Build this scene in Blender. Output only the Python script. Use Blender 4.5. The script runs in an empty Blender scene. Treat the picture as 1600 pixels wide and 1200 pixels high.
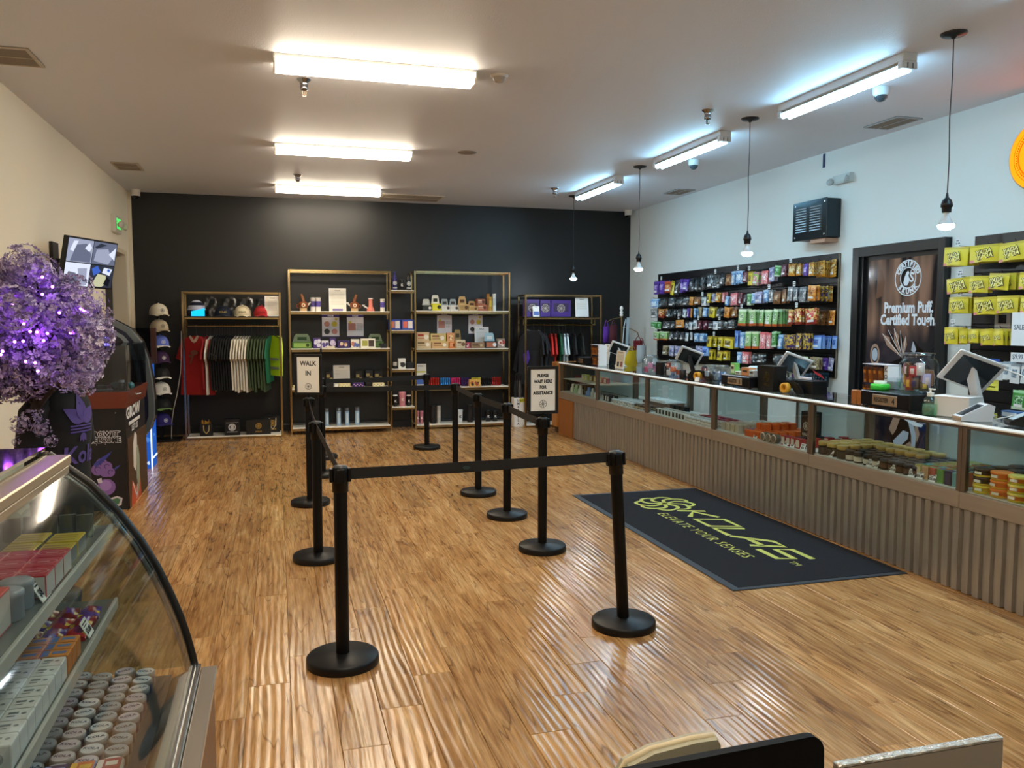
import bpy, math, random
from mathutils import Vector, Matrix
random.seed(7)
PI = math.pi
SC = bpy.context.scene
COL = SC.collection

# ---------------------------------------------------------------- camera, world, exposure
cd = bpy.data.cameras.new('camera'); cam = bpy.data.objects.new('camera', cd); COL.objects.link(cam)
cd.sensor_fit = 'HORIZONTAL'; cd.sensor_width = 36.0; cd.lens = 36.0 * 1281.7 / 1600.0; cd.clip_start = 0.02
yaw, pitch, roll = 0.279233, 0.0777472, 0.00138168
F = Vector((math.sin(yaw) * math.cos(pitch), math.cos(yaw) * math.cos(pitch), -math.sin(pitch)))
R0 = Vector((math.cos(yaw), -math.sin(yaw), 0)); U0 = R0.cross(F)
Rr = R0 * math.cos(roll) + U0 * math.sin(roll); Ur = U0 * math.cos(roll) - R0 * math.sin(roll)
cam.matrix_world = Matrix(((Rr.x, Ur.x, -F.x, 0), (Rr.y, Ur.y, -F.y, 0), (Rr.z, Ur.z, -F.z, 1.6), (0, 0, 0, 1)))
SC.camera = cam
W = bpy.data.worlds.new('world'); SC.world = W; W.use_nodes = True
W.node_tree.nodes['Background'].inputs[0].default_value = (0.75, 0.85, 1, 1)
W.node_tree.nodes['Background'].inputs[1].default_value = 0.25
SC.view_settings.view_transform = 'Standard'; SC.view_settings.look = 'None'
SC.view_settings.gamma = 1.0; SC.view_settings.use_curve_mapping = False
SC.view_settings.exposure = 0.6
WARM = 25.0      # radiance of the warm wrap fixtures' diffusers
COOL = 32.0      # radiance of the cool bare tubes
BULB = 240.0      # radiance of the reflector bulbs' faces
WARM_COL = (1.0, 0.86, 0.66); COOL_COL = (0.37, 0.75, 1.0)

# ---------------------------------------------------------------- materials
def lin(h):
    if not isinstance(h, str): return h
    c = [int(h[i:i + 2], 16) / 255 for i in (0, 2, 4)]
    return tuple(x / 12.92 if x <= 0.04045 else ((x + 0.055) / 1.055) ** 2.4 for x in c)
MATS = {}
def nodes_of(name):
    m = bpy.data.materials.new(name); m.use_nodes = True
    nt = m.node_tree; return m, nt, nt.nodes['Principled BSDF']
def mat(h, rough=0.5, metal=0.0, emit=0.0, bump=0.0, bscale=60.0, coat=0.0, vary=0.0, spec=0.5):
    key = (h, rough, metal, emit, bump, bscale, coat, vary, spec)
    if key in MATS: return MATS[key]
    c = lin(h)
    m, nt, b = nodes_of('surface')
    b.inputs['Base Color'].default_value = (*c, 1); b.inputs['Roughness'].default_value = rough
    b.inputs['Metallic'].default_value = metal; b.inputs['Coat Weight'].default_value = coat
    b.inputs['Specular IOR Level'].default_value = spec
    if emit: b.inputs['Emission Color'].default_value = (*c, 1); b.inputs['Emission Strength'].default_value = emit
    if bump or vary:
        tc = nt.nodes.new('ShaderNodeTexCoord'); n = nt.nodes.new('ShaderNodeTexNoise')
        n.inputs['Scale'].default_value = bscale; n.inputs['Detail'].default_value = 4
        nt.links.new(tc.outputs['Object'], n.inputs['Vector'])
        if bump:
            bp = nt.nodes.new('ShaderNodeBump'); bp.inputs['Strength'].default_value = bump; bp.inputs['Distance'].default_value = 0.01
            nt.links.new(n.outputs['Fac'], bp.inputs['Height']); nt.links.new(bp.outputs['Normal'], b.inputs['Normal'])
        if vary:
            mr = nt.nodes.new('ShaderNodeMapRange'); mr.inputs['To Min'].default_value = 1 - vary; mr.inputs['To Max'].default_value = 1 + vary
            hs = nt.nodes.new('ShaderNodeHueSaturation'); hs.inputs['Color'].default_value = (*c, 1)
            nt.links.new(n.outputs['Fac'], mr.inputs['Value']); nt.links.new(mr.outputs['Result'], hs.inputs['Value'])
            nt.links.new(hs.outputs['Color'], b.inputs['Base Color'])
    MATS[key] = m; return m
def emission(h, strength):
    key = ('em', h, strength)
    if key in MATS: return MATS[key]
    m = bpy.data.materials.new('glow'); m.use_nodes = True; nt = m.node_tree; nt.nodes.clear()
    e = nt.nodes.new('ShaderNodeEmission'); o = nt.nodes.new('ShaderNodeOutputMaterial')
    e.inputs[0].default_value = (*lin(h), 1); e.inputs[1].default_value = strength
    nt.links.new(e.outputs[0], o.inputs[0]); MATS[key] = m; return m
def glass(tint='f4faf8', rough=0.02, refl=0.05, grazing=0.75, milk=0.0, milkcol='d8e6e4'):
    """thin pane: clear, tinted, with a mirror gloss that grows towards grazing views; milk mixes in a diffuse frost"""
    key = ('glass', tint, rough, refl, grazing, milk, milkcol)
    if key in MATS: return MATS[key]
    m = bpy.data.materials.new('glass'); m.use_nodes = True; nt = m.node_tree; nt.nodes.clear()
    t = nt.nodes.new('ShaderNodeBsdfTransparent'); t.inputs[0].default_value = (*lin(tint), 1)
    g = nt.nodes.new('ShaderNodeBsdfGlossy'); g.inputs['Roughness'].default_value = rough
    lw = nt.nodes.new('ShaderNodeLayerWeight'); lw.inputs['Blend'].default_value = 0.5
    p = nt.nodes.new('ShaderNodeMath'); p.operation = 'POWER'; p.inputs[1].default_value = 4
    mr = nt.nodes.new('ShaderNodeMapRange'); mr.inputs['To Min'].default_value = refl; mr.inputs['To Max'].default_value = grazing
    mx = nt.nodes.new('ShaderNodeMixShader'); o = nt.nodes.new('ShaderNodeOutputMaterial')
    nt.links.new(lw.outputs['Facing'], p.inputs[0]); nt.links.new(p.outputs[0], mr.inputs['Value'])
    nt.links.new(mr.outputs[0], mx.inputs[0]); nt.links.new(g.outputs[0], mx.inputs[2])
    if milk:
        d = nt.nodes.new('ShaderNodeBsdfDiffuse'); d.inputs[0].default_value = (*lin(milkcol), 1)
        tr = nt.nodes.new('ShaderNodeBsdfTranslucent'); tr.inputs[0].default_value = (*lin(milkcol), 1)
        m1 = nt.nodes.new('ShaderNodeMixShader'); m1.inputs[0].default_value = 0.5
        m2 = nt.nodes.new('ShaderNodeMixShader'); m2.inputs[0].default_value = milk
        nt.links.new(d.outputs[0], m1.inputs[1]); nt.links.new(tr.outputs[0], m1.inputs[2])
        nt.links.new(t.outputs[0], m2.inputs[1]); nt.links.new(m1.outputs[0], m2.inputs[2]); nt.links.new(m2.outputs[0], mx.inputs[1])
    else: nt.links.new(t.outputs[0], mx.inputs[1])
    nt.links.new(mx.outputs[0], o.inputs[0]); MATS[key] = m; return m
GLASS = glass(); ACRYL = glass('eef4f6', refl=0.08, grazing=0.6); FILM = glass('d5dde0', rough=0.25, refl=0.12, grazing=0.5)
GOLD = mat('c2a56a', 0.22, 1.0); CHROME = mat('c8ccd0', 0.12, 1.0); STEEL = mat('b9b4ab', 0.3, 1.0); BLACKM = mat('060606', 0.35)
WHITE = mat('f0efea', 0.5); BLACK = mat('050506', 0.45); PAPER = mat('efeee8', 0.7); INK = mat('131316', 0.7)

# ---------------------------------------------------------------- mesh builder
class MB:
    def __init__(s): s.v = []; s.f = []; s.m = []; s.s = []
    def add(s, verts, faces, mi=0, smooth=False):
        b = len(s.v); s.v += [tuple(p) for p in verts]
        for i, f in enumerate(faces):
            s.f.append(tuple(k + b for k in f)); s.m.append(mi[i] if isinstance(mi, (list, tuple)) else mi); s.s.append(smooth)
        return s
    def box(s, x0, x1, y0, y1, z0, z1, mi=0, c=0.0):
        if c <= 0:
            v = [(x, y, z) for x in (x0, x1) for y in (y0, y1) for z in (z0, z1)]
            return s.add(v, [(0, 1, 3, 2), (4, 6, 7, 5), (0, 4, 5, 1), (2, 3, 7, 6), (0, 2, 6, 4), (1, 5, 7, 3)], mi)
        # chamfered: three verts per corner
        c = min(c, (x1 - x0) / 2.1, (y1 - y0) / 2.1, (z1 - z0) / 2.1)
        v = []; 
        for x, dx in ((x0, c), (x1, -c)):
            for y, dy in ((y0, c), (y1, -c)):
                for z, dz in ((z0, c), (z1, -c)):
                    v += [(x, y + dy, z + dz), (x + dx, y, z + dz), (x + dx, y + dy, z)]
        I = lambda i, j, k, a: ((i * 2 + j) * 2 + k) * 3 + a
        f = [(I(0,0,0,0), I(0,0,1,0), I(0,1,1,0), I(0,1,0,0)), (I(1,0,0,0), I(1,1,0,0), I(1,1,1,0), I(1,0,1,0)),
             (I(0,0,0,1), I(1,0,0,1), I(1,0,1,1), I(0,0,1,1)), (I(0,1,0,1), I(0,1,1,1), I(1,1,1,1), I(1,1,0,1)),
             (I(0,0,0,2), I(0,1,0,2), I(1,1,0,2), I(1,0,0,2)), (I(0,0,1,2), I(1,0,1,2), I(1,1,1,2), I(0,1,1,2))]
        for i in (0, 1):
            for j in (0, 1):
                f.append((I(i,j,0,0), I(i,j,0,1), I(i,j,1,1), I(i,j,1,0))); f.append((I(i,0,j,0), I(i,0,j,2), I(i,1,j,2), I(i,1,j,0)))
                f.append((I(0,i,j,1), I(0,i,j,2), I(1,i,j,2), I(1,i,j,1)))
                for k in (0, 1): f.append((I(i,j,k,0), I(i,j,k,1), I(i,j,k,2)))
        return s.add(v, f, mi)
    def lathe(s, prof, cx=0, cy=0, n=16, mi=0, smooth=True, sx=1.0, sy=1.0):
        v = []; f = []; ms = []
        for r, z in prof:
            for i in range(n):
                a = 2 * PI * i / n; v.append((cx + r * sx * math.cos(a), cy + r * sy * math.sin(a), z))
        for k in range(len(prof) - 1):
            for i in range(n):
                j = (i + 1) % n; f.append((k * n + i, k * n + j, (k + 1) * n + j, (k + 1) * n + i)); ms.append(mi[k] if isinstance(mi, (list, tuple)) else mi)
        s.add(v, f, ms, smooth)
        m0 = mi[0] if isinstance(mi, (list, tuple)) else mi; m1 = mi[-1] if isinstance(mi, (list, tuple)) else mi
        if prof[0][0] > 1e-6: s.add(v[:n], [tuple(range(n - 1, -1, -1))], m0)
        if prof[-1][0] > 1e-6: s.add(v[-n:], [tuple(range(n))], m1)
        return s
    def cyl(s, cx, cy, z0, z1, r, n=16, mi=0, r1=None): return s.lathe([(r, z0), (r if r1 is None else r1, z1)], cx, cy, n, mi)
    def tube(s, pts, r, n=6, mi=0):
        P = [Vector(p) for p in pts]; v = []; f = []; up = None
        for i, p in enumerate(P):
            d = (P[min(i + 1, len(P) - 1)] - P[max(i - 1, 0)]).normalized()
            if up is None: up = Vector((0, 0, 1)) if abs(d.z) < 0.9 else Vector((1, 0, 0))
            a = (up - d * up.dot(d)).normalized(); b = d.cross(a); up = a
            rr = r[i] if isinstance(r, (list, tuple)) else r
            for k in range(n):
                t = 2 * PI * k / n; q = p + a * rr * math.cos(t) + b * rr * math.sin(t); v.append(tuple(q))
        for i in range(len(P) - 1):
            for k in range(n):
                j = (k + 1) % n; f.append((i * n + k, i * n + j, (i + 1) * n + j, (i + 1) * n + k))
        s.add(v, f, mi, True); L = len(P) - 1
        return s.add([v[k] for k in range(n)] + [v[L * n + k] for k in range(n)], [tuple(range(n - 1, -1, -1)), tuple(range(n, 2 * n))], mi)
    def prism(s, pts, axis, a0, a1, mi=0):
        """polygon pts in the plane across axis ('x': pts are y,z; 'y': x,z; 'z': x,y), extruded from a0 to a1"""
        def P(p, a): return (a, p[0], p[1]) if axis == 'x' else ((p[0], a, p[1]) if axis == 'y' else (p[0], p[1], a))
        n = len(pts); v = [P(p, a0) for p in pts] + [P(p, a1) for p in pts]
        f = [tuple(range(n)), tuple(range(2 * n - 1, n - 1, -1))] + [(i, n + i, n + (i + 1) % n, (i + 1) % n) for i in range(n)]
        return s.add(v, f, mi)
    def quad(s, a, b, c, d, mi=0): return s.add([a, b, c, d], [(0, 1, 2, 3)], mi)
    def sheet(s, fn, nu, nv, mi=0, smooth=True):
        v = [fn(i / nu, j / nv) for j in range(nv + 1) for i in range(nu + 1)]
        f = []; ms = []
        for j in range(nv):
            for i in range(nu):
                k = j * (nu + 1) + i; f.append((k, k + 1, k + nu + 2, k + nu + 1)); ms.append(mi(i, j) if callable(mi) else mi)
        return s.add(v, f, ms, smooth)
    def ball(s, cx, cy, cz, r, n=10, m=6, mi=0, sx=1, sy=1, sz=1):
        return s.lathe([(r * math.sin(PI * k / m), cz - r * sz * math.cos(PI * k / m)) for k in range(m + 1)], cx, cy, n, mi, True, sx, sy)
    def mesh(s, name, mats):
        me = bpy.data.meshes.new(name); me.from_pydata(s.v, [], s.f)
        for m in (mats if isinstance(mats, (list, tuple)) else [mats]): me.materials.append(m)
        me.polygons.foreach_set('material_index', s.m); me.polygons.foreach_set('use_smooth', s.s); me.update(); return me
    def build(s, name, mats, parent=None, loc=(0, 0, 0), rz=0.0, label=None, cat=None, group=None, kind=None):
        return link(name, s.mesh(name, mats), parent, loc, rz, label, cat, group, kind)
def link(name, me, parent=None, loc=(0, 0, 0), rz=0.0, label=None, cat=None, group=None, kind=None):
    o = bpy.data.objects.new(name, me); COL.objects.link(o); o.location = loc
    if isinstance(rz, (tuple, list)): o.rotation_euler = rz
    else: o.rotation_euler = (0, 0, rz)
    if parent: o.parent = parent
    if label: o['label'] = label
    if cat: o['category'] = cat
    if group: o['group'] = group
    if kind: o['kind'] = kind
    return o
def thing(name, label, cat, loc=(0, 0, 0), rz=0.0, group=None): return link(name, None, None, loc, rz, label, cat, group)
def kids(o): return [c for c in o.children]
def copy_tree(o, loc=None, rz=None, label=None, group=None, parent=None):
    c = o.copy(); COL.objects.link(c)
    if parent is not None: c.parent = parent
    if loc is not None: c.location = loc
    if rz is not None: c.rotation_euler = (0, 0, rz)
    if label: c['label'] = label
    if group: c['group'] = group
    for ch in kids(o): copy_tree(ch, parent=c)
    return c
_TX = {}
def text_polys(s, size, bold, shear, align, space):
    key = (s, size, bold, shear, align, space)
    if key not in _TX:
        cu = bpy.data.curves.new('letters', 'FONT'); cu.body = s; cu.size = size; cu.offset = bold; cu.shear = shear
        cu.align_x = align; cu.align_y = 'CENTER'; cu.resolution_u = 2; cu.space_character = space
        ob = bpy.data.objects.new('letters', cu); COL.objects.link(ob)
        me = bpy.data.meshes.new_from_object(ob.evaluated_get(bpy.context.evaluated_depsgraph_get()))
        _TX[key] = ([tuple(v.co) for v in me.vertices], [tuple(p.vertices) for p in me.polygons])
        bpy.data.objects.remove(ob); bpy.data.curves.remove(cu); bpy.data.meshes.remove(me)
    return _TX[key]
FRONT = (Vector((1, 0, 0)), Vector((0, 0, 1)))       # print on a face that looks towards local -Y
RIGHT = (Vector((0, 1, 0)), Vector((0, 0, 1)))       # on a face towards +X
def put2d(mb, v2, faces, o, frame, mi=0, sx=1.0, sy=1.0, off=0.0008):
    r, u = frame; n = r.cross(u); o = Vector(o)
    mb.add([tuple(o + r * (p[0] * sx) + u * (p[1] * sy) + n * off) for p in v2], faces, mi)
def txt(mb, s, size, o, frame=FRONT, mi=0, bold=0.0, shear=0.0, align='CENTER', sx=1.0, sy=1.0, off=0.0008, space=1.0):
    v, f = text_polys(s, size, bold, shear, align, space); put2d(mb, v, f, o, frame, mi, sx, sy, off)
def ribbon(pts, w, closed=False):
    n = len(pts); v = []; f = []
    for i in range(n):
        a = pts[(i - 1) % n] if closed else pts[max(i - 1, 0)]; b = pts[(i + 1) % n] if closed else pts[min(i + 1, n - 1)]
        dx, dy = b[0] - a[0], b[1] - a[1]; L = math.hypot(dx, dy) or 1
        v += [(pts[i][0] - dy / L * w / 2, pts[i][1] + dx / L * w / 2), (pts[i][0] + dy / L * w / 2, pts[i][1] - dx / L * w / 2)]
    for i in range(n if closed else n - 1):
        j = (i + 1) % n; f.append((2 * i, 2 * i + 1, 2 * j + 1, 2 * j))
    return v, f
def flower(mb, R, o, frame=FRONT, mi=0, w=None, n=8, sx=1.0, sy=1.0, off=0.001):
    """the round eight-petal swirl emblem"""
    w = w or R * 0.09
    for k in range(n):
        a = 2 * PI * k / n
        sp = [(R * 0.84 * t * math.cos(a + 0.9 * t * (1 - t) * 2), R * 0.84 * t * math.sin(a + 0.9 * t * (1 - t) * 2)) for t in [i / 6 for i in range(7)]]
        put2d(mb, *ribbon(sp, w), o, frame, mi, sx, sy, off)
        b = a + 2 * PI / n; am = (a + b) / 2
        arc = []
        for i in range(7):
            t = i / 6; g = a + (b - a) * t; rr = R * (0.84 + 0.16 * math.sin(PI * t)); arc.append((rr * math.cos(g), rr * math.sin(g)))
        put2d(mb, *ribbon(arc, w), o, frame, mi, sx, sy, off)
def circle2(r, n=20, r0=0.0):
    if r0 <= 0: return [(r * math.cos(2 * PI * i / n), r * math.sin(2 * PI * i / n)) for i in range(n)], [tuple(range(n))]
    v = [(q * math.cos(2 * PI * i / n), q * math.sin(2 * PI * i / n)) for q in (r0, r) for i in range(n)]
    return v, [(i, n + i, n + (i + 1) % n, (i + 1) % n) for i in range(n)]
def rect2(x0, x1, y0, y1): return [(x0, y0), (x1, y0), (x1, y1), (x0, y1)], [(0, 1, 2, 3)]
ORD = ['first', 'second', 'third', 'fourth', 'fifth', 'sixth', 'seventh', 'eighth', 'ninth', 'tenth', 'eleventh', 'twelfth', 'thirteenth', 'fourteenth',
       'fifteenth', 'sixteenth', 'seventeenth', 'eighteenth', 'nineteenth', 'twentieth', 'twenty-first', 'twenty-second', 'twenty-third', 'twenty-fourth', 'twenty-fifth', 'twenty-sixth', 'twenty-seventh', 'twenty-eighth', 'twenty-ninth', 'thirtieth']

# ================================================================ ROOM
XL, XR, YB, YF, ZC = -1.89, 5.46, 12.2, -2.6, 3.318
def wood_floor():
    m, nt, b = nodes_of('oak_plank'); N = nt.nodes.new; L = nt.links.new
    tc = N('ShaderNodeTexCoord'); oi = N('ShaderNodeObjectInfo'); ge = N('ShaderNodeNewGeometry')
    ad = N('ShaderNodeMath'); ad.operation = 'ADD'; L(oi.outputs['Random'], ad.inputs[0]); L(ge.outputs['Random Per Island'], ad.inputs[1])
    ml = N('ShaderNodeMath'); ml.operation = 'MULTIPLY'; ml.inputs[1].default_value = 37.0; L(ad.outputs[0], ml.inputs[0])
    cx = N('ShaderNodeCombineXYZ'); L(ml.outputs[0], cx.inputs[0]); L(ml.outputs[0], cx.inputs[1]); L(ml.outputs[0], cx.inputs[2])
    va = N('ShaderNodeVectorMath'); L(tc.outputs['Object'], va.inputs[0]); L(cx.outputs[0], va.inputs[1])
    def mapped(s):
        k = N('ShaderNodeVectorMath'); k.operation = 'MULTIPLY'; k.inputs[1].default_value = s; L(va.outputs[0], k.inputs[0]); return k.outputs[0]
    def noise(s, scale, det, dist=0.0):
        n = N('ShaderNodeTexNoise'); n.inputs['Scale'].default_value = scale; n.inputs['Detail'].default_value = det
        n.inputs['Distortion'].default_value = dist; L(mapped(s), n.inputs['Vector']); return n.outputs['Fac']
    def ramp(x, stops):
        r = N('ShaderNodeValToRGB'); e = r.color_ramp.elements
        while len(e) < len(stops): e.new(0.5)
        for i, (p, c) in enumerate(stops): e[i].position = p; e[i].color = (*c, 1)
        L(x, r.inputs[0]); return r.outputs[0]
    def mix(kind, fac, a, c):
        k = N('ShaderNodeMix'); k.data_type = 'RGBA'; k.blend_type = kind
        if isinstance(fac, float): k.inputs[0].default_value = fac
        else: L(fac, k.inputs[0])
        L(a, k.inputs[6]); L(c, k.inputs[7]); return k.outputs[2]
    base = ramp(noise((9, 1.1, 9), 1.6, 6, 0.8), [(0.25, (0.33, 0.155, 0.05)), (0.42, (0.48, 0.245, 0.085)), (0.58, (0.58, 0.325, 0.125)), (0.75, (0.70, 0.45, 0.21))])
    fine = ramp(noise((60, 3, 60), 2.0, 4, 0.4), [(0.3, (0.55, 0.52, 0.49)), (0.65, (1.15, 1.15, 1.15))])
    c1 = mix('MULTIPLY', 0.8, base, fine)
    vein = noise((12, 0.9, 12), 1.0, 2, 0.45)
    vr = ramp(vein, [(0.0, (1, 1, 1)), (0.485, (1, 1, 1)), (0.50, (0.30, 0.21, 0.15)), (0.515, (1, 1, 1)), (1.0, (1, 1, 1))])
    spots = ramp(noise((10, 1.5, 10), 1.1, 3, 1.4), [(0.0, (0.40, 0.30, 0.24)), (0.27, (0.40, 0.30, 0.24)), (0.40, (1, 1, 1)), (1, (1, 1, 1))])
    c2 = mix('MULTIPLY', 0.7, c1, vr); c3 = mix('MULTIPLY', 0.7, c2, spots)
    fr = N('ShaderNodeMath'); fr.operation = 'FRACT'; L(ml.outputs[0], fr.inputs[0])
    tone = ramp(fr.outputs[0], [(0, (0.80, 0.79, 0.77)), (0.5, (1.0, 1.0, 1.0)), (1, (1.14, 1.15, 1.16))])
    L(mix('MULTIPLY', 1.0, c3, tone), b.inputs['Base Color'])
    rg = N('ShaderNodeMapRange'); rg.inputs['To Min'].default_value = 0.14; rg.inputs['To Max'].default_value = 0.27
    L(noise((14, 2, 14), 2.0, 3), rg.inputs['Value']); L(rg.outputs[0], b.inputs['Roughness'])
    b.inputs['Specular IOR Level'].default_value = 0.55
    # hand-scraped waves along the board
    wv = N('ShaderNodeTexWave'); wv.wave_type = 'BANDS'; wv.bands_direction = 'X'; wv.inputs['Scale'].default_value = 9.0
    wv.inputs['Distortion'].default_value = 7.0; wv.inputs['Detail'].default_value = 1.0; wv.inputs['Detail Scale'].default_value = 0.5; L(mapped((1.0, 0.22, 1)), wv.inputs['Vector'])
    b1 = N('ShaderNodeBump'); b1.inputs['Strength'].default_value = 0.24; b1.inputs['Distance'].default_value = 0.004; L(wv.outputs['Fac'], b1.inputs['Height'])
    b2 = N('ShaderNodeBump'); b2.inputs['Strength'].default_value = 0.02; b2.inputs['Distance'].default_value = 0.003
    L(noise((40, 4, 40), 3.0, 3), b2.inputs['Height']); L(b1.outputs[0], b2.inputs['Normal']); L(b2.outputs[0], b.inputs['Normal'])
    return m
def plaster(h, bump=0.25, scale=90, rough=0.75):
    m, nt, b = nodes_of('plaster'); b.inputs['Base Color'].default_value = (*lin(h), 1); b.inputs['Roughness'].default_value = rough
    tc = nt.nodes.new('ShaderNodeTexCoord'); n = nt.nodes.new('ShaderNodeTexNoise'); n.inputs['Scale'].default_value = scale; n.inputs['Detail'].default_value = 3
    bp = nt.nodes.new('ShaderNodeBump'); bp.inputs['Strength'].default_value = bump; bp.inputs['Distance'].default_value = 0.006
    nt.links.new(tc.outputs['Object'], n.inputs['Vector']); nt.links.new(n.outputs['Fac'], bp.inputs['Height']); nt.links.new(bp.outputs[0], b.inputs['Normal'])
    return m
OAK = wood_floor()
floor = MB().box(XL - 0.3, XR + 0.3, YF - 0.3, YB + 0.3, -0.20, -0.012).build('floor', mat('2a1a0c', 0.8), kind='structure')
PW, PL, PT = 0.177, 1.22, 0.012
def plank_mesh(L): return MB().box(0.0006, PW - 0.0006, 0.0006, L - 0.0006, -PT, 0, 0, 0.0022)
full = plank_mesh(PL).mesh('plank', OAK); cand = []
k0 = -11
for c in range(k0, 31):
    x = -0.149 + PW * c
    if x + PW < XL - 0.1 or x > XR: continue
    y = 3.412 + 0.285 * (c - 12) - PL * 12
    while y < YB:
        if y + PL > YF:
            d = math.hypot(max(x, 0) * 0.9, y); vis = (y + PL > 2.55 and x < 3.95 and (x > -0.42 * y + 0.1 * 0 - 0.05))
            cand.append((0 if vis else 1, d, x, y))
        y += PL
cand.sort(); rest = MB()
for i, (v, d, x, y) in enumerate(cand):
    y0, y1 = max(y, YF), min(y + PL, YB)
    if y1 - y0 < 0.02: continue
    if i < 300 and v == 0:
        me = full if y1 - y0 > PL - 0.01 else plank_mesh(y1 - y0).mesh('plank', OAK)
        link('plank', me, floor, (x, y0, 0))
    else: rest.box(x + 0.0006, x + PW - 0.0006, y0 + 0.0006, y1 - 0.0006, -PT, 0, 0, 0.0022)
rest.build('plank', OAK, floor, kind='stuff')
CEIL = plaster('dcdde4', 0.35, 130, 0.55); WCREAM = plaster('f2e7d0', 0.12, 70); WWHITE = plaster('dfe6e4', 0.12, 70); WBLACK = plaster('101113', 0.10, 50, 0.42)
MB().box(XL - 0.3, XR + 0.3, YF - 0.3, YB + 0.3, ZC, ZC + 0.2).build('ceiling', CEIL, kind='structure')
DY0, DY1, DZ = 10.30, 11.85, 2.50
wl = MB().box(XL - 0.3, XL, YF - 0.3, DY0, 0, ZC).box(XL - 0.3, XL, DY1, YB + 0.3, 0, ZC).box(XL - 0.3, XL, DY0, DY1, DZ, ZC).build('wall_left', WCREAM, kind='structure')
MB().box(XL, XR, YB, YB + 0.2, 0, ZC).build('wall_back', WBLACK, kind='structure')
MB().box(XR, XR + 0.3, YF - 0.3, YB + 0.3, 0, ZC).build('wall_right', WWHITE, kind='structure')
MB().box(XL, XR, YF - 0.2, YF, 0, ZC).build('wall_front', WCREAM, kind='structure')
BBK = mat('0b0b0c', 0.4)
MB().prism([(YB, 0), (YB - 0.016, 0), (YB - 0.016, 0.09), (YB - 0.008, 0.105), (YB, 0.11)], 'x', XL, XR).build('baseboard_back', BBK, kind='structure')
MB().prism([(XL, 0), (XL + 0.016, 0), (XL + 0.016, 0.09), (XL + 0.006, 0.11), (XL, 0.11)], 'y', YF, DY0 - 0.09).build('baseboard_left', mat('d8cdb8', 0.5), kind='structure')
MB().prism([(XR, 0), (XR - 0.016, 0), (XR - 0.016, 0.09), (XR - 0.006, 0.11), (XR, 0.11)], 'y', 6.9, YB).build('baseboard_right', mat('d8dcdc', 0.5), kind='structure')
# left corner trim and recessed doorway
MB().box(XL, XL + 0.045, YB - 0.05, YB, 0, ZC, 0, 0.004).build('trim_1', mat('d6cab2', 0.5), kind='structure')
dm = mat('d9ccb2', 0.5)
d1 = MB().box(XL - 0.20, XL - 0.16, DY0, DY1, 0, DZ - 0.02, 0).build('door_1', mat('0c0c0e', 0.5), kind='structure')
MB().box(XL - 0.16, XL + 0.02, DY0 - 0.0, DY0 + 0.05, 0, DZ, 0, 0.004).box(XL - 0.16, XL + 0.02, DY1 - 0.05, DY1, 0, DZ, 0, 0.004).box(XL - 0.16, XL + 0.012, DY0 + 0.05, DY1 - 0.05, DZ - 0.06, DZ, 0, 0.004).build('door_frame', dm, d1)
MB().tube([(XL - 0.16, DY0 + 0.12, 1.02), (XL - 0.10, DY0 + 0.12, 1.02), (XL - 0.10, DY0 + 0.24, 1.02)], 0.01, 8).build('door_handle', CHROME, d1)

# ---------------------------------------------------------------- right wall: door with the printed poster
PY0, PY1, PZ = 5.75, 6.63, 2.165
d2 = MB().box(XR - 0.02, XR, 5.66, 6.81, 0.0, 2.30).build('door_2', mat('0a0b0d', 0.4), kind='structure')
fr = MB().box(XR - 0.075, XR - 0.02, 6.72, 6.81, 0, 2.30, 0, 0.004).box(XR - 0.075, XR - 0.02, 5.66, 5.735, 0, 2.30, 0, 0.004).box(XR - 0.075, XR - 0.02, 5.735, 6.72, 2.205, 2.30, 0, 0.004)
fr.box(XR - 0.05, XR - 0.02, 6.68, 6.72, 0, 2.205)
fr.build('door_frame', mat('101418', 0.35), d2)
def poster_mat():
    m, nt, b = nodes_of('poster_print'); N = nt.nodes.new; L = nt.links.new
    tc = N('ShaderNodeTexCoord'); sp = N('ShaderNodeSeparateXYZ'); L(tc.outputs['Object'], sp.inputs[0])
    mp = N('ShaderNodeVectorMath'); mp.operation = 'MULTIPLY'; mp.inputs[1].default_value = (1, 5.5, 0.9); L(tc.outputs['Object'], mp.inputs[0])
    n = N('ShaderNodeTexNoise'); n.inputs['Scale'].default_value = 1.3; n.inputs['Detail'].default_value = 1.0; L(mp.outputs[0], n.inputs['Vector'])
    r1 = N('ShaderNodeValToRGB'); e = r1.color_ramp.elements; e[0].position = 0.36; e[0].color = (0.02, 0.016, 0.018, 1); e[1].position = 0.6; e[1].color = (0.30, 0.17, 0.115, 1); L(n.outputs['Fac'], r1.inputs[0])
    n2 = N('ShaderNodeTexNoise'); n2.inputs['Scale'].default_value = 3.0; n2.inputs['Detail'].default_value = 2.0; L(tc.outputs['Object'], n2.inputs['Vector'])
    r2 = N('ShaderNodeValToRGB'); e = r2.color_ramp.elements; e[0].position = 0.4; e[0].color = (0.012, 0.012, 0.02, 1); e[1].position = 0.75; e[1].color = (0.07, 0.05, 0.055, 1); L(n2.outputs['Fac'], r2.inputs[0])
    mr = N('ShaderNodeMapRange'); mr.inputs['From Min'].default_value = 1.40; mr.inputs['From Max'].default_value = 1.58; L(sp.outputs[2], mr.inputs['Value'])
    mx = N('ShaderNodeMix'); mx.data_type = 'RGBA'; L(mr.outputs[0], mx.inputs[0]); L(r2.outputs[0], mx.inputs[6]); L(r1.outputs[0], mx.inputs[7])
    L(mx.outputs[2], b.inputs['Base Color']); b.inputs['Roughness'].default_value = 0.12; return m
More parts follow.
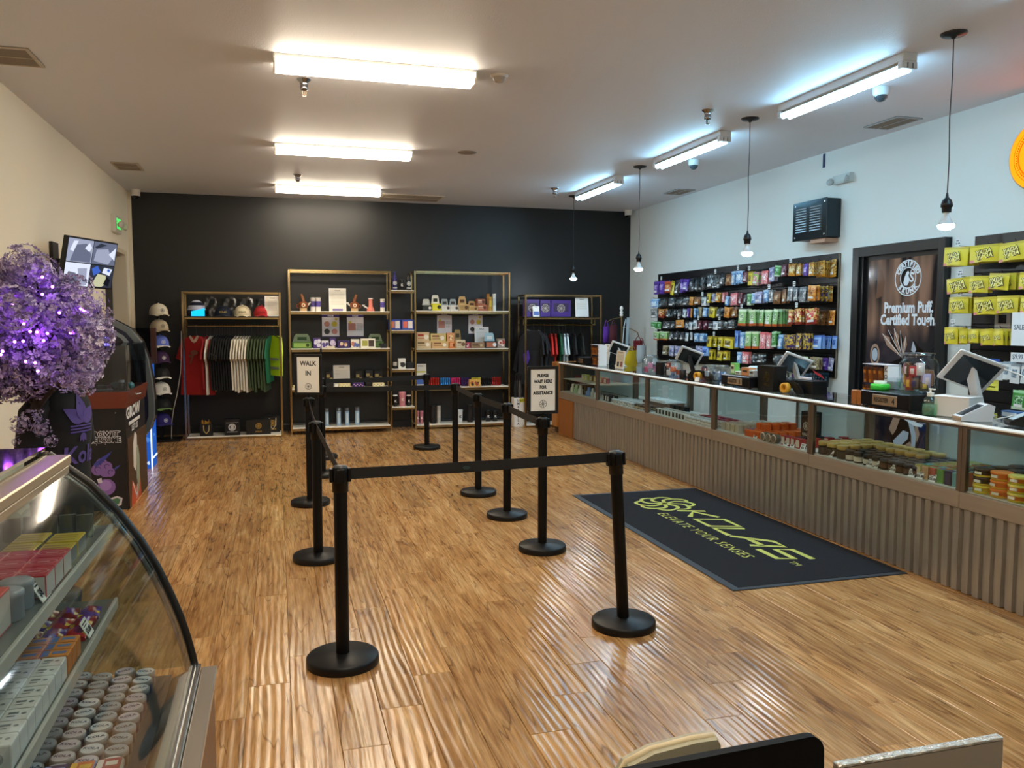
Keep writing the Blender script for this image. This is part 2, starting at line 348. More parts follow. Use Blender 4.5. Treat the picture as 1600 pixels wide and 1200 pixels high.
# the sheet is drawn in a frame whose right is -Y and up is Z (seen from the shop)
pf = (Vector((0, -1, 0)), Vector((0, 0, 1))); PO = (XR - 0.0235, PY1, 0.0)
pw = PY1 - PY0
pm = MB().box(XR - 0.023, XR - 0.0195, PY0, PY1, 0.0, PZ)
post = pm.build('poster', poster_mat(), d2, label='tall photographic poster with white lettering covering the door')
pr = MB(); WPR, SK, DK, TAN, GOLDP, BLU = range(6)
def pp(px, pz): return (px, pz)
DU, DV = 0.10, 0.105
def poly(pts, mi, off=0.0006): put2d(pr, [(a + DU, b + DV) for a, b in pts], [tuple(range(len(pts)))], PO, pf, mi, off=off)
# seal
cu, cv = 0.508, 1.982
def at(u, v): return Vector(PO) + pf[0] * u + pf[1] * v
for r0, r1 in ((0.152, 0.162), (0.088, 0.097)): put2d(pr, *circle2(r1, 28, r0), at(cu, cv), pf, WPR, off=0.001)
def arc_text(mb, s, R, a0, a1, size, o, frame, mi, inward=False, bold=0.004, off=0.001):
    for i, ch in enumerate(s):
        a = a0 + (a1 - a0) * (i / max(1, len(s) - 1)); r, u = frame
        c = Vector(o) + r * (R * math.cos(a)) + u * (R * math.sin(a)); t = a + PI / 2 if inward else a - PI / 2
        rr = r * math.cos(t) + u * math.sin(t); uu = u * math.cos(t) - r * math.sin(t); txt(mb, ch, size, c, (rr, uu), mi, bold, off=off)
arc_text(pr, 'CERTIFIED', 0.123, PI * 0.86, PI * 0.14, 0.058, at(cu, cv), pf, WPR)
arc_text(pr, 'SKUNK', 0.123, PI * 1.24, PI * 1.76, 0.058, at(cu, cv), pf, WPR, True)
tail = [(-0.055, -0.045), (-0.04, 0.01), (-0.02, 0.05), (0.0, 0.062), (0.014, 0.045), (0.004, 0.02), (0.02, -0.01), (0.012, -0.045), (-0.01, -0.07), (-0.04, -0.068)]
put2d(pr, tail, [tuple(range(len(tail)))], at(cu, cv), pf, WPR, off=0.001); txt(pr, 'S', 0.12, at(cu + 0.045, cv), pf, WPR, 0.003, off=0.001); txt(pr, 'C', 0.07, at(cu + 0.05, cv + 0.05), pf, WPR, 0.001, off=0.0011)
txt(pr, 'Premium Puff.', 0.134, at(0.519, 1.714), pf, WPR, 0.0052, sx=0.79, off=0.001); txt(pr, 'Certified Tough.', 0.134, at(0.518, 1.604), pf, WPR, 0.0052, sx=0.76, off=0.001)
# blurred onlooker's pale cheek, fanned wrap leaves, watch, hands
poly([(0.01, 1.70), (0.09, 1.72), (0.12, 1.85), (0.08, 1.96), (0.02, 1.97)], TAN)
for i, (du, dv, w) in enumerate(((-0.27, 0.22, 0.045), (-0.20, 0.26, 0.04), (-0.12, 0.27, 0.04), (-0.04, 0.25, 0.035), (0.03, 0.2, 0.03))):
    b0 = (0.38, 1.155); t = (b0[0] + du, b0[1] + dv); nx, ny = -dv, du; L_ = math.hypot(nx, ny); nx, ny = nx / L_ * w, ny / L_ * w
    m_ = (b0[0] + du * 0.65, b0[1] + dv * 0.65)
    poly([b0, (m_[0] - nx, m_[1] - ny), t, (m_[0] + nx, m_[1] + ny)], DK if i % 2 else SK, 0.0006 + 0.0002 * i)
    put2d(pr, *ribbon([b0, (m_[0] - nx, m_[1] - ny), t], 0.006), at(DU, DV), pf, TAN, off=0.0018); put2d(pr, *ribbon([b0, m_, t], 0.005), at(DU, DV), pf, WPR, off=0.0018)
poly([(0.47, 1.22), (0.50, 1.33), (0.56, 1.27), (0.66, 1.21), (0.60, 1.18), (0.52, 1.19)], DK, 0.0016); poly([(0.48, 1.23), (0.50, 1.315), (0.54, 1.24), (0.52, 1.205)], BLU, 0.0018)
put2d(pr, *circle2(0.085, 24, 0.062), at(0.12, 1.28), pf, SK, 0.75, 1.2, off=0.001); put2d(pr, *circle2(0.055, 20), at(0.12, 1.28), pf, BLU, 0.7, 1.1, off=0.0012)
poly([(0.0, 1.06), (0.2, 1.1), (0.36, 1.16), (0.45, 1.14), (0.58, 1.03), (0.64, 0.9), (0.4, 0.85), (0.12, 0.93)], DK)
poly([(0.16, 1.0), (0.28, 1.08), (0.36, 1.1), (0.42, 1.0), (0.50, 0.92), (0.3, 0.9)], SK, 0.0010); poly([(0.24, 0.98), (0.34, 1.04), (0.44, 0.96), (0.46, 0.86), (0.28, 0.84)], BLU, 0.0014); poly([(0.44, 1.07), (0.52, 1.05), (0.60, 0.93), (0.57, 0.86), (0.52, 0.96)], BLU, 0.0014)
# lower hand holding a rolled leaf
DU, DV = 0.06, 0.0
for k, (pts, c) in enumerate((([(0.28, 0.62), (0.34, 0.78), (0.50, 0.86), (0.62, 0.83), (0.70, 0.62), (0.62, 0.40), (0.44, 0.36), (0.32, 0.48)], DK),
    ([(0.28, 0.60), (0.33, 0.72), (0.44, 0.82), (0.55, 0.84), (0.52, 0.78), (0.42, 0.72), (0.37, 0.60), (0.33, 0.55)], SK), ([(0.34, 0.50), (0.46, 0.61), (0.53, 0.60), (0.52, 0.54), (0.42, 0.45), (0.36, 0.44)], BLU),
    ([(0.42, 0.44), (0.55, 0.52), (0.58, 0.47), (0.50, 0.38), (0.44, 0.38)], SK), ([(0.50, 0.74), (0.55, 0.76), (0.62, 0.58), (0.61, 0.44), (0.57, 0.42), (0.56, 0.58)], BLU), ([(0.57, 0.78), (0.60, 0.76), (0.66, 0.60), (0.63, 0.52), (0.61, 0.60)], SK),
    ([(0.46, 0.75), (0.62, 0.70), (0.70, 0.69), (0.68, 0.665), (0.60, 0.665), (0.47, 0.71)], WPR))): poly(pts, c, 0.0008 + 0.0003 * k)
gm = 0.12
pr.build('print', [mat('e6edf4', gm), mat('a98a76', gm), mat('1b1412', gm), mat('70503f', gm), mat('8f6b31', gm), mat('aeb9c6', gm)], d2)
MB().box(XR - 0.075, XR - 0.0236, PY0 + 0.02, PY0 + 0.06, 0.98, 1.06, 0, 0.004).build('door_handle', CHROME, d2)

# ================================================================ CEILING FIXTURES
def glow(col, s): return emission(col, s)
wm = bpy.data.materials.new('diffuser_glow'); wm.use_nodes = True
def emis(col, s):
    m = bpy.data.materials.new('lamp_glow'); m.use_nodes = True; nt = m.node_tree; nt.nodes.clear()
    e = nt.nodes.new('ShaderNodeEmission'); o = nt.nodes.new('ShaderNodeOutputMaterial'); e.inputs[0].default_value = (*col, 1); e.inputs[1].default_value = s
    nt.links.new(e.outputs[0], o.inputs[0]); return m
WGLOW, CGLOW, BGLOW = emis(WARM_COL, WARM), emis(COOL_COL, COOL), emis((0.80, 0.92, 1.0), BULB)
LAMPW = mat('e9e6dc', 0.4); LAMPC = mat('cfd6da', 0.4)
# wraparound fixtures, long along X
wl_ = thing('wraparound_light', 'x', 'ceiling light', (0.69, 5.75, ZC))
hw, hd = 0.675, 0.105
MB().box(-hw, hw, -hd, hd, -0.02, 0, 0, 0.003).build('housing', LAMPW, wl_)
MB().prism([(-hd, -0.02), (-hd * 0.97, -0.05), (-hd * 0.7, -0.082), (hd * 0.7, -0.082), (hd * 0.97, -0.05), (hd, -0.02)], 'x', -hw + 0.012, hw - 0.012).build('diffuser', WGLOW, wl_, label='glowing ribbed acrylic diffuser')
for sx in (-1, 1):
    MB().prism([(-hd, -0.02), (-hd * 0.99, -0.052), (-hd * 0.71, -0.085), (hd * 0.71, -0.085), (hd * 0.99, -0.052), (hd, -0.02)], 'x', min(sx * hw, sx * (hw - 0.012)), max(sx * hw, sx * (hw - 0.012))).build('end_cap', mat('f3ead2', 0.4), wl_)
WL = {8.53: 'middle warm wraparound light of the row of three on the ceiling', 11.1: 'farthest warm wraparound light of the three, close to the black wall'}
wl_['label'] = 'nearest and largest warm wraparound light of the three in the left row'; wl_['group'] = 'warm wraparound ceiling lights'
for y, l in WL.items(): copy_tree(wl_, (0.69, y, ZC), 0, l)
for y, l in ((2.95, 'unseen warm wraparound ceiling light just above the upper frame edge'), (0.15, 'warm wraparound ceiling light overhead at the viewer, out of the picture')): copy_tree(wl_, (0.69, y, ZC), 0, l)  # unseen repeats of the row, added for the light they give
# bare-tube strips above the counter, long along Y
st = thing('strip_light', 'x', 'ceiling light', (3.95, 5.19, ZC), 0, 'cool strip ceiling lights')
hl = 0.69
MB().box(-0.055, 0.055, -hl, hl, -0.055, 0, 0, 0.004).prism([(-0.03, -0.055), (-0.05, -0.075), (0.05, -0.075), (0.03, -0.055)], 'y', -hl + 0.03, hl - 0.03).build('channel', LAMPC, st)
for sy in (-1, 1):
    e = MB().box(-0.058, 0.058, min(sy * hl, sy * (hl - 0.05)), max(sy * hl, sy * (hl - 0.05)), -0.10, -0.054, 0, 0.004)
    for kx in (-0.02, 0.02): e.box(kx - 0.004, kx + 0.004, sy * hl - 0.002, sy * hl + 0.002, -0.098, -0.065, 1)
    e.build('end_bracket', [LAMPC, mat('5b6166', 0.5)], st)
for kx in (-0.03, 0.03):
    MB().tube([(kx, -hl + 0.045, -0.098), (kx, hl - 0.045, -0.098)], 0.0155, 8).build('tube', CGLOW, st, label='glowing cool white fluorescent tube')
st['label'] = 'second nearest cool strip light, right of the near pendant cord'
for y, l in ((2.9, 'cool strip light cut off by the upper right corner of the picture'), (7.45, 'third cool strip light along the counter, between two pendant cords'), (9.85, 'farthest cool strip light over the counter, nearest the black wall')):
    copy_tree(st, (3.95, y, ZC), 0, l)
copy_tree(st, (3.95, 0.6, ZC), 0, 'cool strip light behind the viewer, out of the picture')  # unseen further strip, added for its light from behind
# pendants
pd = thing('pendant_lamp', 'x', 'pendant', (3.94, 4.14, ZC), 0, 'bare bulb pendants over the counter')
NAVY = mat('10151c', 0.35)
MB().lathe([(0.075, 0), (0.075, -0.006), (0.066, -0.014), (0.02, -0.02), (0.008, -0.034)][::-1], n=24).build('canopy', NAVY, pd)
MB().tube([(0, 0, -0.03), (0.004, 0.002, -0.25), (-0.003, 0.003, -0.5), (0.002, -0.002, -0.75), (0, 0, -0.955)], 0.0035, 6).build('cord', NAVY, pd)
MB().lathe([(0.006, -0.945), (0.010, -0.97), (0.026, -0.985), (0.034, -1.012), (0.034, -1.028), (0.028, -1.03), (0.026, -1.06)][::-1], n=16).build('socket', NAVY, pd)
MB().lathe([(0.014, -1.06), (0.016, -1.075), (0.028, -1.105), (0.046, -1.135)][::-1], n=16).build('bulb_body', mat('dfe8ee', 0.25), pd)
MB().lathe([(0.046, -1.135), (0.047, -1.145), (0.038, -1.158), (0.02, -1.165), (0.0, -1.167)][::-1], n=16).build('bulb_face', BGLOW, pd, label='glowing white face of the reflector bulb')
pd['label'] = 'nearest pendant bulb, black cord from the ceiling beside the poster door'
for (x, y, l) in ((3.92, 6.315, 'second pendant bulb, hanging before the middle of the long slatwall'), (3.95, 8.59, 'third pendant bulb, hanging before the white wall left of the slatwall'), (4.0, 10.85, 'farthest pendant bulb, seen against the black back wall')):
    copy_tree(pd, (x, y, ZC), 0, l)
# sprinklers
sp = thing('sprinkler_head', 'x', 'sprinkler', (0.226, 6.207, ZC), 0, 'ceiling sprinklers')
MB().lathe([(0.05, 0), (0.048, -0.006), (0.03, -0.02), (0.026, -0.05), (0.03, -0.055), (0.027, -0.075), (0.012, -0.08)][::-1], n=18).build('escutcheon', mat('9a9aa0', 0.15, 1.0), sp)
MB().tube([(0.012, 0, -0.08), (0.013, 0, -0.1), (0.003, 0, -0.112)], 0.003, 5).tube([(-0.012, 0, -0.08), (-0.013, 0, -0.1), (-0.003, 0, -0.112)], 0.003, 5).tube([(0, 0, -0.078), (0, 0, -0.108)], 0.003, 5).lathe([(0.0, -0.117), (0.016, -0.115), (0.016, -0.112), (0.0, -0.11)], n=12).build('deflector', mat('8d7a68', 0.2, 1.0), sp)
sp['label'] = 'chrome sprinkler head just behind the nearest warm ceiling light'
for x, y, l in ((0.279, 10.223, 'chrome sprinkler head just in front of the farthest warm ceiling light'), (3.531, 10.299, 'chrome sprinkler head left of the farthest pendant canopy'), (3.434, 6.167, 'chrome sprinkler head left of the second pendant canopy, before a cool strip')):
    copy_tree(sp, (x, y, ZC), 0, l)
# vents
def vent(x, y, w, d, n, label, across='x', frame='b9ab9a'):
    t = thing('ceiling_vent', label, 'vent', (x, y, ZC), 0, 'ceiling air vents')
    MB().box(-w / 2, w / 2, -d / 2, d / 2, -0.003, 0).build('backing', mat('2b2825', 0.8), t)
    f = MB(); b = 0.022
    f.box(-w / 2, w / 2, -d / 2, -d / 2 + b, -0.01, 0).box(-w / 2, w / 2, d / 2 - b, d / 2, -0.01, 0).box(-w / 2, -w / 2 + b, -d / 2 + b, d / 2 - b, -0.01, 0).box(w / 2 - b, w / 2, -d / 2 + b, d / 2 - b, -0.01, 0)
    f.build('frame', mat(frame, 0.5), t)
    for i in range(n):
        k = (i + 0.5) / n
        if across == 'x':
            yy = -d / 2 + b + (d - 2 * b) * k; MB().prism([(yy - 0.008, -0.004), (yy + 0.006, -0.012), (yy + 0.008, -0.011), (yy - 0.006, -0.003)], 'x', -w / 2 + b, w / 2 - b).build('slat', mat('8d8174', 0.5), t)
        else:
            xx = -w / 2 + b + (w - 2 * b) * k; MB().prism([(xx - 0.008, -0.004), (xx + 0.006, -0.012), (xx + 0.008, -0.011), (xx - 0.006, -0.003)], 'y', -d / 2 + b, d / 2 - b).build('slat', mat('8d8174', 0.5), t)
    MB().box(-0.006 if across == 'y' else -w / 2, 0.006 if across == 'y' else w / 2, -d / 2 if across == 'y' else -0.006, d / 2 if across == 'y' else 0.006, -0.0125, -0.002).build('divider', mat(frame, 0.5), t)
    return t
vent(-1.66, 6.2, 0.36, 0.40, 8, 'dark louvred ceiling vent at the upper left, nearest the viewer')
vent(-1.57, 10.2, 0.28, 0.46, 8, 'small louvred ceiling vent above the left wall, farther back')
vent(1.86, 11.65, 0.85, 0.55, 12, 'wide pale ceiling vent right of the farthest warm light', frame='cfc4b4')
vent(5.19, 6.1, 0.26, 0.42, 10, 'grey ceiling vent above the right wall, beyond the near strip light', 'y', 'a8adb2')
vent(5.22, 10.1, 0.26, 0.42, 10, 'pale ceiling vent over the far part of the right wall', 'y', 'a8adb2')
# dome sensor, speaker, cameras
t = thing('dome_sensor', 'small clear plastic dome on the ceiling right of the nearest warm light', 'sensor', (1.545, 5.726, ZC))
MB().lathe([(0.062, 0), (0.060, -0.01), (0.05, -0.014)][::-1], n=20).build('base', mat('d8cdc0', 0.4), t); MB().lathe([(0.046, -0.012), (0.042, -0.03), (0.028, -0.046), (0.0, -0.052)][::-1], n=18).build('dome', mat('a99a8c', 0.08, coat=0.5), t)
MB().lathe([(0.098, 0), (0.096, -0.006), (0.08, -0.008), (0.0, -0.006)][::-1], n=28).build('ceiling_speaker', mat('8f8478', 0.6), None, (1.921, 8.381, ZC), 0, 'flat round speaker grille flush with the ceiling beyond the dome sensor', 'speaker')
def domecam(x, y, label):
    t = thing('dome_camera', label, 'camera', (x, y, ZC), 0, 'ceiling dome cameras')
    MB().lathe([(0.058, 0), (0.058, -0.045), (0.05, -0.06)][::-1], n=20).build('housing', mat('cfd9dc', 0.35), t); MB().lathe([(0.047, -0.058), (0.044, -0.078), (0.026, -0.098), (0, -0.104)][::-1], n=18).build('dome', mat('39464e', 0.06, coat=0.6), t)
domecam(4.337, 5.227, 'white dome camera beside the second nearest cool strip light'); domecam(4.348, 8.089, 'white dome camera beside the third cool strip light')
def corncam(x, label):
    t = thing('corner_camera', label, 'camera', (x, 12.0, ZC), 0, 'white cameras in the corners of the black wall')
    MB().lathe([(0.06, 0), (0.06, -0.03), (0.056, -0.032), (0.056, -0.075), (0.048, -0.082)][::-1], n=18).build('housing', mat('d3cdc3', 0.35), t)
    MB().lathe([(0.044, -0.08), (0.038, -0.1), (0.02, -0.112), (0, -0.116)][::-1], n=14).build('lens_dome', mat('15161a', 0.08), t)
corncam(-1.76, 'white camera at the ceiling in the left corner of the black wall'); corncam(5.33, 'white camera at the ceiling in the right corner of the black wall')

# ================================================================ DISPLAY COUNTER (right)
CX = 3.85
def brushed(h, rough, metal, streak=(1, 1, 1), vary=0.25, bump=0.0):
    m, nt, b = nodes_of('brushed_metal'); N = nt.nodes.new; L = nt.links.new
    tc = N('ShaderNodeTexCoord'); k = N('ShaderNodeVectorMath'); k.operation = 'MULTIPLY'; k.inputs[1].default_value = streak; L(tc.outputs['Object'], k.inputs[0])
    n = N('ShaderNodeTexNoise'); n.inputs['Scale'].default_value = 6; n.inputs['Detail'].default_value = 5; L(k.outputs[0], n.inputs['Vector'])
    mr = N('ShaderNodeMapRange'); mr.inputs['To Min'].default_value = 1 - vary; mr.inputs['To Max'].default_value = 1 + vary; L(n.outputs['Fac'], mr.inputs['Value'])
    hs = N('ShaderNodeHueSaturation'); hs.inputs['Color'].default_value = (*lin(h), 1); L(mr.outputs[0], hs.inputs['Value']); L(hs.outputs[0], b.inputs['Base Color'])
    b.inputs['Roughness'].default_value = rough; b.inputs['Metallic'].default_value = metal
    if bump:
        bp = N('ShaderNodeBump'); bp.inputs['Strength'].default_value = bump; bp.inputs['Distance'].default_value = 0.004; L(n.outputs['Fac'], bp.inputs['Height']); L(bp.outputs[0], b.inputs['Normal'])
    return m
CORR = brushed('aaa6a0', 0.38, 0.6, (4, 6, 0.6), 0.3); LEDGE = brushed('a99e92', 0.38, 0.45, (1, 0.6, 6), 0.15); POSTM = brushed('83776b', 0.35, 0.8, (4, 4, 0.6), 0.12); EDGE = mat('f2f2ee', 0.3)
DARKB = mat('15130f', 0.7); DECK = mat('d9d7d0', 0.5); FROST = glass('e6f2f2', 0.25, 0.04, 0.35, 0.5, 'f2fcfc'); TOPG = glass('f4f8f8', 0.02, 0.10, 0.92); VGLASS = glass('f2f8f8', 0.01, 0.035, 0.55)
OAKY = brushed('b5793a', 0.45, 0.0, (8, 8, 0.7), 0.18); OAK_SHADE = brushed('9a6029', 0.5, 0.0, (8, 8, 0.7), 0.18)
bays = [(10.95, 9.56), (9.56, 8.12), (8.12, 6.70), (6.70, 5.27), (5.27, 3.85), (3.85, 2.42)]
wordb = ['farthest', 'second farthest', 'third farthest', 'third nearest', 'second nearest', 'nearest']
def corr_sheet(L):
    mb = MB(); p = 0.075; prof = []; y = -L / 2
    while y < L / 2 - 1e-6:
        for dy, dx in ((0.0, 0.0), (0.042, 0.0), (0.048, 0.021), (0.069, 0.021)):
            if y + dy <= L / 2: prof.append((y + dy, dx))
        y += p
    prof.append((L / 2, 0.0)); n = len(prof)
    v = [(x, y, z) for z in (0.004, 0.5) for y, x in prof] + [(x + 0.002, y, z) for z in (0.004, 0.5) for y, x in prof]
    f = [(i, i + 1, n + i + 1, n + i) for i in range(n - 1)] + [(2 * n + i + 1, 2 * n + i, 3 * n + i, 3 * n + i + 1) for i in range(n - 1)] + [(i + 1, i, 2 * n + i, 2 * n + i + 1) for i in range(n - 1)]
    mb.add(v, f, 0); return mb
for bi, (ya, yb) in enumerate(bays):
    Lb = ya - yb; ym = (ya + yb) / 2; h = Lb / 2
    t = thing('display_counter', f'{wordb[bi]} glass showcase bay of the counter, ' + ['beside the wooden end panel', 'with a white tray inside', 'with dark boxes inside', 'with orange boxes inside', 'with gold-lidded jars inside', 'with stacked yellow tins inside'][bi], 'counter', (CX, ym, 0), 0, 'showcase counter bays')
    g = 0.0015
    corr_sheet(Lb - 2 * g).build('corrugated_sheet', CORR, t)
    MB().box(0.024, 0.55, -h + g, h - g, 0.0, 0.498).build('cabinet', DARKB, t)
    MB().box(-0.012, 0.55, -h + g, h - g, 0.50, 0.598, 0, 0.004).build('ledge', LEDGE, t)  # aluminium in taupe, the wood's reflection put into its colour
    MB().box(0.012, 0.53, -h + 0.02, h - 0.02, 0.599, 0.606).build('deck', DECK, t, label='pale display deck inside')
    for s in (-1, 1):
        MB().box(-0.008, 0.026, min(s * (h - g), s * (h - 0.032)), max(s * (h - g), s * (h - 0.032)), 0.598, 0.975, 0, 0.003).build('post', POSTM, t)
        MB().box(0.50, 0.55, min(s * (h - g), s * (h - 0.032)), max(s * (h - g), s * (h - 0.032)), 0.598, 0.975, 0, 0.003).build('post', POSTM, t)
    MB().box(-0.010, 0.028, -h + g, h - g, 0.972, 1.003, 0, 0.003).build('top_rail', POSTM, t)
    MB().box(0.505, 0.55, -h + g, h - g, 0.972, 1.003, 0, 0.003).build('rear_rail', POSTM, t)
    MB().box(-0.014, 0.555, -h + g, h - g, 1.003, 1.011).build('glass_top', TOPG, t)
    MB().prism([(-0.028, 0.992), (-0.028, 1.0), (-0.0145, 1.0125), (-0.0145, 0.992)], 'y', -h + g, h - g).build('edge_strip', EDGE, t, label='edge strip painted white for its highlight')  # white colour and slant stand in for the polished edge's highlight
    MB().box(0.004, 0.009, -h + 0.032, h - 0.032, 0.60, 0.972).build('front_pane', VGLASS, t)
    gap = [0.0, 0.08, 0.33, 0.38, 0.43, 0.0][bi]; y0 = -h + 0.033; y1 = h - max(0.033, 2 * h * gap)
    MB().box(0.515, 0.521, y0, y1, 0.615, 0.965).build('sliding_door', FROST, t, label='frosted pale blue sliding glass door')
    if gap > 0: MB().box(0.510, 0.536, y1, y1 + 0.028, 0.610, 0.970, 0, 0.002).build('door_stile', POSTM, t)
    if bi == 0: MB().box(0.03, 0.50, -h + 0.03, h - 0.03, 0.775, 0.783).build('glass_shelf', mat('b9ad93', 0.3), t); MB().box(0.03, 0.50, h - 0.045, h - 0.035, 0.61, 0.97).build('end_lining', mat('2b241c', 0.4), t)
# wooden end of the counter
t = thing('counter_end_panel', 'tall orange-brown wooden end panel closing the far end of the counter', 'panel', (CX, 10.98, 0))
MB().box(-0.045, 0.56, -0.025, 0.20, 0.085, 1.005, 0, 0.004).build('end_board', OAKY, t)
MB().box(0.0, 0.55, -0.02, 0.18, 0.0, 0.085).build('toe_kick', mat('3a2b1a', 0.7), t)
MB().box(-0.022, -0.002, -0.60, -0.028, 0.0, 0.497, 0, 0.003).build('front_board', OAK_SHADE, t)  # same oak darkened, shade below the showcase put into its colour

# ---------------------------------------------------------------- goods inside the bays
GOODS = []
DZ = 0.607
def jar_mesh(r, h, lid, body, band='1c1a18', n=14, lidh=0.3):
    return MB().lathe([(r * 0.94, 0), (r, 0.004), (r, h * (1 - lidh) * 0.2), (r, h * (1 - lidh) * 0.8), (r * 0.95, h * (1 - lidh)), (r * 1.02, h * (1 - lidh) + 0.001), (r * 1.02, h - 0.004), (r * 0.97, h)], n=n, mi=[0, 0, 1, 0, 2, 2, 2]).mesh('jar', [mat(body, 0.25), mat(band, 0.4), mat(lid, 0.3, 0.6 if lid in ('c9a94e', 'd3b95e') else 0.0)])
def grid_of(name, me, xs, ys, label, cat, group, z=DZ, jit=0.006, keep=1.0, rz=0.0):
    for i, x in enumerate(xs):
        for j, y in enumerate(sorted(ys, reverse=True)):
            link(name, me, None, (x + random.uniform(-jit, jit), y + random.uniform(-jit, jit), z), rz + random.uniform(-0.05, 0.05), f'{label}, {ORD[j]} from left, {ORD[i]} row back', cat, group)
def fr_(a, b, n): return [a + (b - a) * i / max(1, n - 1) for i in range(n)]
def box_mesh(w, d, h, cols, name='box', front=True, c=0.002):
    """carton with its front to local -Y: colours body, front panel, top"""
    mb = MB().box(-w / 2, w / 2, -d / 2, d / 2, 0, h, 0, c)
    put2d(mb, *rect2(-w * 0.42, w * 0.42, h * 0.12, h * 0.88), (0, -d / 2, 0), FRONT, 1, off=0.0006)
    put2d(mb, *rect2(-w * 0.42, w * 0.42, -d * 0.4, d * 0.4), (0, 0, h), (Vector((1, 0, 0)), Vector((0, 1, 0))), 2, off=0.0006)
    if len(cols) > 3: put2d(mb, *rect2(-w * 0.3, w * 0.3, h * 0.45, h * 0.7), (0, -d / 2, 0), FRONT, 3, off=0.0012)
    return mb.mesh(name, [mat(c_, 0.4) for c_ in cols])
QR = -PI / 2      # turns a front from -Y to face the shop (-X)
def card(x, y, z, label, w=0.055, h=0.05, rz=QR, tilt=0.35, group=None, words=('$', )):
    mb = MB().box(-w / 2, w / 2, -0.001, 0.001, 0, h); txt(mb, words[0], h * 0.42, (0, -0.001, h * 0.35), FRONT, 1, 0.001)
    put2d(mb, *rect2(-w * 0.4, w * 0.4, h * 0.78, h * 0.86), (0, -0.001, 0), FRONT, 1); put2d(mb, *rect2(-w * 0.4, w * 0.2, h * 0.64, h * 0.7), (0, -0.001, 0), FRONT, 1)
    mb.build('price_card', [mat('f2f4f2', 0.4), INK], None, (x, y, z), (-tilt, 0, rz), label, 'price card', group)
# bay with gold-lidded jars
gj = jar_mesh(0.043, 0.095, 'cfae62', '2a2622', '3a342e'); dj = jar_mesh(0.034, 0.075, '22242a', '241712', 'd9d2c2', lidh=0.28); dj2 = jar_mesh(0.034, 0.07, '3a4148', '1c1512', '55392a', lidh=0.25)
grid_of('glass_jar', gj, fr_(3.92, 4.30, 5), fr_(4.98, 5.20, 3), 'gold-lidded dark jar under register four', 'jar', 'gold-lidded jars')
grid_of('glass_jar', gj, fr_(4.17, 4.31, 2), fr_(4.50, 4.88, 5), 'gold-lidded jar behind the black-lidded jars', 'jar', 'gold-lidded jars at the back')
grid_of('glass_jar', dj, fr_(3.91, 4.09, 3), fr_(4.62, 4.89, 4), 'small black-lidded jar beside the gold lids', 'jar', 'black-lidded labelled jars')
grid_of('glass_jar', dj2, fr_(3.91, 4.33, 6), fr_(4.26, 4.55, 5), 'small grey-lidded jar under register four', 'jar', 'grey-lidded jars')
cols = [('b9b46a', 'd8cda0', '9aa850'), ('d8b892', 'caa47e', 'b7b95e'), ('c4633a', 'b85a34', '8fa04c'), ('6aa83c', '58963a', '4a4a8a'), ('22223e', '2a2a50', '2b2b55'), ('6fb0b4', '66a6ae', '77b8bc')]
cn = ['pale olive', 'beige', 'rust orange', 'leaf green', 'dark navy', 'teal']
for i, y in enumerate(fr_(4.23, 3.93, 6)):
    me = box_mesh(0.05, 0.05, 0.085, cols[i])
    for j, x in enumerate(fr_(3.91, 4.30, 7)):
        link('small_box', me if j == 0 else box_mesh(0.05, 0.05, 0.085, cols[(i * 3 + j * 5) % 6]) if j == 1 else me, None, (x, y, DZ), QR, f'{cn[i]} carton at the front of its row, right part of the register-four bay' if j == 0 else f'small carton behind the {cn[i]} front carton, {ORD[j]} in its row back', 'box', None if j == 0 else f'cartons behind the {cn[i]} one')
for y, l in ((5.07, 'among the gold-lidded jars'), (4.66, 'before the black-lidded jars, left one'), (4.60, 'before the black-lidded jars, right one'), (4.44, 'before the grey-lidded jars'), (4.27, 'before the pale olive carton'), (4.20, 'before the beige carton'), (4.10, 'before the rust orange carton')):
    card(3.872, y, DZ, f'white price card with black print {l}, register-four bay', words=('$35.00',))
# bay with orange boxes
bb = box_mesh(0.055, 0.055, 0.07, ('cfc6b4', 'bdb29c', 'd8d2c4')); blb = box_mesh(0.06, 0.06, 0.05, ('3a55a8', '324a98', '4060b4')); ob = box_mesh(0.06, 0.06, 0.055, ('e0641e', 'c9521a', 'ef7a30')); rb = box_mesh(0.052, 0.06, 0.075, ('a81f24', 'd8d4cc', '8e1a20')); kb = box_mesh(0.06, 0.06, 0.05, ('1d1d20', '2a2a2e', '26262a'))
grid_of('small_box', bb, fr_(3.92, 4.12, 4), fr_(6.38, 6.60, 4), 'beige carton left of the orange boxes', 'box', 'beige cartons', rz=QR)
grid_of('small_box', bb, fr_(4.2, 4.3, 2), fr_(6.2, 6.60, 6), 'beige carton behind the blue boxes', 'box', 'beige cartons at the back', rz=QR)
grid_of('small_box', blb, fr_(3.98, 4.32, 5), fr_(6.26, 6.32, 1), 'small blue box beside the orange boxes', 'box', 'blue boxes', rz=QR)
grid_of('small_box', ob, fr_(3.91, 4.33, 6), fr_(5.97, 6.19, 4), 'orange box of the lower layer', 'box', 'orange boxes', rz=QR, jit=0.002)
grid_of('small_box', ob, fr_(4.0, 4.25, 4), fr_(6.08, 6.16, 2), 'orange box of the upper layer', 'box', 'stacked orange boxes', z=DZ + 0.056, rz=QR, jit=0.002)
grid_of('small_box', kb, fr_(4.0, 4.25, 4), fr_(5.55, 5.70, 2), 'flat black box behind the red boxes', 'box', 'flat black boxes', z=DZ, rz=QR)
grid_of('small_box', rb, fr_(3.91, 3.95, 1), fr_(5.47, 5.66, 4), 'dark red box right of silver tins', 'box', 'dark red boxes', rz=QR, jit=0.002)
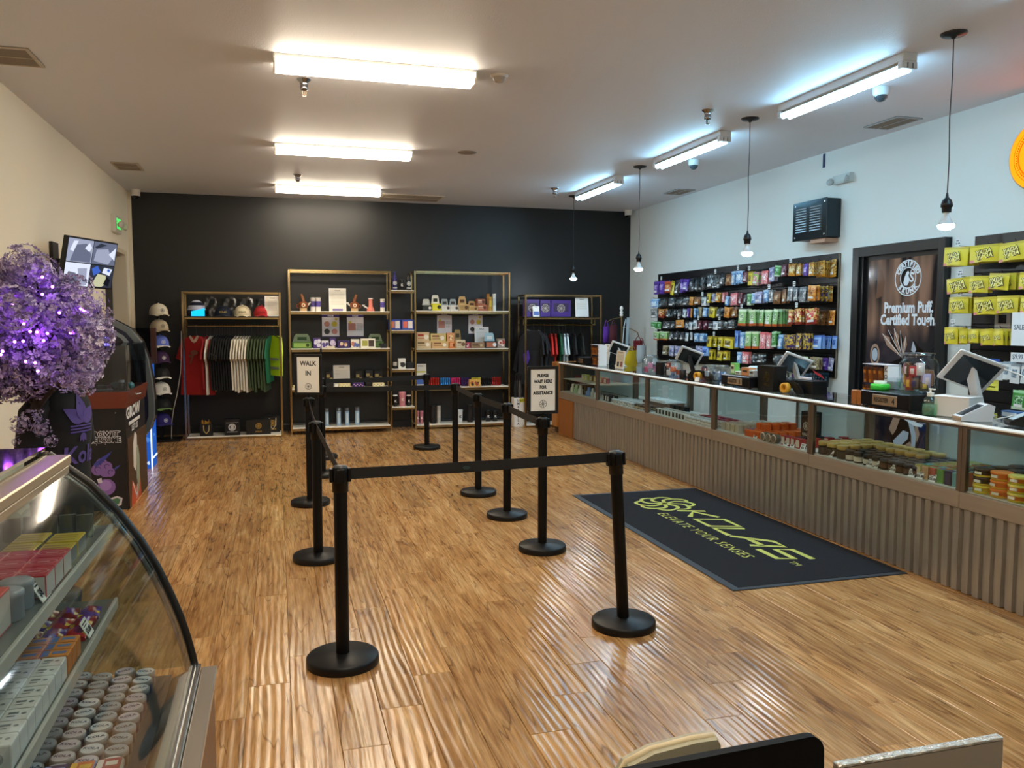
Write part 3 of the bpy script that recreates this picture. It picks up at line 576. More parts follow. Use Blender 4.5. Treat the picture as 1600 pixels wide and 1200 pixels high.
grid_of('small_box', rb, fr_(4.05, 4.3, 3), fr_(5.36, 5.48, 2), 'dark red box behind the front ones', 'box', 'dark red boxes behind', rz=QR)
tin = MB().lathe([(0.034, 0), (0.036, 0.004), (0.036, 0.05), (0.034, 0.054), (0.026, 0.0545), (0.0, 0.054)], n=16, mi=[0, 1, 0, 0, 1]).mesh('tin', [mat('b8b4aa', 0.3, 0.8), mat('5c5a50', 0.4)])
for i, y in enumerate((5.90, 5.82, 5.745)): link('round_tin', tin, None, (3.90, y, DZ + 0.037), (0, -PI / 2, 0), f'silver round tin on edge, {ORD[i]} from left beside the orange boxes', 'tin', 'silver tins on edge')
kb2 = MB().box(-0.07, 0.07, -0.05, 0.05, 0, 0.24, 0, 0.003)
flower(kb2, 0.035, (0.0, -0.05, 0.12), FRONT, 1, 0.006); txt(kb2, 'KOLAS', 0.03, (0.0, -0.05, 0.05), FRONT, 1, 0.001)
txt(kb2, 'KOLAS', 0.055, (-0.07, 0, 0.13), (Vector((0, 0, 1)), Vector((0, 1, 0))), 1, 0.001)
kb2.build('tall_box', [BLACK, mat('c9c7be', 0.4)], None, (4.255, 5.82, DZ), QR, 'tall black box with round white emblem standing inside the orange-box bay', 'box')
for y, l in ((6.05, 'before the orange boxes'), (5.62, 'before the left red box'), (5.53, 'before the middle red boxes'), (5.40, 'leaning at the right end, with blue print')): card(3.872, y, DZ, f'white price card {l}, third nearest bay', words=('$25',))
# nearest bay: stacked tins of three
def stk_mesh(a, b, c): return MB().lathe([(0.052, 0), (0.056, 0.003), (0.056, 0.012), (0.056, 0.034), (0.058, 0.036), (0.058, 0.046), (0.054, 0.048), (0.0, 0.048)], n=20, mi=[0, 0, 1, 2, 2, 2, 2]).box(-0.02, 0.02, -0.0575, -0.050, 0.016, 0.031, 3).mesh('tin', [mat(a, 0.35), mat(b, 0.35), mat(c, 0.3), mat('eef0ea', 0.5)])
TN = {'y': stk_mesh('d9c83a', 'cfae2a', 'e8d84e'), 'o': stk_mesh('e0b13a', 'd8701e', 'f0862e'), 'k': stk_mesh('d9c83a', '17140f', '26180f'), 'w': stk_mesh('d9c83a', 'd8701e', 'f0e070'), 'b': stk_mesh('d9c83a', '1a1c30', 'c9cce0')}
stacks = [(3.92, 3.755, 'ykk', 'first'), (3.92, 3.635, 'ooo', 'second'), (3.915, 3.515, 'www', 'third'), (3.915, 3.40, 'kkb', 'fourth'), (3.92, 3.28, 'oyo', 'fifth')]
tname = {'y': 'yellow', 'o': 'orange', 'k': 'black-banded', 'w': 'yellow-lidded orange', 'b': 'blue-lidded dark'}
lv = ['bottom', 'middle', 'top']
for x, y, s, nm in stacks:
    for k, ch in enumerate(s): link('stacked_tin', TN[ch], None, (x, y, DZ + 0.0485 * k), QR + random.uniform(-0.3, 0.3), f'{tname[ch]} tin, {lv[k]} of the {nm} stack from left, nearest bay', 'tin', 'stacked round tins')
for i, x in enumerate((4.045, 4.17)):
    for j, y in enumerate(fr_(3.75, 3.3, 5)):
        s = random.choice(('okk', 'wok', 'oyo'))
        for k, ch in enumerate(s): link('stacked_tin', TN[ch], None, (x, y, DZ + 0.0485 * k), QR, f'round tin, {lv[k]} of the {ORD[j]} stack in the {["second", "third"][i]} row back, nearest bay', 'tin', f'stacked tins {["second", "third"][i]} row')
# far bays
wb = box_mesh(0.05, 0.05, 0.06, ('e6e4dc', '3a3430', 'cfd4d6')); pb = box_mesh(0.05, 0.05, 0.07, ('241f22', 'd8cfc8', '4a3a3a')); sj = jar_mesh(0.03, 0.05, '6a5a4a', '4a3226', 'b9a88a'); clr = jar_mesh(0.033, 0.05, 'd8dde0', 'b7b0a8', 'd8d2ca')
grid_of('small_box', wb, fr_(3.91, 4.0, 2), fr_(7.35, 7.95, 9), 'white and dark carton, third farthest bay', 'box', 'white and dark cartons', rz=QR)
for i, y in enumerate((7.86, 7.74, 7.62)): link('small_box', box_mesh(0.09, 0.06, 0.10, ('14151a', '26282e', '1c1d22')), None, (4.05, y, DZ), QR, f'black box, {ORD[i]} from left, behind small cartons in third farthest bay', 'box', 'black boxes in far bay')
grid_of('glass_jar', clr, fr_(3.91, 4.0, 2), fr_(6.78, 7.28, 8), 'small clear tub, third farthest bay', 'jar', 'clear tubs in far bay')
grid_of('flat_pack', box_mesh(0.10, 0.06, 0.025, ('8e2c38', '6a1f50', 'a83a44')), fr_(4.2, 4.3, 2), fr_(6.95, 7.5, 5), 'flat maroon packet, third farthest bay', 'packet', 'maroon packets', rz=QR, z=DZ)
t = MB().box(-0.34, 0.34, -0.14, 0.14, 0.0, 0.012).box(-0.34, 0.34, -0.14, -0.13, 0.012, 0.03).build('white_tray', mat('edf1f2', 0.4), None, (4.25, 8.55, DZ + 0.07), QR, 'white tray raised at the back of the second farthest bay', 'tray')
MB().box(-0.32, 0.32, -0.10, 0.12, 0, 0.069, 0, 0.003).build('tray_stand', mat('8a6a58', 0.5), None, (4.25, 8.55, DZ), QR, 'brown printed carton under the white tray, second farthest bay', 'box')
grid_of('small_box', pb, fr_(3.91, 3.98, 2), fr_(9.28, 9.45, 3), 'small dark carton, second farthest bay', 'box', 'dark cartons in second farthest bay', rz=QR)
grid_of('glass_jar', clr, fr_(3.91, 4.02, 2), fr_(8.6, 9.15, 9), 'small pale tub, second farthest bay', 'jar', 'pale tubs in second farthest bay')
grid_of('glass_jar', sj, fr_(3.91, 4.0, 2), fr_(8.2, 8.5, 5), 'small brown jar, second farthest bay', 'jar', 'brown jars in second farthest bay')
for i, y in enumerate((9.12, 8.98, 8.84, 8.7)): card(3.872, y, DZ, f'white price card, {ORD[i]} from left in the second farthest bay', words=('$20',))
for i, (y, c, r) in enumerate(((10.7, 'd9dccf', .035), (10.55, 'a9c9a0', .045), (10.4, 'e8eae4', .04), (10.22, '4a3a2a', .035), (10.08, '6a8fd0', .05), (9.95, 'c9ccc8', .035), (9.8, 'e4e4e0', .04))):
    mb = MB().lathe([(r, 0), (r, 0.05), (r * 0.5, 0.075), (r * 0.45, 0.11), (r * 0.2, 0.112)], n=12); mb.build('glass_pipe', mat(c, 0.2), None, (3.95, y, DZ), 0, f'small glass piece with narrow neck, {ORD[i]} from left in farthest bay', 'glass piece', 'glass pieces in the farthest bay')
for i, (y, c) in enumerate(((10.6, 'c9c24a'), (10.48, 'd8cf5a'), (10.3, 'b98f4a'), (10.15, 'c98a6a'), (9.95, 'b85a6a'), (9.8, 'a84a5a'))):
    box_m = box_mesh(0.09, 0.05, 0.07, (c, 'e6dfc8', c)); link('small_box', box_m, None, (4.08, y, 0.784), QR, f'small carton, {ORD[i]} from left on the inner shelf of the farthest bay', 'box', 'cartons on the inner shelf')
# ================================================================ ON THE COUNTER
TZ = 1.0125
def regbox(y, n, w=0.42, d=0.26, h=0.105, x=3.99, label='', num='4'):
    t = thing('cash_drawer', label, 'cash drawer', (x, y, TZ), QR, 'black register boxes')
    MB().box(-w / 2, w / 2, -d / 2, d / 2, 0.012, h, 0, 0.006).build('case', mat('0b0c0f', 0.3), t)
    for sx in (-1, 1):
        for sy in (-1, 1): MB().cyl(sx * (w / 2 - 0.03), sy * (d / 2 - 0.03), 0, 0.012, 0.012, 10).build('foot', BLACKM, t)
    pl = MB().box(-w * 0.24, w * 0.26, -d / 2 - 0.004, -d / 2, 0.026, h - 0.02, 0, 0.002); 
    txt(pl, 'REGISTER', 0.040, (-w * 0.055, -d / 2 - 0.004, h * 0.52), FRONT, 1, 0.0013, sx=0.78); txt(pl, num, 0.052, (w * 0.19, -d / 2 - 0.004, h * 0.5), FRONT, 1, 0.0015)
    pl.build('name_plate', [mat('b39d80', 0.25, 0.4), INK], t, label='tan name plate with black lettering')
    return t
regbox(4.52, 4, label='long black register box with tan name plate, number four', w=0.46, h=0.115, num='4')
regbox(6.37, 3, label='black register box with tan name plate beside the black emblem bag', w=0.46, num='3')
regbox(10.2, 1, label='small black register box at the far end of the counter', w=0.34, h=0.10, num='1', x=4.0)
def wrap_display(x, y, z, label, n=2, word='KOLAS'):
    t = thing('wrap_display', label, 'display', (x, y, z), QR, 'counter displays of brown wraps')
    w = 0.20 if n > 1 else 0.12
    MB().box(-w / 2, w / 2, 0.06, 0.065, 0, 0.268).box(-w / 2, w / 2, -0.06, 0.06, 0, 0.006).box(-w / 2, w / 2, -0.06, 0.06, 0.13, 0.136).build('rack', mat('2a1c4a', 0.35), t)
    MB().box(-w / 2 - 0.004, w / 2 + 0.038, -0.062, 0.065, 0.266, 0.270).build('top_lip', mat('e8e6f0', 0.4), t)
    s = MB().box(w / 2, w / 2 + 0.034, -0.045, 0.065, 0, 0.265)
    for i, ch in enumerate(word): txt(s, ch, 0.042, (w / 2 + 0.017, -0.045, 0.235 - i * 0.05), FRONT, 1, 0.0008)
    s.build('side_panel', [mat('eef0f2', 0.4), mat('3b2f78', 0.5)], t, label='white side panel with dark letters')
    k = 0
    for lvl in (0.008, 0.138):
        for i in range(4):
            xx = -w / 2 + w * (i + 0.5) / 4
            m = MB().sheet(lambda u, v: (xx + (u - 0.5) * w * 0.235, -0.05 - 0.012 * math.sin(PI * u) - 0.01 * v, lvl + v * 0.112), 4, 5, lambda a, b: 1 if b in (0, 3) and a in (1, 2) else (2 if b == 4 else 0))
            m.box(xx - w * 0.115, xx + w * 0.115, -0.045, 0.05, lvl, lvl + 0.10, 0)
            m.build('wrap_packet', [mat(['8a4d1c', '6a3514'][(i + (lvl > 0.1)) % 2], 0.4), mat('b9741f', 0.35), mat('4a230f', 0.4)], t)
wrap_display(4.03, 9.98, TZ, 'brown wrap display beside the small black register box, far end')
wrap_display(4.12, 4.88, TZ + 0.01, 'brown wrap display with white K panel beside register four')
t = thing('wrap_pack_pair', 'two orange-brown wrap packets standing left of register four', 'packet', (3.93, 4.85, TZ), QR)
for s in (-1, 1): MB().box(-0.055 + (0 if s > 0 else 0) + s * 0.031 + 0.026, -0.055 + s * 0.031 + 0.084, -0.02, 0.02, 0, 0.10, 0, 0.004).build('packet', mat('a8672a', 0.4, bump=0.3, vary=0.3), t)
def flyer(x, y, z, w, h, label, rz=QR, tilt=0.12, words=('KOLAS',), bands=(), bg='efe9dc', name='flyer_holder', cat='flyer', base=True):
    t = thing(name, label, cat, (x, y, z), rz)
    tr = (-tilt, 0, 0)
    m = MB().box(-w / 2, w / 2, -0.002, 0.002, 0, h); put2d(m, *rect2(-w * 0.46, w * 0.46, h * 0.03, h * 0.97), (0, -0.002, 0), FRONT, 1)
    for i, wd in enumerate(words): txt(m, wd, h * 0.075, (0, -0.0022, h * (0.9 - 0.09 * i)), FRONT, 2, 0.0004)
    for (u0, u1, v0, v1, c) in bands: put2d(m, *rect2(w * (u0 - 0.5), w * (u1 - 0.5), h * v0, h * v1), (0, -0.002, 0), FRONT, 3 + ['2c2a28', '8a5a4a', '5a3f9a', 'c9a06a', 'b9b4a8', '4a6fc0', 'd8d24a', '9a9890'].index(c), off=0.0012)
    s = m.build('sheet', [mat('f4f4f0', 0.3), mat(bg, 0.5), INK] + [mat(c, 0.5) for c in ('2c2a28', '8a5a4a', '5a3f9a', 'c9a06a', 'b9b4a8', '4a6fc0', 'd8d24a', '9a9890')], t); s.rotation_euler = tr
    if base: MB().box(-w / 2, w / 2, -0.03, 0.035, 0, 0.004).build('base', ACRYL, t)
    return t
lines = lambda v0, v1, n, c='b9b4a8', u0=0.12, u1=0.88: [(u0, u1, v0 + (v1 - v0) * i / n, v0 + (v1 - v0) * i / n + 0.012, c) for i in range(n)]
flyer(4.0, 9.22, TZ, 0.25, 0.22, 'cream flyer with small product pictures on the far counter', words=('KOLAS REWARDS',), bands=lines(0.5, 0.8, 5, '9a9890') + [(0.2, 0.42, 0.12, 0.38, '2c2a28'), (0.58, 0.84, 0.12, 0.4, '8a5a4a')], bg='d9c9ae')
flyer(4.25, 10.25, TZ, 0.20, 0.27, 'white flyer standing behind the far brown wrap display', bands=lines(0.5, 0.8, 4) + [(0.1, 0.5, 0.08, 0.35, '8a5a4a')])
def tablet(x, y, label, rz=QR, s=1.0, screen='10151a', arm='cfd4d6', lean=0.45):
    t = thing('tablet_stand', label, 'tablet', (x, y, TZ), rz, 'point of sale tablets')
    MB().box(-0.07 * s, 0.07 * s, -0.06 * s, 0.06 * s, 0, 0.01 * s, 0, 0.003).build('base', mat(arm, 0.3), t)
    MB().prism([(0.05 * s, 0.01 * s), (0.02 * s, 0.01 * s), (-0.05 * s, 0.24 * s), (-0.03 * s, 0.25 * s)], 'x', -0.025 * s, 0.025 * s).build('arm', mat(arm, 0.3), t)
    sc_ = MB().box(-0.12 * s, 0.12 * s, -0.010, 0.010, -0.10 * s, 0.10 * s, 0, 0.006).box(-0.103 * s, 0.103 * s, 0.0099, 0.0115, -0.083 * s, 0.083 * s, 1).box(-0.096 * s, 0.10 * s, -0.0118, -0.0099, -0.086 * s, 0.082 * s, 1, 0.001)
    o = sc_.build('screen', [mat('d6d8d8', 0.3), mat(screen, 0.1)], t); o.location = (0, -0.03 * s, 0.22 * s); o.rotation_euler = (lean + 0.25, 0.35, 1.25)
tablet(4.25, 9.75, 'white tablet stand leaning behind the far flyers'); tablet(4.12, 7.63, 'black and white tablet stand beside the black cylinder', screen='0a0b0d', arm='1a1b1e')
tablet(4.22, 5.98, 'white tablet arm rising behind the black emblem bag'); tablet(4.16, 4.08, 'large white tablet stand beside the candy jar', s=1.25, arm='dfe2e4')
def clear_jar(x, y, r, h, label, fill, z=TZ):
    t = thing('clear_jar', label, 'jar', (x, y, z), 0, None)
    MB().lathe([(r * 0.92, 0), (r, 0.01), (r, h * 0.78), (r * 0.72, h * 0.9), (r * 0.72, h * 0.97), (r * 0.76, h)], n=20).build('glass_body', glass('e6eef2', 0.03, 0.10, 0.6), t)
    MB().lathe([(r * 0.78, h * 0.93), (r * 0.78, h), (r * 0.3, h + 0.006), (0.0, h + 0.006)], n=20).build('lid', glass('dfe8ee', 0.05, 0.2, 0.7), t)
    k = 0
    for c in fill:
        a = 2 * PI * k / len(fill); q = r * 0.55; zz = 0.015 + (k % 3) * h * 0.22
        m = MB().box(-r * 0.3, r * 0.3, -r * 0.12, r * 0.12, 0, h * 0.32, 0, r * 0.05); m.build('packet', mat(c, 0.35), t, (q * math.cos(a), q * math.sin(a), zz), a + PI / 2); k += 1
clear_jar(3.98, 8.30, 0.10, 0.20, 'clear jar with pink and dark packets near the yellow bags', ['e59ac0', '1c1c1e', 'e8eef0', 'd8608a', 'e59ac0', 'e8eef0'])
clear_jar(4.0, 7.80, 0.10, 0.17, 'clear jar with orange and white labels before a black tablet', ['e0683a', 'f0eee8', 'c9573a', 'f0eee8', 'e0683a', 'f4f2ee'])
clear_jar(4.02, 7.05, 0.09, 0.16, 'left of two empty clear jars beside the tape dispenser', ['cfd8de', 'aab8c8'])
clear_jar(4.02, 6.85, 0.09, 0.165, 'right of two empty clear jars beside the tape dispenser', ['cfd8de', '9ab0c8'])
# the big candy jar on register four
cj = thing('candy_jar', 'big clear jar full of bright candy bags on register four', 'jar', (4.02, 4.40, TZ + 0.117), 0)
MB().lathe([(0.10, 0), (0.118, 0.012), (0.118, 0.19), (0.10, 0.222), (0.088, 0.228), (0.088, 0.25), (0.093, 0.255)], n=24).build('glass_body', glass('eef4f6', 0.02, 0.06, 0.5), cj)
MB().lathe([(0.094, 0.246), (0.094, 0.262), (0.04, 0.266), (0.0, 0.266)], n=24).build('lid', glass('dfe8ee', 0.05, 0.2, 0.7), cj)
for i, (a, z, c, w, h) in enumerate(((-2.75, 0.11, 'b82838', .05, .07), (-3.05, 0.02, 'a84838', .05, .09), (-2.6, 0.03, '5a5048', .05, .07), (2.95, 0.10, '5a3a1e', .045, .10), (2.6, 0.05, 'c9a05a', .06, .09), (2.3, 0.13, 'd878b0', .06, .06), (2.2, 0.04, '8858b8', .06, .08), (-2.2, 0.12, 'e8dede', .05, .08), (-1.7, 0.04, 'c9b8d8', .06, .09), (1.2, 0.05, '8a8a90', .06, .1), (0.2, 0.05, 'b89a78', .06, .1), (-0.8, 0.05, '9a6a48', .06, .1), (1.9, .10, '7ab8d8', .05, .05), (-1.9, .02, '6a5a48', .05, .06))):
    m = MB().sheet(lambda u, v: ((u - 0.5) * w, -0.012 * math.sin(PI * u) * math.sin(PI * v), v * h), 4, 4, lambda p, q: 1 if (p in (1, 2) and q in (1, 2)) else 0); m.box(-w / 2, w / 2, 0, 0.02, 0, h)
    m.build('candy_bag', [mat(c, 0.3), mat(['f0d8d8', 'e8c04a', '2a2a6a', 'f4f0f0'][i % 4], 0.3)], cj, (0.085 * math.cos(a), 0.085 * math.sin(a), z), a + PI / 2)
t = thing('green_tub', 'bright green round tub with white lid on register four', 'tub', (3.96, 4.68, TZ + 0.117), 0)
MB().lathe([(0.055, 0), (0.062, 0.004), (0.062, 0.036), (0.057, 0.04)], n=24).build('body', mat('3fd84a', 0.35), t); MB().lathe([(0.04, 0.04), (0.042, 0.06), (0.0, 0.061)], n=20).build('cap', mat('dff0e2', 0.4), t)
for i, (y, c) in enumerate(((4.73, '9aa0a4'), (4.56, 'c9d4c4'))): MB().box(-0.07, 0.07, -0.05, 0.05, 0, 0.075, 0, 0.004).box(-0.05, 0.05, -0.03, 0.03, 0.003, 0.05, 1).build('clear_box', [ACRYL, mat(c, 0.6)], None, (4.10, y, TZ + 0.117), QR, ['clear plastic box behind the green tub', 'clear plastic box with pale sheets left of the candy jar'][i], 'box')
t = thing('white_carton', 'plain white cube carton right of register four', 'box', (4.03, 4.08, TZ), QR + 0.35); MB().box(-0.105, 0.105, -0.085, 0.085, 0, 0.125, 0, 0.004).build('body', mat('e6e6e4', 0.5), t); MB().box(-0.107, 0.107, -0.087, 0.087, 0.118, 0.128, 0, 0.003).build('lid', mat('f2f3f4', 0.45), t)
t = thing('sanitizer_bottle', 'clear pump bottle of sanitizer gel before register four', 'bottle', (3.905, 4.17, TZ), 0)
MB().lathe([(0.04, 0), (0.045, 0.004), (0.045, 0.075), (0.04, 0.10), (0.022, 0.118), (0.018, 0.122)], n=20).build('body', glass('e8f6ee', 0.02, 0.10, 0.6), t)
MB().lathe([(0.040, 0.003), (0.042, 0.007), (0.042, 0.07), (0.0, 0.0705)], n=18).build('gel', glass('c4ecd0', 0.05, 0.05, 0.3, 0.25, 'd5f2dc'), t)
MB().cyl(0, 0, 0.118, 0.142, 0.02, 14).cyl(0, 0, 0.142, 0.16, 0.006, 8).box(-0.006, 0.006, -0.035, 0.012, 0.16, 0.168, 0, 0.002).build('pump', mat('f2f6f4', 0.35), t)
def terminal(x, y, label, body, rz, scr='3a4044'):
    t = thing('card_terminal', label, 'card terminal', (x, y, TZ), rz, 'card payment terminals')
    MB().prism([(-0.10, 0.008), (-0.10, 0.03), (0.06, 0.105), (0.10, 0.09), (0.085, 0.0), (-0.02, 0.0)], 'x', -0.045, 0.045).build('body', mat(body, 0.3), t)
    m = MB(); n_ = Vector((0, -0.0745, 0.16)).normalized(); a = Vector((0, -0.085, 0.037)); b = Vector((0, 0.04, 0.0956)); n_ = Vector((0, -(0.0956 - 0.037), 0.125)).normalized() * 0.0012
    m.quad(*[tuple(p + n_ + Vector((s * 0.036, 0, 0))) for p, s in ((a, -1), (a, 1), (b, 1), (b, -1))]); m.build('screen', mat(scr, 0.12), t)
    MB().prism([(-0.098, 0.004), (-0.105, 0.02), (-0.103, 0.03), (-0.098, 0.03)], 'x', -0.043, 0.043).build('front_band', mat('b39d80' if body != '111316' else '22252a', 0.4), t)
terminal(3.93, 3.86, 'white card terminal with grey screen beside the sanitizer bottle', 'e6e8ec', QR - 0.25); terminal(4.02, 3.58, 'black card terminal with lit screen at the right frame edge', '111316', QR - 0.5, 'b8d0e4')
MB().tube([(4.20, 3.92, TZ + 0.30), (4.26, 3.84, TZ + 0.26), (4.27, 3.74, TZ + 0.16), (4.2, 3.75, TZ + 0.05), (4.1, 3.86, TZ + 0.005)], 0.004, 6).build('cable', mat('e6e6e2', 0.4), None, (0, 0, 0), 0, 'thin white cable looping behind the white carton', 'cable')
MB().box(-0.06, 0.06, -0.03, 0.03, 0, 0.04, 0, 0.003).box(-0.05, 0.05, -0.0315, -0.029, 0.008, 0.032, 1).build('small_blue_box', [mat('3a6aa8', 0.4), mat('cfe0f0', 0.4)], None, (4.30, 3.93, TZ), QR, 'small blue carton behind the white carton on the near counter', 'box')
def tape_gun(x, y, label):
    t = thing('tape_dispenser', label, 'tape dispenser', (x, y, TZ), QR + 0.2, 'tape dispensers')
    pts = [(0.16 * math.cos(a) , 0.085 * math.sin(a)) for a in [PI * i / 10 for i in range(11)]]
    v, f = ribbon(pts, 0.03); m = MB()
    put2d(m, v, f, (0, 0.02, 0.0), FRONT, 0, off=0.0); put2d(m, v, [tuple(reversed(q)) for q in f], (0, 0.06, 0), FRONT, 0, off=0.0)
    m.prism([(-0.17, 0), (-0.17, 0.05), (-0.12, 0.09), (0.0, 0.10), (0.10, 0.075), (0.16, 0.0), (0.10, 0.0), (0.05, 0.05), (-0.05, 0.06), (-0.10, 0.0)], 'y', 0.015, 0.07, 0); m.build('handle', mat('0d0e10', 0.35), t)
    MB().lathe([(0.022, -0.020), (0.042, -0.020), (0.042, 0.020), (0.022, 0.020), (0.022, -0.020)], n=20).build('tape_roll', mat('e0a12a', 0.4), t, (0.02, -0.022, 0.043), (PI / 2, 0, 0))
    return t
tape_gun(3.97, 7.22, 'black tape dispenser with yellow roll left of two clear jars'); tape_gun(3.97, 5.78, 'black tape dispenser with yellow roll right of the emblem bag')
MB().box(-0.04, 0.04, -0.002, 0.002, 0, 0.04).build('white_label', PAPER, None, (3.90, 7.12, TZ), (-0.3, 0, QR), 'small white card leaning before the left tape dispenser', 'card')
MB().lathe([(0.032, 0), (0.034, 0.003), (0.034, 0.085), (0.030, 0.09), (0.0, 0.09)], n=16).build('dark_cylinder', mat('2a2624', 0.25, 0.4), None, (3.93, 7.46, TZ), 0, 'short dark metal cylinder before the black tablet stand', 'canister')
MB().lathe([(0.03, 0), (0.03, 0.11), (0.02, 0.125), (0.0, 0.125)], n=14, mi=[0, 1, 1]).build('red_can', [mat('8a2030', 0.3), mat('1a1a1c', 0.3)], None, (4.15, 7.42, TZ), 0, 'dark red can behind the short dark cylinder', 'can')
MB().box(-0.06, 0.06, -0.05, 0.05, 0, 0.14, 0, 0.004).build('black_cube', BLACK, None, (3.98, 8.02, TZ), QR, 'plain black box between two clear jars on the counter', 'box')
MB().box(-0.075, 0.075, -0.06, 0.06, 0, 0.11, 0, 0.006).box(-0.06, 0.06, -0.04, 0.04, 0.004, 0.08, 1).build('blue_tub', [ACRYL, mat('5a8fd0', 0.5)], None, (4.2, 7.22, TZ), QR, 'clear tub with blue packets behind the tape dispenser', 'tub')
t = thing('keyboard', 'white keyboard propped up beside register three', 'keyboard', (3.98, 6.70, TZ), QR - 0.5)
m = MB().box(-0.15, 0.15, -0.06, 0.06, 0, 0.02, 0, 0.004); m.build('body', mat('e6e8ea', 0.4), t).rotation_euler = (0.3, 0, 0)
k = MB()
for i in range(12):
    for j in range(4): k.box(-0.14 + i * 0.0235, -0.121 + i * 0.0235, -0.05 + j * 0.026, -0.03 + j * 0.026, 0.02, 0.025)
k.build('keys', mat('9aa2a8', 0.5), t, kind='stuff').rotation_euler = (0.3, 0, 0)
for i, (y, z, w, d, h, cs, l) in enumerate(((6.53, 0.106, .07, .05, .10, ('7ac060', 'd8f0cc', '4a9a40'), 'green and white carton standing on register three'), (6.44, 0.106, .09, .06, .03, ('dfe8e4', 'c9d8d4', 'e6eeee'), 'low white packet on register three beside the green carton'), (6.31, 0.106, .12, .07, .07, ('c9895a', 'd89a6a', 'e0b08a'), 'orange-brown printed carton on the front of register three'), (6.21, 0.106, .08, .07, .055, ('dfe6ea', 'a8c0c8', 'eef2f4'), 'clear and white carton right of the orange-brown one'))):
    link('counter_box', box_mesh(w, d, h, cs + ('4a3a2a',)), None, (3.96, y, TZ + z), QR, l, 'box')
MB().box(-0.16, 0.16, -0.08, 0.08, 0, 0.03, 0, 0.004).box(-0.14, 0.14, -0.06, 0.06, 0.03, 0.075, 1, 0.01).build('sanitizer_tray', [ACRYL, mat('b8ccd4', 0.3)], None, (4.12, 6.34, TZ + 0.106), QR, 'clear tray of bottles at the back of register three', 'tray')
eb = thing('emblem_bag', 'black paper bag with gold flower emblem right of register three', 'bag', (3.98, 5.99, TZ), QR)
m = MB().prism([(-0.11, 0), (-0.125, 0.21), (0.125, 0.21), (0.11, 0)], 'y', -0.06, 0.06); flower(m, 0.04, (0.02, -0.06, 0.12), FRONT, 1, 0.007); txt(m, 'KOLAS', 0.03, (0.02, -0.06, 0.055), FRONT, 1, 0.001); m.build('bag', [mat('131210', 0.4), GOLD], eb)
MB().box(-0.12, 0.12, -0.07, 0.07, 0, 0.11, 0, 0.005).build('black_carton', mat('0a0b0e', 0.3), None, (4.12, 5.66, TZ), QR, 'low black box right of the right tape dispenser', 'box')
MB().box(-0.06, 0.06, -0.02, 0.02, 0, 0.02, 0, 0.003).build('white_packet', mat('e8e4f0', 0.4), None, (4.10, 5.70, TZ + 0.111), QR, 'white packet lying on the low black box', 'packet')
m = MB().tube([(0, 0, 0.0), (0.02, 0.0, 0.10), (0.03, 0, 0.16)], 0.006, 6).sheet(lambda u, v: (0.03 + v * 0.10, 0.03 * (u - 0.5) + 0.01 * math.sin(6 * v), 0.16 - 0.06 * v + 0.03 * u), 4, 4, 1); m.build('red_flag', [BLACKM, mat('b01c20', 0.6)], None, (4.2, 5.78, TZ), 0, 'small red cloth on a stick behind the emblem bag', 'flag')
t = thing('marker_cup', 'black cup of pens before the white tablet arm', 'cup', (4.25, 6.12, TZ), 0); MB().lathe([(0.035, 0), (0.038, 0.10), (0.035, 0.10), (0.033, 0.01)], n=14).build('cup', BLACKM, t)
for i, c in enumerate(('c04a90', '2a8a4a', '1a1a1c', '3a3a8a')): MB().tube([(0.012 * math.cos(i * 1.6), 0.012 * math.sin(i * 1.6), 0.01), (0.03 * math.cos(i * 1.6), 0.03 * math.sin(i * 1.6), 0.17)], 0.006, 6).build('pen', mat(c, 0.4), t)
# floor mat
FM = mat('141a26', 0.95, bump=1.0, bscale=420, vary=0.35); mt = thing('floor_mat', 'dark navy entrance mat with yellow-green emblem and lettering before the counter', 'mat', (3.19, 5.58, 0))
MB().box(-0.565, 0.62, -1.34, 1.34, 0.0, 0.008, 0, 0.003).build('carpet', FM, mt)
b = MB()
for a in ((-0.62, -0.565, -1.38, 1.38), (-0.565, 0.625, -1.38, -1.34), (-0.565, 0.625, 1.34, 1.38)): b.box(*a, 0.0, 0.0065, 0, 0.002)
b.build('rubber_border', mat('2a323c', 0.6), mt)
MF = (Vector((0, -1, 0)), Vector((1, 0, 0))); YG = mat('c9cf6a', 0.85, bump=0.5, bscale=300)
m = MB(); flower(m, 0.25, (0.03, 0.82, 0.008), MF, 0, 0.032, sx=1.0, sy=1.0, off=0.0012)
# block lettering, drawn as slanted strokes
def stroke_word(mb, letters, u0, v0, w, h, gap, th, slant, o, frame):
    for L_ in letters:
        for pl, closed in L_:
            P_ = [(u0 + p[0] * w + slant * p[1] * h, v0 + p[1] * h) for p in pl]; put2d(mb, *ribbon(P_, th, closed), o, frame, 0, off=0.0012)
        u0 += w + gap
K = [([(0, 0), (0, 1)], False), ([(0.95, 1), (0.12, 0.5), (0.95, 0)], False)]
O = [([(0, 0), (1, 0), (1, 1), (0, 1)], True)]; Lt = [([(0, 1), (0, 0), (0.95, 0)], False)]
A = [([(-0.25, 0), (0.35, 1), (0.95, 1), (0.85, 0)], False), ([(0.05, 0.38), (0.9, 0.38)], False)]; S_ = [([(1, 1), (0, 1), (0, 0.52), (1, 0.48), (1, 0), (0, 0)], False)]
stroke_word(m, [K, O, Lt, A, S_], -0.55, -0.02, 0.235, 0.22, 0.065, 0.045, 0.35, (0.03, 0, 0.008), MF)
txt(m, 'ELEVATE YOUR SENSES', 0.125, (-0.16, -0.15, 0.008), MF, 0, 0.0, 0.1, sx=0.93, space=1.12, off=0.0012); txt(m, 'TM', 0.07, (0.05, -1.02, 0.008), MF, 0, off=0.0012)
m.build('lettering', YG, mt, label='yellow-green flower emblem and letters')

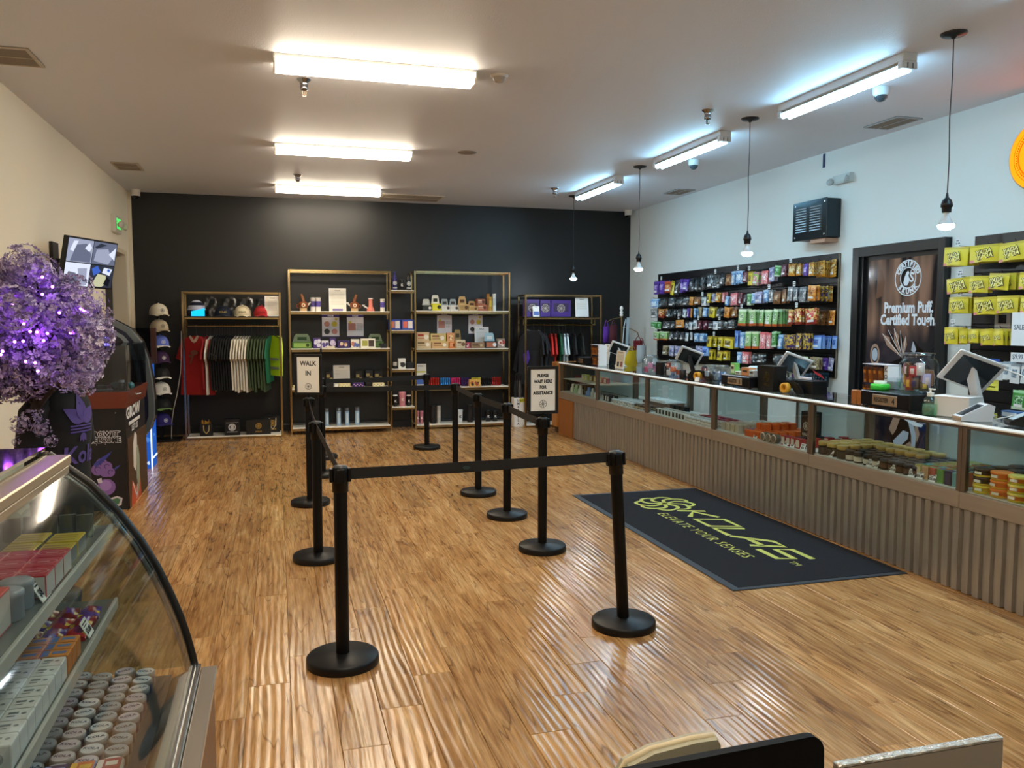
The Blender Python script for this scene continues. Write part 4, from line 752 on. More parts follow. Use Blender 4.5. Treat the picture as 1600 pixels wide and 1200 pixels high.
# ================================================================ SLATWALLS AND HANGING POUCHES
SLATM = mat('101014', 0.38)
def slatwall(label, y0, y1, z0, z1, pitch, z_first):
    """board facing the shop; local x runs to the viewer's right"""
    w = y1 - y0; t = thing('slatwall', label, 'slatwall', (XR - 0.003, (y0 + y1) / 2, z0), QR)
    H = z1 - z0; MB().box(-w / 2, w / 2, -0.008, -0.001, 0, H).build('back_board', mat('060608', 0.6), t)
    z = H
    while z > 0.02:
        zb = max(0.0, z - pitch + 0.014)
        MB().prism([(-0.022, zb), (-0.008, zb - 0.0), (-0.008, z), (-0.022, z)], 'x', -w / 2 + 0.004, w / 2 - 0.004).build('slat', SLATM, t); z -= pitch
    for s in (-1, 1): MB().box(min(s * w / 2, s * (w / 2 - 0.004)), max(s * w / 2, s * (w / 2 - 0.004)), -0.026, 0, 0, H).build('edge_trim', mat('8a7f70', 0.35, 0.6), t)
    return t
S1 = slatwall('long black slatwall full of hanging pouches on the white wall', 7.07, 11.13, 1.02, 2.275, 0.102, 0)
S2 = slatwall('black slatwall of yellow pouches right of the poster door', 3.30, 5.40, 0.62, 2.277, 0.102, 0)
PAL = dict(P=('4a2a8c', '6a48b0'), R=('9c3a22', 'c05a30'), Y=('d8c63a', 'a8902a'), K=('1a1e22', '3a4046'), L=('c9c6e0', '8a9ac0'), C=('a9b8be', '5a666c'), B=('4a86c4', 'a8ccec'), H=('9ac060', 'd070a8'), D=('e0b85a', '8a5a26'),
    N=('8a5a34', '5a3a20'), G=('8fc07a', 'd8ecc8'), S=('c2c8cc', '7a8288'), M=('6a1c34', '3a1020'), O=('c9742e', 'e0a24a'), W=('dfe6ea', '9ab0c0'), V=('3a2a6a', 'd8b83a'), E=('3f8f3f', 'a0d8a8'), X=('b8242c', 'e0c060'), U=('142a38', '2a4a5c'), I=('8ab4ec', '5a86d8'), F=('e8b0b4', 'd86a70'), Z=('7a6a4a', 'b0a88a'))
CN = dict(P='purple', R='rust red', Y='yellow', K='black', L='lilac', C='clear plastic', B='blue', H='rainbow foil', D='gold', N='brown', G='pale green', S='silver', M='maroon', O='orange', W='white', V='purple and gold', E='green', X='red and gold', U='dark teal', I='light blue', F='pink', Z='olive')
PCACHE = {}
def print_mat(a, b, rough, metal, scale=38):
    key = ('print', a, b, rough, metal, scale)
    if key in MATS: return MATS[key]
    m, nt, bs = nodes_of('printed_film'); N = nt.nodes.new; L = nt.links.new
    tc = N('ShaderNodeTexCoord'); oi = N('ShaderNodeObjectInfo'); va = N('ShaderNodeVectorMath'); L(tc.outputs['Object'], va.inputs[0])
    k = N('ShaderNodeVectorMath'); k.operation = 'SCALE'; k.inputs['Scale'].default_value = 0.0; L(tc.outputs['Object'], k.inputs[0]); L(k.outputs[0], va.inputs[1])
    n = N('ShaderNodeTexNoise'); n.inputs['Scale'].default_value = scale; n.inputs['Detail'].default_value = 2; n.inputs['Distortion'].default_value = 0.8; L(va.outputs[0], n.inputs['Vector'])
    r = N('ShaderNodeValToRGB'); e = r.color_ramp.elements; r.color_ramp.interpolation = 'LINEAR'; e[0].position = 0.46; e[0].color = (*lin(a), 1); e[1].position = 0.56; e[1].color = (*lin(b), 1); L(n.outputs['Fac'], r.inputs[0])
    v = N('ShaderNodeTexVoronoi'); v.inputs['Scale'].default_value = 55; L(tc.outputs['Object'], v.inputs['Vector'])
    r2 = N('ShaderNodeValToRGB'); e = r2.color_ramp.elements; e[0].position = 0.12; e[0].color = (0.35, 0.35, 0.38, 1); e[1].position = 0.3; e[1].color = (1, 1, 1, 1); L(v.outputs['Distance'], r2.inputs[0])
    mx = N('ShaderNodeMix'); mx.data_type = 'RGBA'; mx.blend_type = 'MULTIPLY'; mx.inputs[0].default_value = 0.6; L(r.outputs[0], mx.inputs[6]); L(r2.outputs[0], mx.inputs[7]); L(mx.outputs[2], bs.inputs['Base Color'])
    bp = N('ShaderNodeBump'); bp.inputs['Strength'].default_value = 0.35; bp.inputs['Distance'].default_value = 0.004; L(n.outputs['Fac'], bp.inputs['Height']); L(bp.outputs[0], bs.inputs['Normal'])
    bs.inputs['Roughness'].default_value = rough; bs.inputs['Metallic'].default_value = metal; MATS[key] = m; return m
def pouch_mesh(w, h, code, seed):
    key = (round(w, 2), round(h, 2), code, seed % 3)
    if key in PCACHE: return PCACHE[key]
    a, b = PAL[code]; rnd = random.Random(hash(key[0]) % 97 + ord(code) * 7 + seed)
    bulge = min(0.02, w * 0.16); mb = MB(); nx, nz = 5, 7
    fn = lambda u, v: ((u - 0.5) * w * (1 - 0.04 * math.sin(PI * v)), -bulge * math.sin(PI * u) ** 0.7 * min(1.0, 2.2 * (1 - v) + 0.05) * (0.35 + 0.65 * math.sin(PI * min(1, v * 1.2 + 0.12))) - 0.001, (v - 1) * h)
    busy = code in 'DVHXCLKM'
    def pick(i, j):
        if j == nz - 1: return 2 if not busy else 0
        if j == 0: return 3 if code in 'GEDX' else 0
        if 1 <= i <= 3 and 2 <= j <= 4: return rnd.choice((1, 1, 2)) if busy else 1
        if i in (1, 2, 3) and j == 1 and seed % 2: return 4
        return rnd.choice((0, 0, 1, 3)) if busy else 0
    mb.sheet(fn, nx, nz, pick)
    back = [fn(0, 0), fn(1, 0), fn(1, 1), fn(0, 1)]; mb.quad((w / 2, 0.002, -h), (-w / 2, 0.002, -h), (-w / 2, 0.002, 0), (w / 2, 0.002, 0), 0)
    third = {'G': 'c9602a', 'E': 'c0d8c0', 'D': 'c98a2a', 'X': '8a2a1a'}.get(code, a); hdr = {'D': 'e8d8a0', 'X': 'c0242a'}.get(code, b)
    film = code in 'C'
    calm = code in 'GIWYUE'
    ms = [FILM if film else (mat(a, 0.28) if calm else print_mat(a, b, 0.28, 0.2 if code in 'SDHV' else 0.0)), print_mat(b, {'G': '4a7a4a', 'I': '2a4a9a', 'Y': '3a3410', 'W': '5a6a78', 'U': '9ab0b8', 'E': '1f5f2f', 'C': '2a3034', 'K': 'b8bcc0', 'L': '5a4a8a', 'D': 'f0e0b0', 'V': '2a1a4a', 'X': 'f0ead8', 'B': 'e6f0fa', 'P': 'd8c8f0', 'S': '4a5056', 'O': '7a3a14', 'N': 'd8b080', 'R': 'f0c080', 'M': 'c09aa8', 'H': 'f0f0a0', 'F': 'f8f0f0', 'Z': '3a3420'}.get(code, a), 0.3, 0.0, 60), mat(hdr, 0.35), mat(third, 0.35), mat('e8ecee', 0.4)]
    PCACHE[key] = mb.mesh('pouch', ms); return PCACHE[key]
HOOK = mat('2a2c30', 0.25, 0.8); rowname = ['top', 'second', 'third', 'fourth', 'fifth', 'bottom']
def hook(par, lx, z, ln, tag=False):
    h = MB().tube([(0, -0.020, 0.0), (0, -ln * 0.6, 0.0), (0, -ln, 0.004), (0, -ln - 0.012, 0.018)], 0.0028, 5).build('hook', HOOK, par, (lx, 0, z))
    if tag:
        m = MB().box(-0.022, 0.022, -ln - 0.016, -ln - 0.014, 0.006, 0.056); 
        put2d(m, *rect2(-0.016, 0.014, 0.040, 0.046), (0, -ln - 0.016, 0), FRONT, 1); txt(m, '$5.00', 0.018, (0, -ln - 0.016, 0.022), FRONT, 1, 0.0006)
        m.build('price_tag', [mat('e6eef2', 0.4), INK], h)
SL1 = [(0, 10.757, 0.206, 2.15, 0.182, 'P', 3, 0, 5.22),
 (0, 10.564, 0.18, 2.151, 0.179, 'P', 3, 1, 5.22),
 (0, 10.387, 0.174, 2.134, 0.15, 'R', 2, 0, 5.22),
 (0, 10.234, 0.132, 2.136, 0.191, 'Y', 2, 0, 5.22),
 (0, 10.112, 0.111, 2.139, 0.198, 'K', 2, 0, 5.22),
 (0, 10.003, 0.109, 2.151, 0.179, 'P', 2, 0, 5.22),
 (0, 9.869, 0.16, 2.145, 0.16, 'P', 2, 0, 5.22),
 (0, 9.712, 0.155, 2.146, 0.166, 'K', 2, 0, 5.22),
 (0, 9.559, 0.117, 2.13, 0.156, 'C', 2, 0, 5.22),
 (0, 9.436, 0.131, 2.173, 0.186, 'C', 2, 0, 5.22),
 (0, 9.259, 0.159, 2.188, 0.191, 'C', 2, 0, 5.22),
 (0, 9.087, 0.154, 2.163, 0.165, 'C', 2, 1, 5.22),
 (0, 8.936, 0.119, 2.162, 0.139, 'K', 2, 0, 5.22),
 (0, 8.804, 0.116, 2.155, 0.137, 'N', 2, 0, 5.22),
 (0, 8.696, 0.1, 2.18, 0.159, 'B', 2, 0, 5.22),
 (0, 8.57, 0.125, 2.18, 0.149, 'B', 2, 1, 5.22),
 (0, 8.433, 0.095, 2.165, 0.125, 'M', 2, 0, 5.22),
 (0, 8.332, 0.079, 2.159, 0.16, 'Y', 2, 1, 5.22),
 (0, 8.221, 0.117, 2.146, 0.151, 'H', 2, 0, 5.22),
 (0, 8.043, 0.112, 2.15, 0.148, 'F', 2, 0, 5.22),
 (0, 7.916, 0.121, 2.178, 0.153, 'L', 2, 0, 5.22),
 (0, 7.797, 0.095, 2.191, 0.117, 'E', 2, 0, 5.22),
 (0, 7.686, 0.104, 2.198, 0.129, 'M', 3, 0, 5.22),
 (0, 7.545, 0.112, 2.195, 0.127, 'D', 3, 1, 5.22),
 (0, 7.423, 0.087, 2.187, 0.119, 'D', 2, 0, 5.22),
 (0, 7.31, 0.096, 2.18, 0.124, 'P', 2, 0, 5.22),
 (0, 7.216, 0.073, 2.187, 0.135, 'D', 3, 0, 5.22),
 (0, 7.191, 0.154, 2.2, 0.161, 'D', 3, 0, 5.3),
 (0, 7.139, 0.18, 2.211, 0.18, 'D', 1, 0, 5.4),
 (1, 10.812, 0.208, 1.906, 0.119, 'B', 2, 0, 5.22),
 (1, 10.528, 0.238, 1.917, 0.125, 'C', 2, 0, 5.22),
 (1, 10.275, 0.229, 1.92, 0.131, 'C', 2, 0, 5.22),
 (1, 10.041, 0.165, 1.913, 0.12, 'C', 2, 0, 5.22),
 (1, 9.87, 0.142, 1.909, 0.118, 'C', 2, 0, 5.22),
 (1, 9.712, 0.104, 1.905, 0.108, 'O', 2, 0, 5.22),
 (1, 9.56, 0.168, 1.901, 0.099, 'N', 2, 0, 5.22),
 (1, 9.394, 0.13, 1.896, 0.113, 'W', 2, 1, 5.22),
 (1, 9.266, 0.095, 1.941, 0.12, 'Y', 2, 0, 5.22),
 (1, 9.156, 0.094, 1.929, 0.103, 'L', 2, 0, 5.22),
 (1, 9.033, 0.122, 1.941, 0.117, 'D', 2, 0, 5.22),
 (1, 8.92, 0.075, 1.938, 0.116, 'F', 2, 0, 5.22),
 (1, 8.83, 0.103, 1.889, 0.107, 'B', 2, 0, 5.22),
 (1, 8.679, 0.171, 1.923, 0.144, 'F', 3, 0, 5.22),
 (1, 8.532, 0.097, 1.918, 0.134, 'M', 2, 0, 5.22),
 (1, 8.436, 0.095, 1.9, 0.118, 'K', 2, 0, 5.22),
 (1, 8.348, 0.08, 1.905, 0.132, 'E', 2, 0, 5.22),
 (1, 8.263, 0.065, 1.91, 0.116, 'B', 2, 0, 5.22),
 (1, 8.16, 0.141, 1.921, 0.129, 'L', 3, 0, 5.22),
 (1, 8.022, 0.087, 1.938, 0.134, 'B', 2, 0, 5.22),
 (1, 7.929, 0.073, 1.934, 0.133, 'S', 2, 1, 5.22),
 (1, 7.802, 0.131, 1.916, 0.138, 'N', 2, 0, 5.22),
 (1, 7.668, 0.092, 1.932, 0.15, 'N', 2, 0, 5.22),
 (1, 7.561, 0.079, 1.955, 0.148, 'S', 2, 0, 5.22),
 (1, 7.472, 0.077, 1.945, 0.14, 'S', 2, 1, 5.22),
 (1, 7.346, 0.129, 1.947, 0.158, 'S', 2, 0, 5.22),
 (1, 7.194, 0.135, 1.954, 0.155, 'O', 2, 0, 5.22),
 (1, 7.159, 0.112, 1.947, 0.148, 'V', 2, 0, 5.3),
 (1, 7.161, 0.131, 1.949, 0.155, 'D', 1, 0, 5.4),
 (2, 10.827, 0.167, 1.76, 0.128, 'S', 2, 0, 5.22),
 (2, 10.593, 0.261, 1.757, 0.117, 'X', 2, 0, 5.22),
 (2, 10.355, 0.135, 1.754, 0.115, 'C', 2, 0, 5.22),
 (2, 10.193, 0.15, 1.752, 0.113, 'C', 2, 0, 5.22),
 (2, 10.035, 0.128, 1.75, 0.112, 'K', 2, 0, 5.22),
 (2, 9.9, 0.107, 1.749, 0.11, 'W', 2, 0, 5.22),
 (2, 9.793, 0.07, 1.756, 0.118, 'P', 2, 0, 5.22),
 (2, 9.706, 0.069, 1.755, 0.117, 'O', 1, 0, 5.22),
 (2, 9.621, 0.068, 1.754, 0.116, 'B', 2, 0, 5.22),
 (2, 9.487, 0.1, 1.768, 0.131, 'Z', 2, 0, 5.22),
 (2, 9.348, 0.146, 1.758, 0.113, 'B', 2, 0, 5.22),
 (2, 9.173, 0.141, 1.764, 0.127, 'Y', 2, 0, 5.22),
 (2, 9.011, 0.152, 1.753, 0.117, 'C', 2, 0, 5.22),
 (2, 8.824, 0.161, 1.758, 0.123, 'O', 2, 0, 5.22),
 (2, 8.651, 0.128, 1.756, 0.121, 'N', 2, 0, 5.22),
 (2, 8.475, 0.164, 1.731, 0.193, 'G', 3, 1, 5.22),
 (2, 8.28, 0.171, 1.721, 0.182, 'G', 3, 0, 5.22),
 (2, 8.086, 0.114, 1.719, 0.179, 'G', 2, 0, 5.22),
 (2, 7.949, 0.135, 1.718, 0.183, 'G', 2, 0, 5.22),
 (2, 7.81, 0.119, 1.723, 0.187, 'G', 5, 0, 5.22),
 (2, 7.55, 0.079, 1.713, 0.155, 'X', 2, 0, 5.22),
 (2, 7.422, 0.131, 1.725, 0.166, 'X', 3, 1, 5.22),
 (2, 7.209, 0.167, 1.722, 0.162, 'X', 2, 0, 5.22),
 (2, 7.191, 0.133, 1.703, 0.149, 'N', 2, 0, 5.34),
 (2, 7.119, 0.11, 1.702, 0.149, 'O', 1, 0, 5.4),
 (3, 10.811, 0.188, 1.577, 0.101, 'E', 2, 0, 5.22),
 (3, 10.636, 0.122, 1.577, 0.1, 'E', 1, 0, 5.22),
 (3, 10.418, 0.196, 1.587, 0.107, 'K', 2, 0, 5.22),
 (3, 10.225, 0.151, 1.587, 0.105, 'K', 2, 0, 5.22),
 (3, 10.031, 0.201, 1.604, 0.103, 'O', 1, 1, 5.22),
 (3, 9.84, 0.106, 1.579, 0.101, 'C', 2, 0, 5.22),
 (3, 9.726, 0.087, 1.579, 0.1, 'W', 2, 0, 5.22),
 (3, 9.607, 0.085, 1.605, 0.116, 'W', 1, 0, 5.22),
 (3, 9.489, 0.116, 1.596, 0.115, 'M', 2, 1, 5.22),
 (3, 9.349, 0.13, 1.596, 0.113, 'M', 2, 0, 5.22),
 (3, 9.213, 0.111, 1.589, 0.104, 'C', 2, 0, 5.22),
 (3, 9.088, 0.108, 1.589, 0.103, 'W', 2, 0, 5.22),
 (3, 8.966, 0.106, 1.597, 0.109, 'C', 2, 1, 5.22),
 (3, 8.847, 0.103, 1.597, 0.108, 'C', 2, 0, 5.22),
 (3, 8.723, 0.115, 1.605, 0.114, 'C', 2, 0, 5.22),
 (3, 8.602, 0.084, 1.477, 0.196, 'I', 2, 0, 5.22),
 (3, 8.477, 0.11, 1.463, 0.186, 'B', 2, 0, 5.22),
 (3, 8.348, 0.12, 1.473, 0.199, 'G', 2, 0, 5.22),
 (3, 8.203, 0.117, 1.475, 0.196, 'G', 2, 0, 5.22),
 (3, 8.05, 0.113, 1.47, 0.186, 'F', 2, 0, 5.22),
 (3, 7.944, 0.074, 1.464, 0.176, 'F', 2, 0, 5.22),
 (3, 7.835, 0.12, 1.48, 0.174, 'E', 2, 0, 5.22),
 (3, 7.71, 0.082, 1.447, 0.151, 'B', 3, 0, 5.22),
 (3, 7.561, 0.17, 1.45, 0.156, 'V', 2, 0, 5.22),
 (3, 7.394, 0.12, 1.466, 0.166, 'V', 2, 0, 5.22),
 (3, 7.26, 0.106, 1.468, 0.164, 'V', 2, 0, 5.22),
 (3, 7.191, 0.155, 1.449, 0.137, 'I', 2, 0, 5.28),
 (3, 7.143, 0.061, 1.443, 0.13, 'I', 2, 0, 5.34),
 (3, 7.137, 0.07, 1.443, 0.13, 'I', 1, 0, 5.4),
 (3, 7.057, 0.069, 1.445, 0.129, 'I', 1, 0, 5.4),
 (4, 10.734, 0.206, 1.44, 0.119, 'G', 2, 0, 5.22),
 (4, 10.501, 0.218, 1.443, 0.117, 'G', 2, 0, 5.22),
 (4, 10.277, 0.153, 1.446, 0.123, 'K', 2, 0, 5.22),
 (4, 10.107, 0.149, 1.448, 0.121, 'C', 2, 0, 5.22),
 (4, 9.951, 0.127, 1.442, 0.111, 'K', 2, 0, 5.22),
 (4, 9.817, 0.106, 1.436, 0.11, 'W', 1, 0, 5.22),
 (4, 9.704, 0.086, 1.446, 0.1, 'W', 1, 0, 5.22),
 (4, 9.575, 0.135, 1.431, 0.108, 'B', 2, 0, 5.22),
 (4, 9.417, 0.148, 1.433, 0.106, 'B', 2, 0, 5.22),
 (4, 9.229, 0.159, 1.404, 0.136, 'Y', 3, 0, 5.22),
 (4, 9.088, 0.093, 1.399, 0.127, 'Y', 3, 1, 5.22),
 (4, 8.958, 0.106, 1.402, 0.125, 'Y', 2, 0, 5.22),
 (4, 8.773, 0.204, 1.398, 0.131, 'Y', 3, 0, 5.22),
 (4, 8.53, 0.097, 1.23, 0.135, 'B', 2, 0, 5.22),
 (4, 8.4, 0.135, 1.235, 0.133, 'F', 2, 0, 5.22),
 (4, 8.214, 0.13, 1.227, 0.116, 'C', 2, 0, 5.22),
 (4, 8.085, 0.101, 1.232, 0.115, 'C', 2, 0, 5.22),
 (4, 7.755, 0.213, 1.238, 0.132, 'C', 2, 0, 5.22),
 (4, 7.473, 0.234, 1.236, 0.128, 'C', 2, 0, 5.22),
 (4, 7.27, 0.085, 1.231, 0.131, 'G', 1, 0, 5.22),
 (4, 7.206, 0.166, 1.227, 0.124, 'Z', 2, 0, 5.28),
 (4, 7.176, 0.102, 1.22, 0.124, 'P', 1, 0, 5.38),
 (4, 7.096, 0.09, 1.224, 0.13, 'L', 1, 0, 5.4),
 (5, 10.445, 0.158, 1.247, 0.125, 'Z', 2, 0, 5.22),
 (5, 10.251, 0.152, 1.253, 0.141, 'L', 2, 0, 5.22),
 (5, 10.081, 0.148, 1.25, 0.139, 'L', 2, 0, 5.22),
 (5, 9.935, 0.108, 1.254, 0.137, 'S', 1, 0, 5.22),
 (5, 9.809, 0.106, 1.25, 0.135, 'X', 1, 0, 5.22),
 (5, 9.653, 0.137, 1.263, 0.134, 'C', 2, 0, 5.22),
 (5, 9.493, 0.15, 1.268, 0.115, 'L', 2, 0, 5.22),
 (5, 9.329, 0.146, 1.273, 0.122, 'I', 2, 0, 5.22),
 (5, 9.183, 0.11, 1.237, 0.12, 'Y', 2, 0, 5.22),
 (5, 8.966, 0.136, 1.229, 0.118, 'Y', 2, 1, 5.22),
 (5, 8.839, 0.089, 1.234, 0.116, 'Y', 2, 0, 5.22),
 (5, 7.453, 0.078, 1.069, 0.148, 'U', 2, 0, 5.22),
 (5, 7.359, 0.065, 1.068, 0.14, 'U', 2, 0, 5.22),
 (5, 7.257, 0.095, 1.054, 0.132, 'U', 2, 0, 5.22),
 (5, 7.147, 0.083, 1.068, 0.136, 'U', 2, 0, 5.22),
 (5, 7.153, 0.082, 1.072, 0.15, 'U', 2, 0, 5.3),
 (5, 7.153, 0.091, 1.071, 0.144, 'U', 1, 0, 5.38)]
XFR = 5.215
count = {}
for (row, yc, w, zt, h, code, n, tag, xf) in SL1:
    count[row] = count.get(row, 0) + 1; k = count[row]
    w = max(w, 0.05); depth = XR - 0.003 - xf - 0.02; XFR = xf - 0.005
    hook(S1, (7.07 + 11.13) / 2 - yc, zt - 1.02 + 0.005, depth + 0.02, tag)
    me = pouch_mesh(w, h, code, k)
    p = f'{CN[code]} pouch'
    link('hanging_pouch', me, None, (XFR + 0.01, yc, zt), (random.uniform(-0.10, 0.03), random.uniform(-0.10, 0.10), QR + random.uniform(-0.18, 0.12)), f'{p} at the front, {ORD[k-1]} peg from left, {rowname[row]} row, long slatwall', 'pouch', f'{rowname[row]} row pouches on the long slatwall')
    for j in range(1, n):
        link('hanging_pouch', me, None, (XFR + 0.01 + 0.036 * j, yc, zt), (0, random.uniform(-0.05, 0.05), QR + random.uniform(-0.10, 0.10)), f'{p} {["", "second", "third", "fourth", "fifth"][j]} on the {ORD[k-1]} peg from left, {rowname[row]} row, long slatwall', 'pouch', f'{rowname[row]} row pouches on the long slatwall')
# yellow pouches
YB_, YB2 = 'dccb32', 'c4b22a'
def yellow_mesh(w, h):
    key = ('yel', round(w, 2), round(h, 2))
    if key in PCACHE: return PCACHE[key]
    b = min(0.022, w * 0.14); mb = MB()
    fn = lambda u, v: ((u - 0.5) * w, -b * math.sin(PI * u) ** 0.6 * min(1.0, 1.6 * (1 - v) + 0.03) - 0.001 + 0.004 * math.sin(9 * u) * (1 - v), (v - 1) * h + 0.006 * math.sin(PI * u) * (1 - v))
    mb.sheet(fn, 6, 7, lambda i, j: 1 if j == 6 else (2 if (j == 0 and i == 0) else 0)); mb.quad((w / 2, 0.002, -h), (-w / 2, 0.002, -h), (-w / 2, 0.002, 0), (w / 2, 0.002, 0), 1)
    s = min(w / 0.19, 1.0); fr2 = (Vector((math.cos(0.18), 0, math.sin(0.18))), Vector((-math.sin(0.18), 0, math.cos(0.18))))
    for dx, dz, wd in ((-0.004, 0.016, 'YADA'), (0.006, -0.018, 'YADA')):
        txt(mb, wd, 0.046 * s, (dx * s, -b - 0.001, -h * 0.54 + dz * s), fr2, 3, 0.0055 * s, 0.2, off=0.001); txt(mb, wd, 0.046 * s, (dx * s, -b - 0.001, -h * 0.54 + dz * s), fr2, 4, 0.0018 * s, 0.2, off=0.002)
    put2d(mb, *rect2(-w * 0.25, w * 0.12, -h * 0.80, -h * 0.785), (0, -b * 0.98, 0), FRONT, 3, off=0.001)
    PCACHE[key] = mb.mesh('pouch', [mat(YB_, 0.35), mat(YB2, 0.35), mat('e08a8a', 0.4), mat('16160e', 0.5), mat('efe58a', 0.4)]); return PCACHE[key]
SL2 = [(0, 5.335, 0.25, 2.182, 0.151, 'y', 3, 1, 5.19),
 (0, 5.054, 0.253, 2.177, 0.135, 'y', 3, 0, 5.19),
 (0, 4.813, 0.229, 2.175, 0.14, 'y', 3, 0, 5.19),
 (0, 4.573, 0.212, 2.171, 0.134, 'y', 2, 0, 5.19),
 (1, 5.299, 0.216, 1.938, 0.121, 'y', 2, 1, 5.19),
 (1, 5.102, 0.156, 1.943, 0.132, 'y', 2, 0, 5.19),
 (1, 4.917, 0.192, 1.953, 0.124, 'y', 4, 0, 5.19),
 (1, 4.641, 0.176, 1.947, 0.123, 'y', 3, 0, 5.19),
 (2, 5.29, 0.165, 1.787, 0.131, 'y', 3, 1, 5.19),
 (2, 5.031, 0.194, 1.78, 0.136, 'y', 2, 0, 5.19),
 (2, 4.837, 0.171, 1.785, 0.132, 'y', 3, 0, 5.19),
 (2, 4.641, 0.145, 1.779, 0.128, 'y', 2, 0, 5.19),
 (3, 5.354, 0.13, 1.549, 0.138, 'y', 3, 1, 5.19),
 (3, 5.229, 0.069, 1.535, 0.115, 'y', 2, 0, 5.19),
 (3, 5.133, 0.085, 1.536, 0.109, 'y', 2, 0, 5.19),
 (3, 5.016, 0.1, 1.538, 0.126, 'y', 2, 0, 5.19),
 (3, 4.91, 0.091, 1.539, 0.124, 'y', 4, 0, 5.19),
 (4, 4.887, 0.074, 1.291, 0.134, 'p', 2, 0, 5.19),
 (4, 4.814, 0.061, 1.299, 0.132, 'p', 2, 0, 5.19),
 (4, 4.742, 0.081, 1.288, 0.145, 'p', 2, 1, 5.19),
 (4, 4.654, 0.074, 1.293, 0.143, 'p', 2, 0, 5.19),
 (4, 4.691, 0.107, 1.095, 0.14, 'g', 2, 0, 5.19)]
count = {}
for (row, yc, w, zt, h, kind, n, tag, xf) in SL2:
    count[row] = count.get(row, 0) + 1; k = count[row]
    hook(S2, (3.30 + 5.40) / 2 - yc, zt - 0.62 + 0.006, 0.24, tag)
    if kind == 'y': me = yellow_mesh(w, h); p = 'yellow lettered pouch'; g = 'yellow pouches right of the door'
    elif kind == 'p': me = pouch_mesh(w, h, 'W', 2 * k); p = 'pale grey-green pouch'; g = 'pale pouches right of the door'
    else: me = pouch_mesh(w, h, 'E', k); p = 'bright green pouch'; g = 'green pouches right of the door'
    link('hanging_pouch', me, None, (5.19, yc, zt), (random.uniform(-0.06, 0.02), random.uniform(-0.08, 0.08), QR + random.uniform(-0.10, 0.22)), f'{p} at the front of the {ORD[k-1]} peg, {rowname[row]} row right of the door', 'pouch', g)
    for j in range(1, n): link('hanging_pouch', me, None, (5.19 + 0.045 * j, yc, zt), QR + random.uniform(0.0, 0.12), f'{p} {["", "second", "third", "fourth"][j]} on the {ORD[k-1]} peg, {rowname[row]} row right of the door', 'pouch', g)
# extras among the yellow pouches
t = thing('outlet_box', 'grey wall outlet box on the slatwall between rows of yellow pouches', 'outlet', (XR - 0.024, 5.06, 1.52), QR); MB().box(-0.075, 0.075, -0.05, 0, 0, 0.15, 0, 0.004).build('case', mat('a8a49c', 0.5), t); MB().box(-0.035, 0.035, -0.054, -0.05, 0.06, 0.125).build('window', mat('14161a', 0.2), t)
m = MB().box(-0.11, 0.11, -0.002, 0.002, 0, 0.24); put2d(m, *rect2(-0.11, 0.11, 0.0, 0.10), (0, -0.002, 0), FRONT, 1); put2d(m, *circle2(0.068, 24, 0.018), (0.01, -0.0022, 0.105), FRONT, 2); put2d(m, [(-0.068, 0), (-0.05, -0.046), (0, -0.068), (0.05, -0.046), (0.068, 0)], [(0, 1, 2, 3, 4)], (0.01, -0.0024, 0.105), FRONT, 3, off=0.0012)
put2d(m, *circle2(0.02, 16), (0.01, -0.0026, 0.105), FRONT, 4, off=0.0018); put2d(m, *rect2(-0.09, 0.09, 0.186, 0.198), (0, -0.002, 0), FRONT, 4); put2d(m, *rect2(-0.08, 0.08, 0.022, 0.032), (0, -0.002, 0), FRONT, 3)
m.build('display_card', [mat('2050a0', 0.4), mat('e0dc5a', 0.4), mat('c9d870', 0.4), mat('4a6a70', 0.4), mat('f0f2f4', 0.4)], None, (5.19, 4.99, 1.075), QR, 'blue and yellow display card with round emblem low on the right slatwall', 'card')
for i, (y, z, w, h) in enumerate(((4.70, 1.42, 0.13, 0.24), (4.70, 1.30, 0.12, 0.07))):
    m = MB().box(-w / 2, w / 2, -0.001, 0.001, 0, h); txt(m, ['SALE', '$9.99'][i], 0.05, (0, -0.001, h * 0.55), FRONT, 1, 0.001, sx=0.8); m.build('shelf_card', [mat('e8eef4', 0.4), mat('5a6a7a', 0.5)], None, (5.16, y, z), QR, ['large white card hung at the right frame edge among yellow pouches', 'small white price card below the large white card, right frame edge'][i], 'card')
# ---------------------------------------------------------------- fittings on the right wall
t = thing('louvred_box', 'dark metal louvred box high on the white wall left of the door', 'speaker box', (XR, 7.36, 2.435), QR)
MB().box(-0.27, 0.27, -0.17, -0.003, 0, 0.385, 0, 0.004).build('case', mat('2f3a40', 0.3, 0.6), t)
MB().box(-0.28, 0.28, -0.176, -0.17, -0.006, 0.391, 0, 0.002).build('face_plate', mat('3a454c', 0.18, 0.8), t)
for cx in (-0.125, 0.105):
    for i in range(10): z = 0.075 + i * 0.026; MB().prism([(-0.176, z), (-0.19, z + 0.004), (-0.188, z + 0.012), (-0.176, z + 0.02)], 'x', cx - 0.085, cx + 0.085).build('louvre', mat('c2ced4', 0.2, 0.8), t)
for sx in (-1, 1):
    for z in (0.03, 0.355): MB().lathe([(0.011, 0), (0.009, 0.004), (0, 0.006)], n=10).build('screw', CHROME, t, (sx * 0.24, -0.176, z), (PI / 2, 0, 0))
MB().box(0.0, 0.24, -0.16, -0.004, -0.05, -0.006, 0, 0.003).build('bracket', mat('b08a70', 0.5), t)
t = thing('emergency_light', 'white emergency light with two lamp heads high on the right wall', 'emergency light', (XR, 7.05, 2.96), QR)
MB().prism([(0, 0), (-0.05, 0.0), (-0.06, 0.02), (-0.045, 0.085), (0, 0.085)], 'x', -0.13, 0.13).build('housing', mat('c6d2d2', 0.4), t)
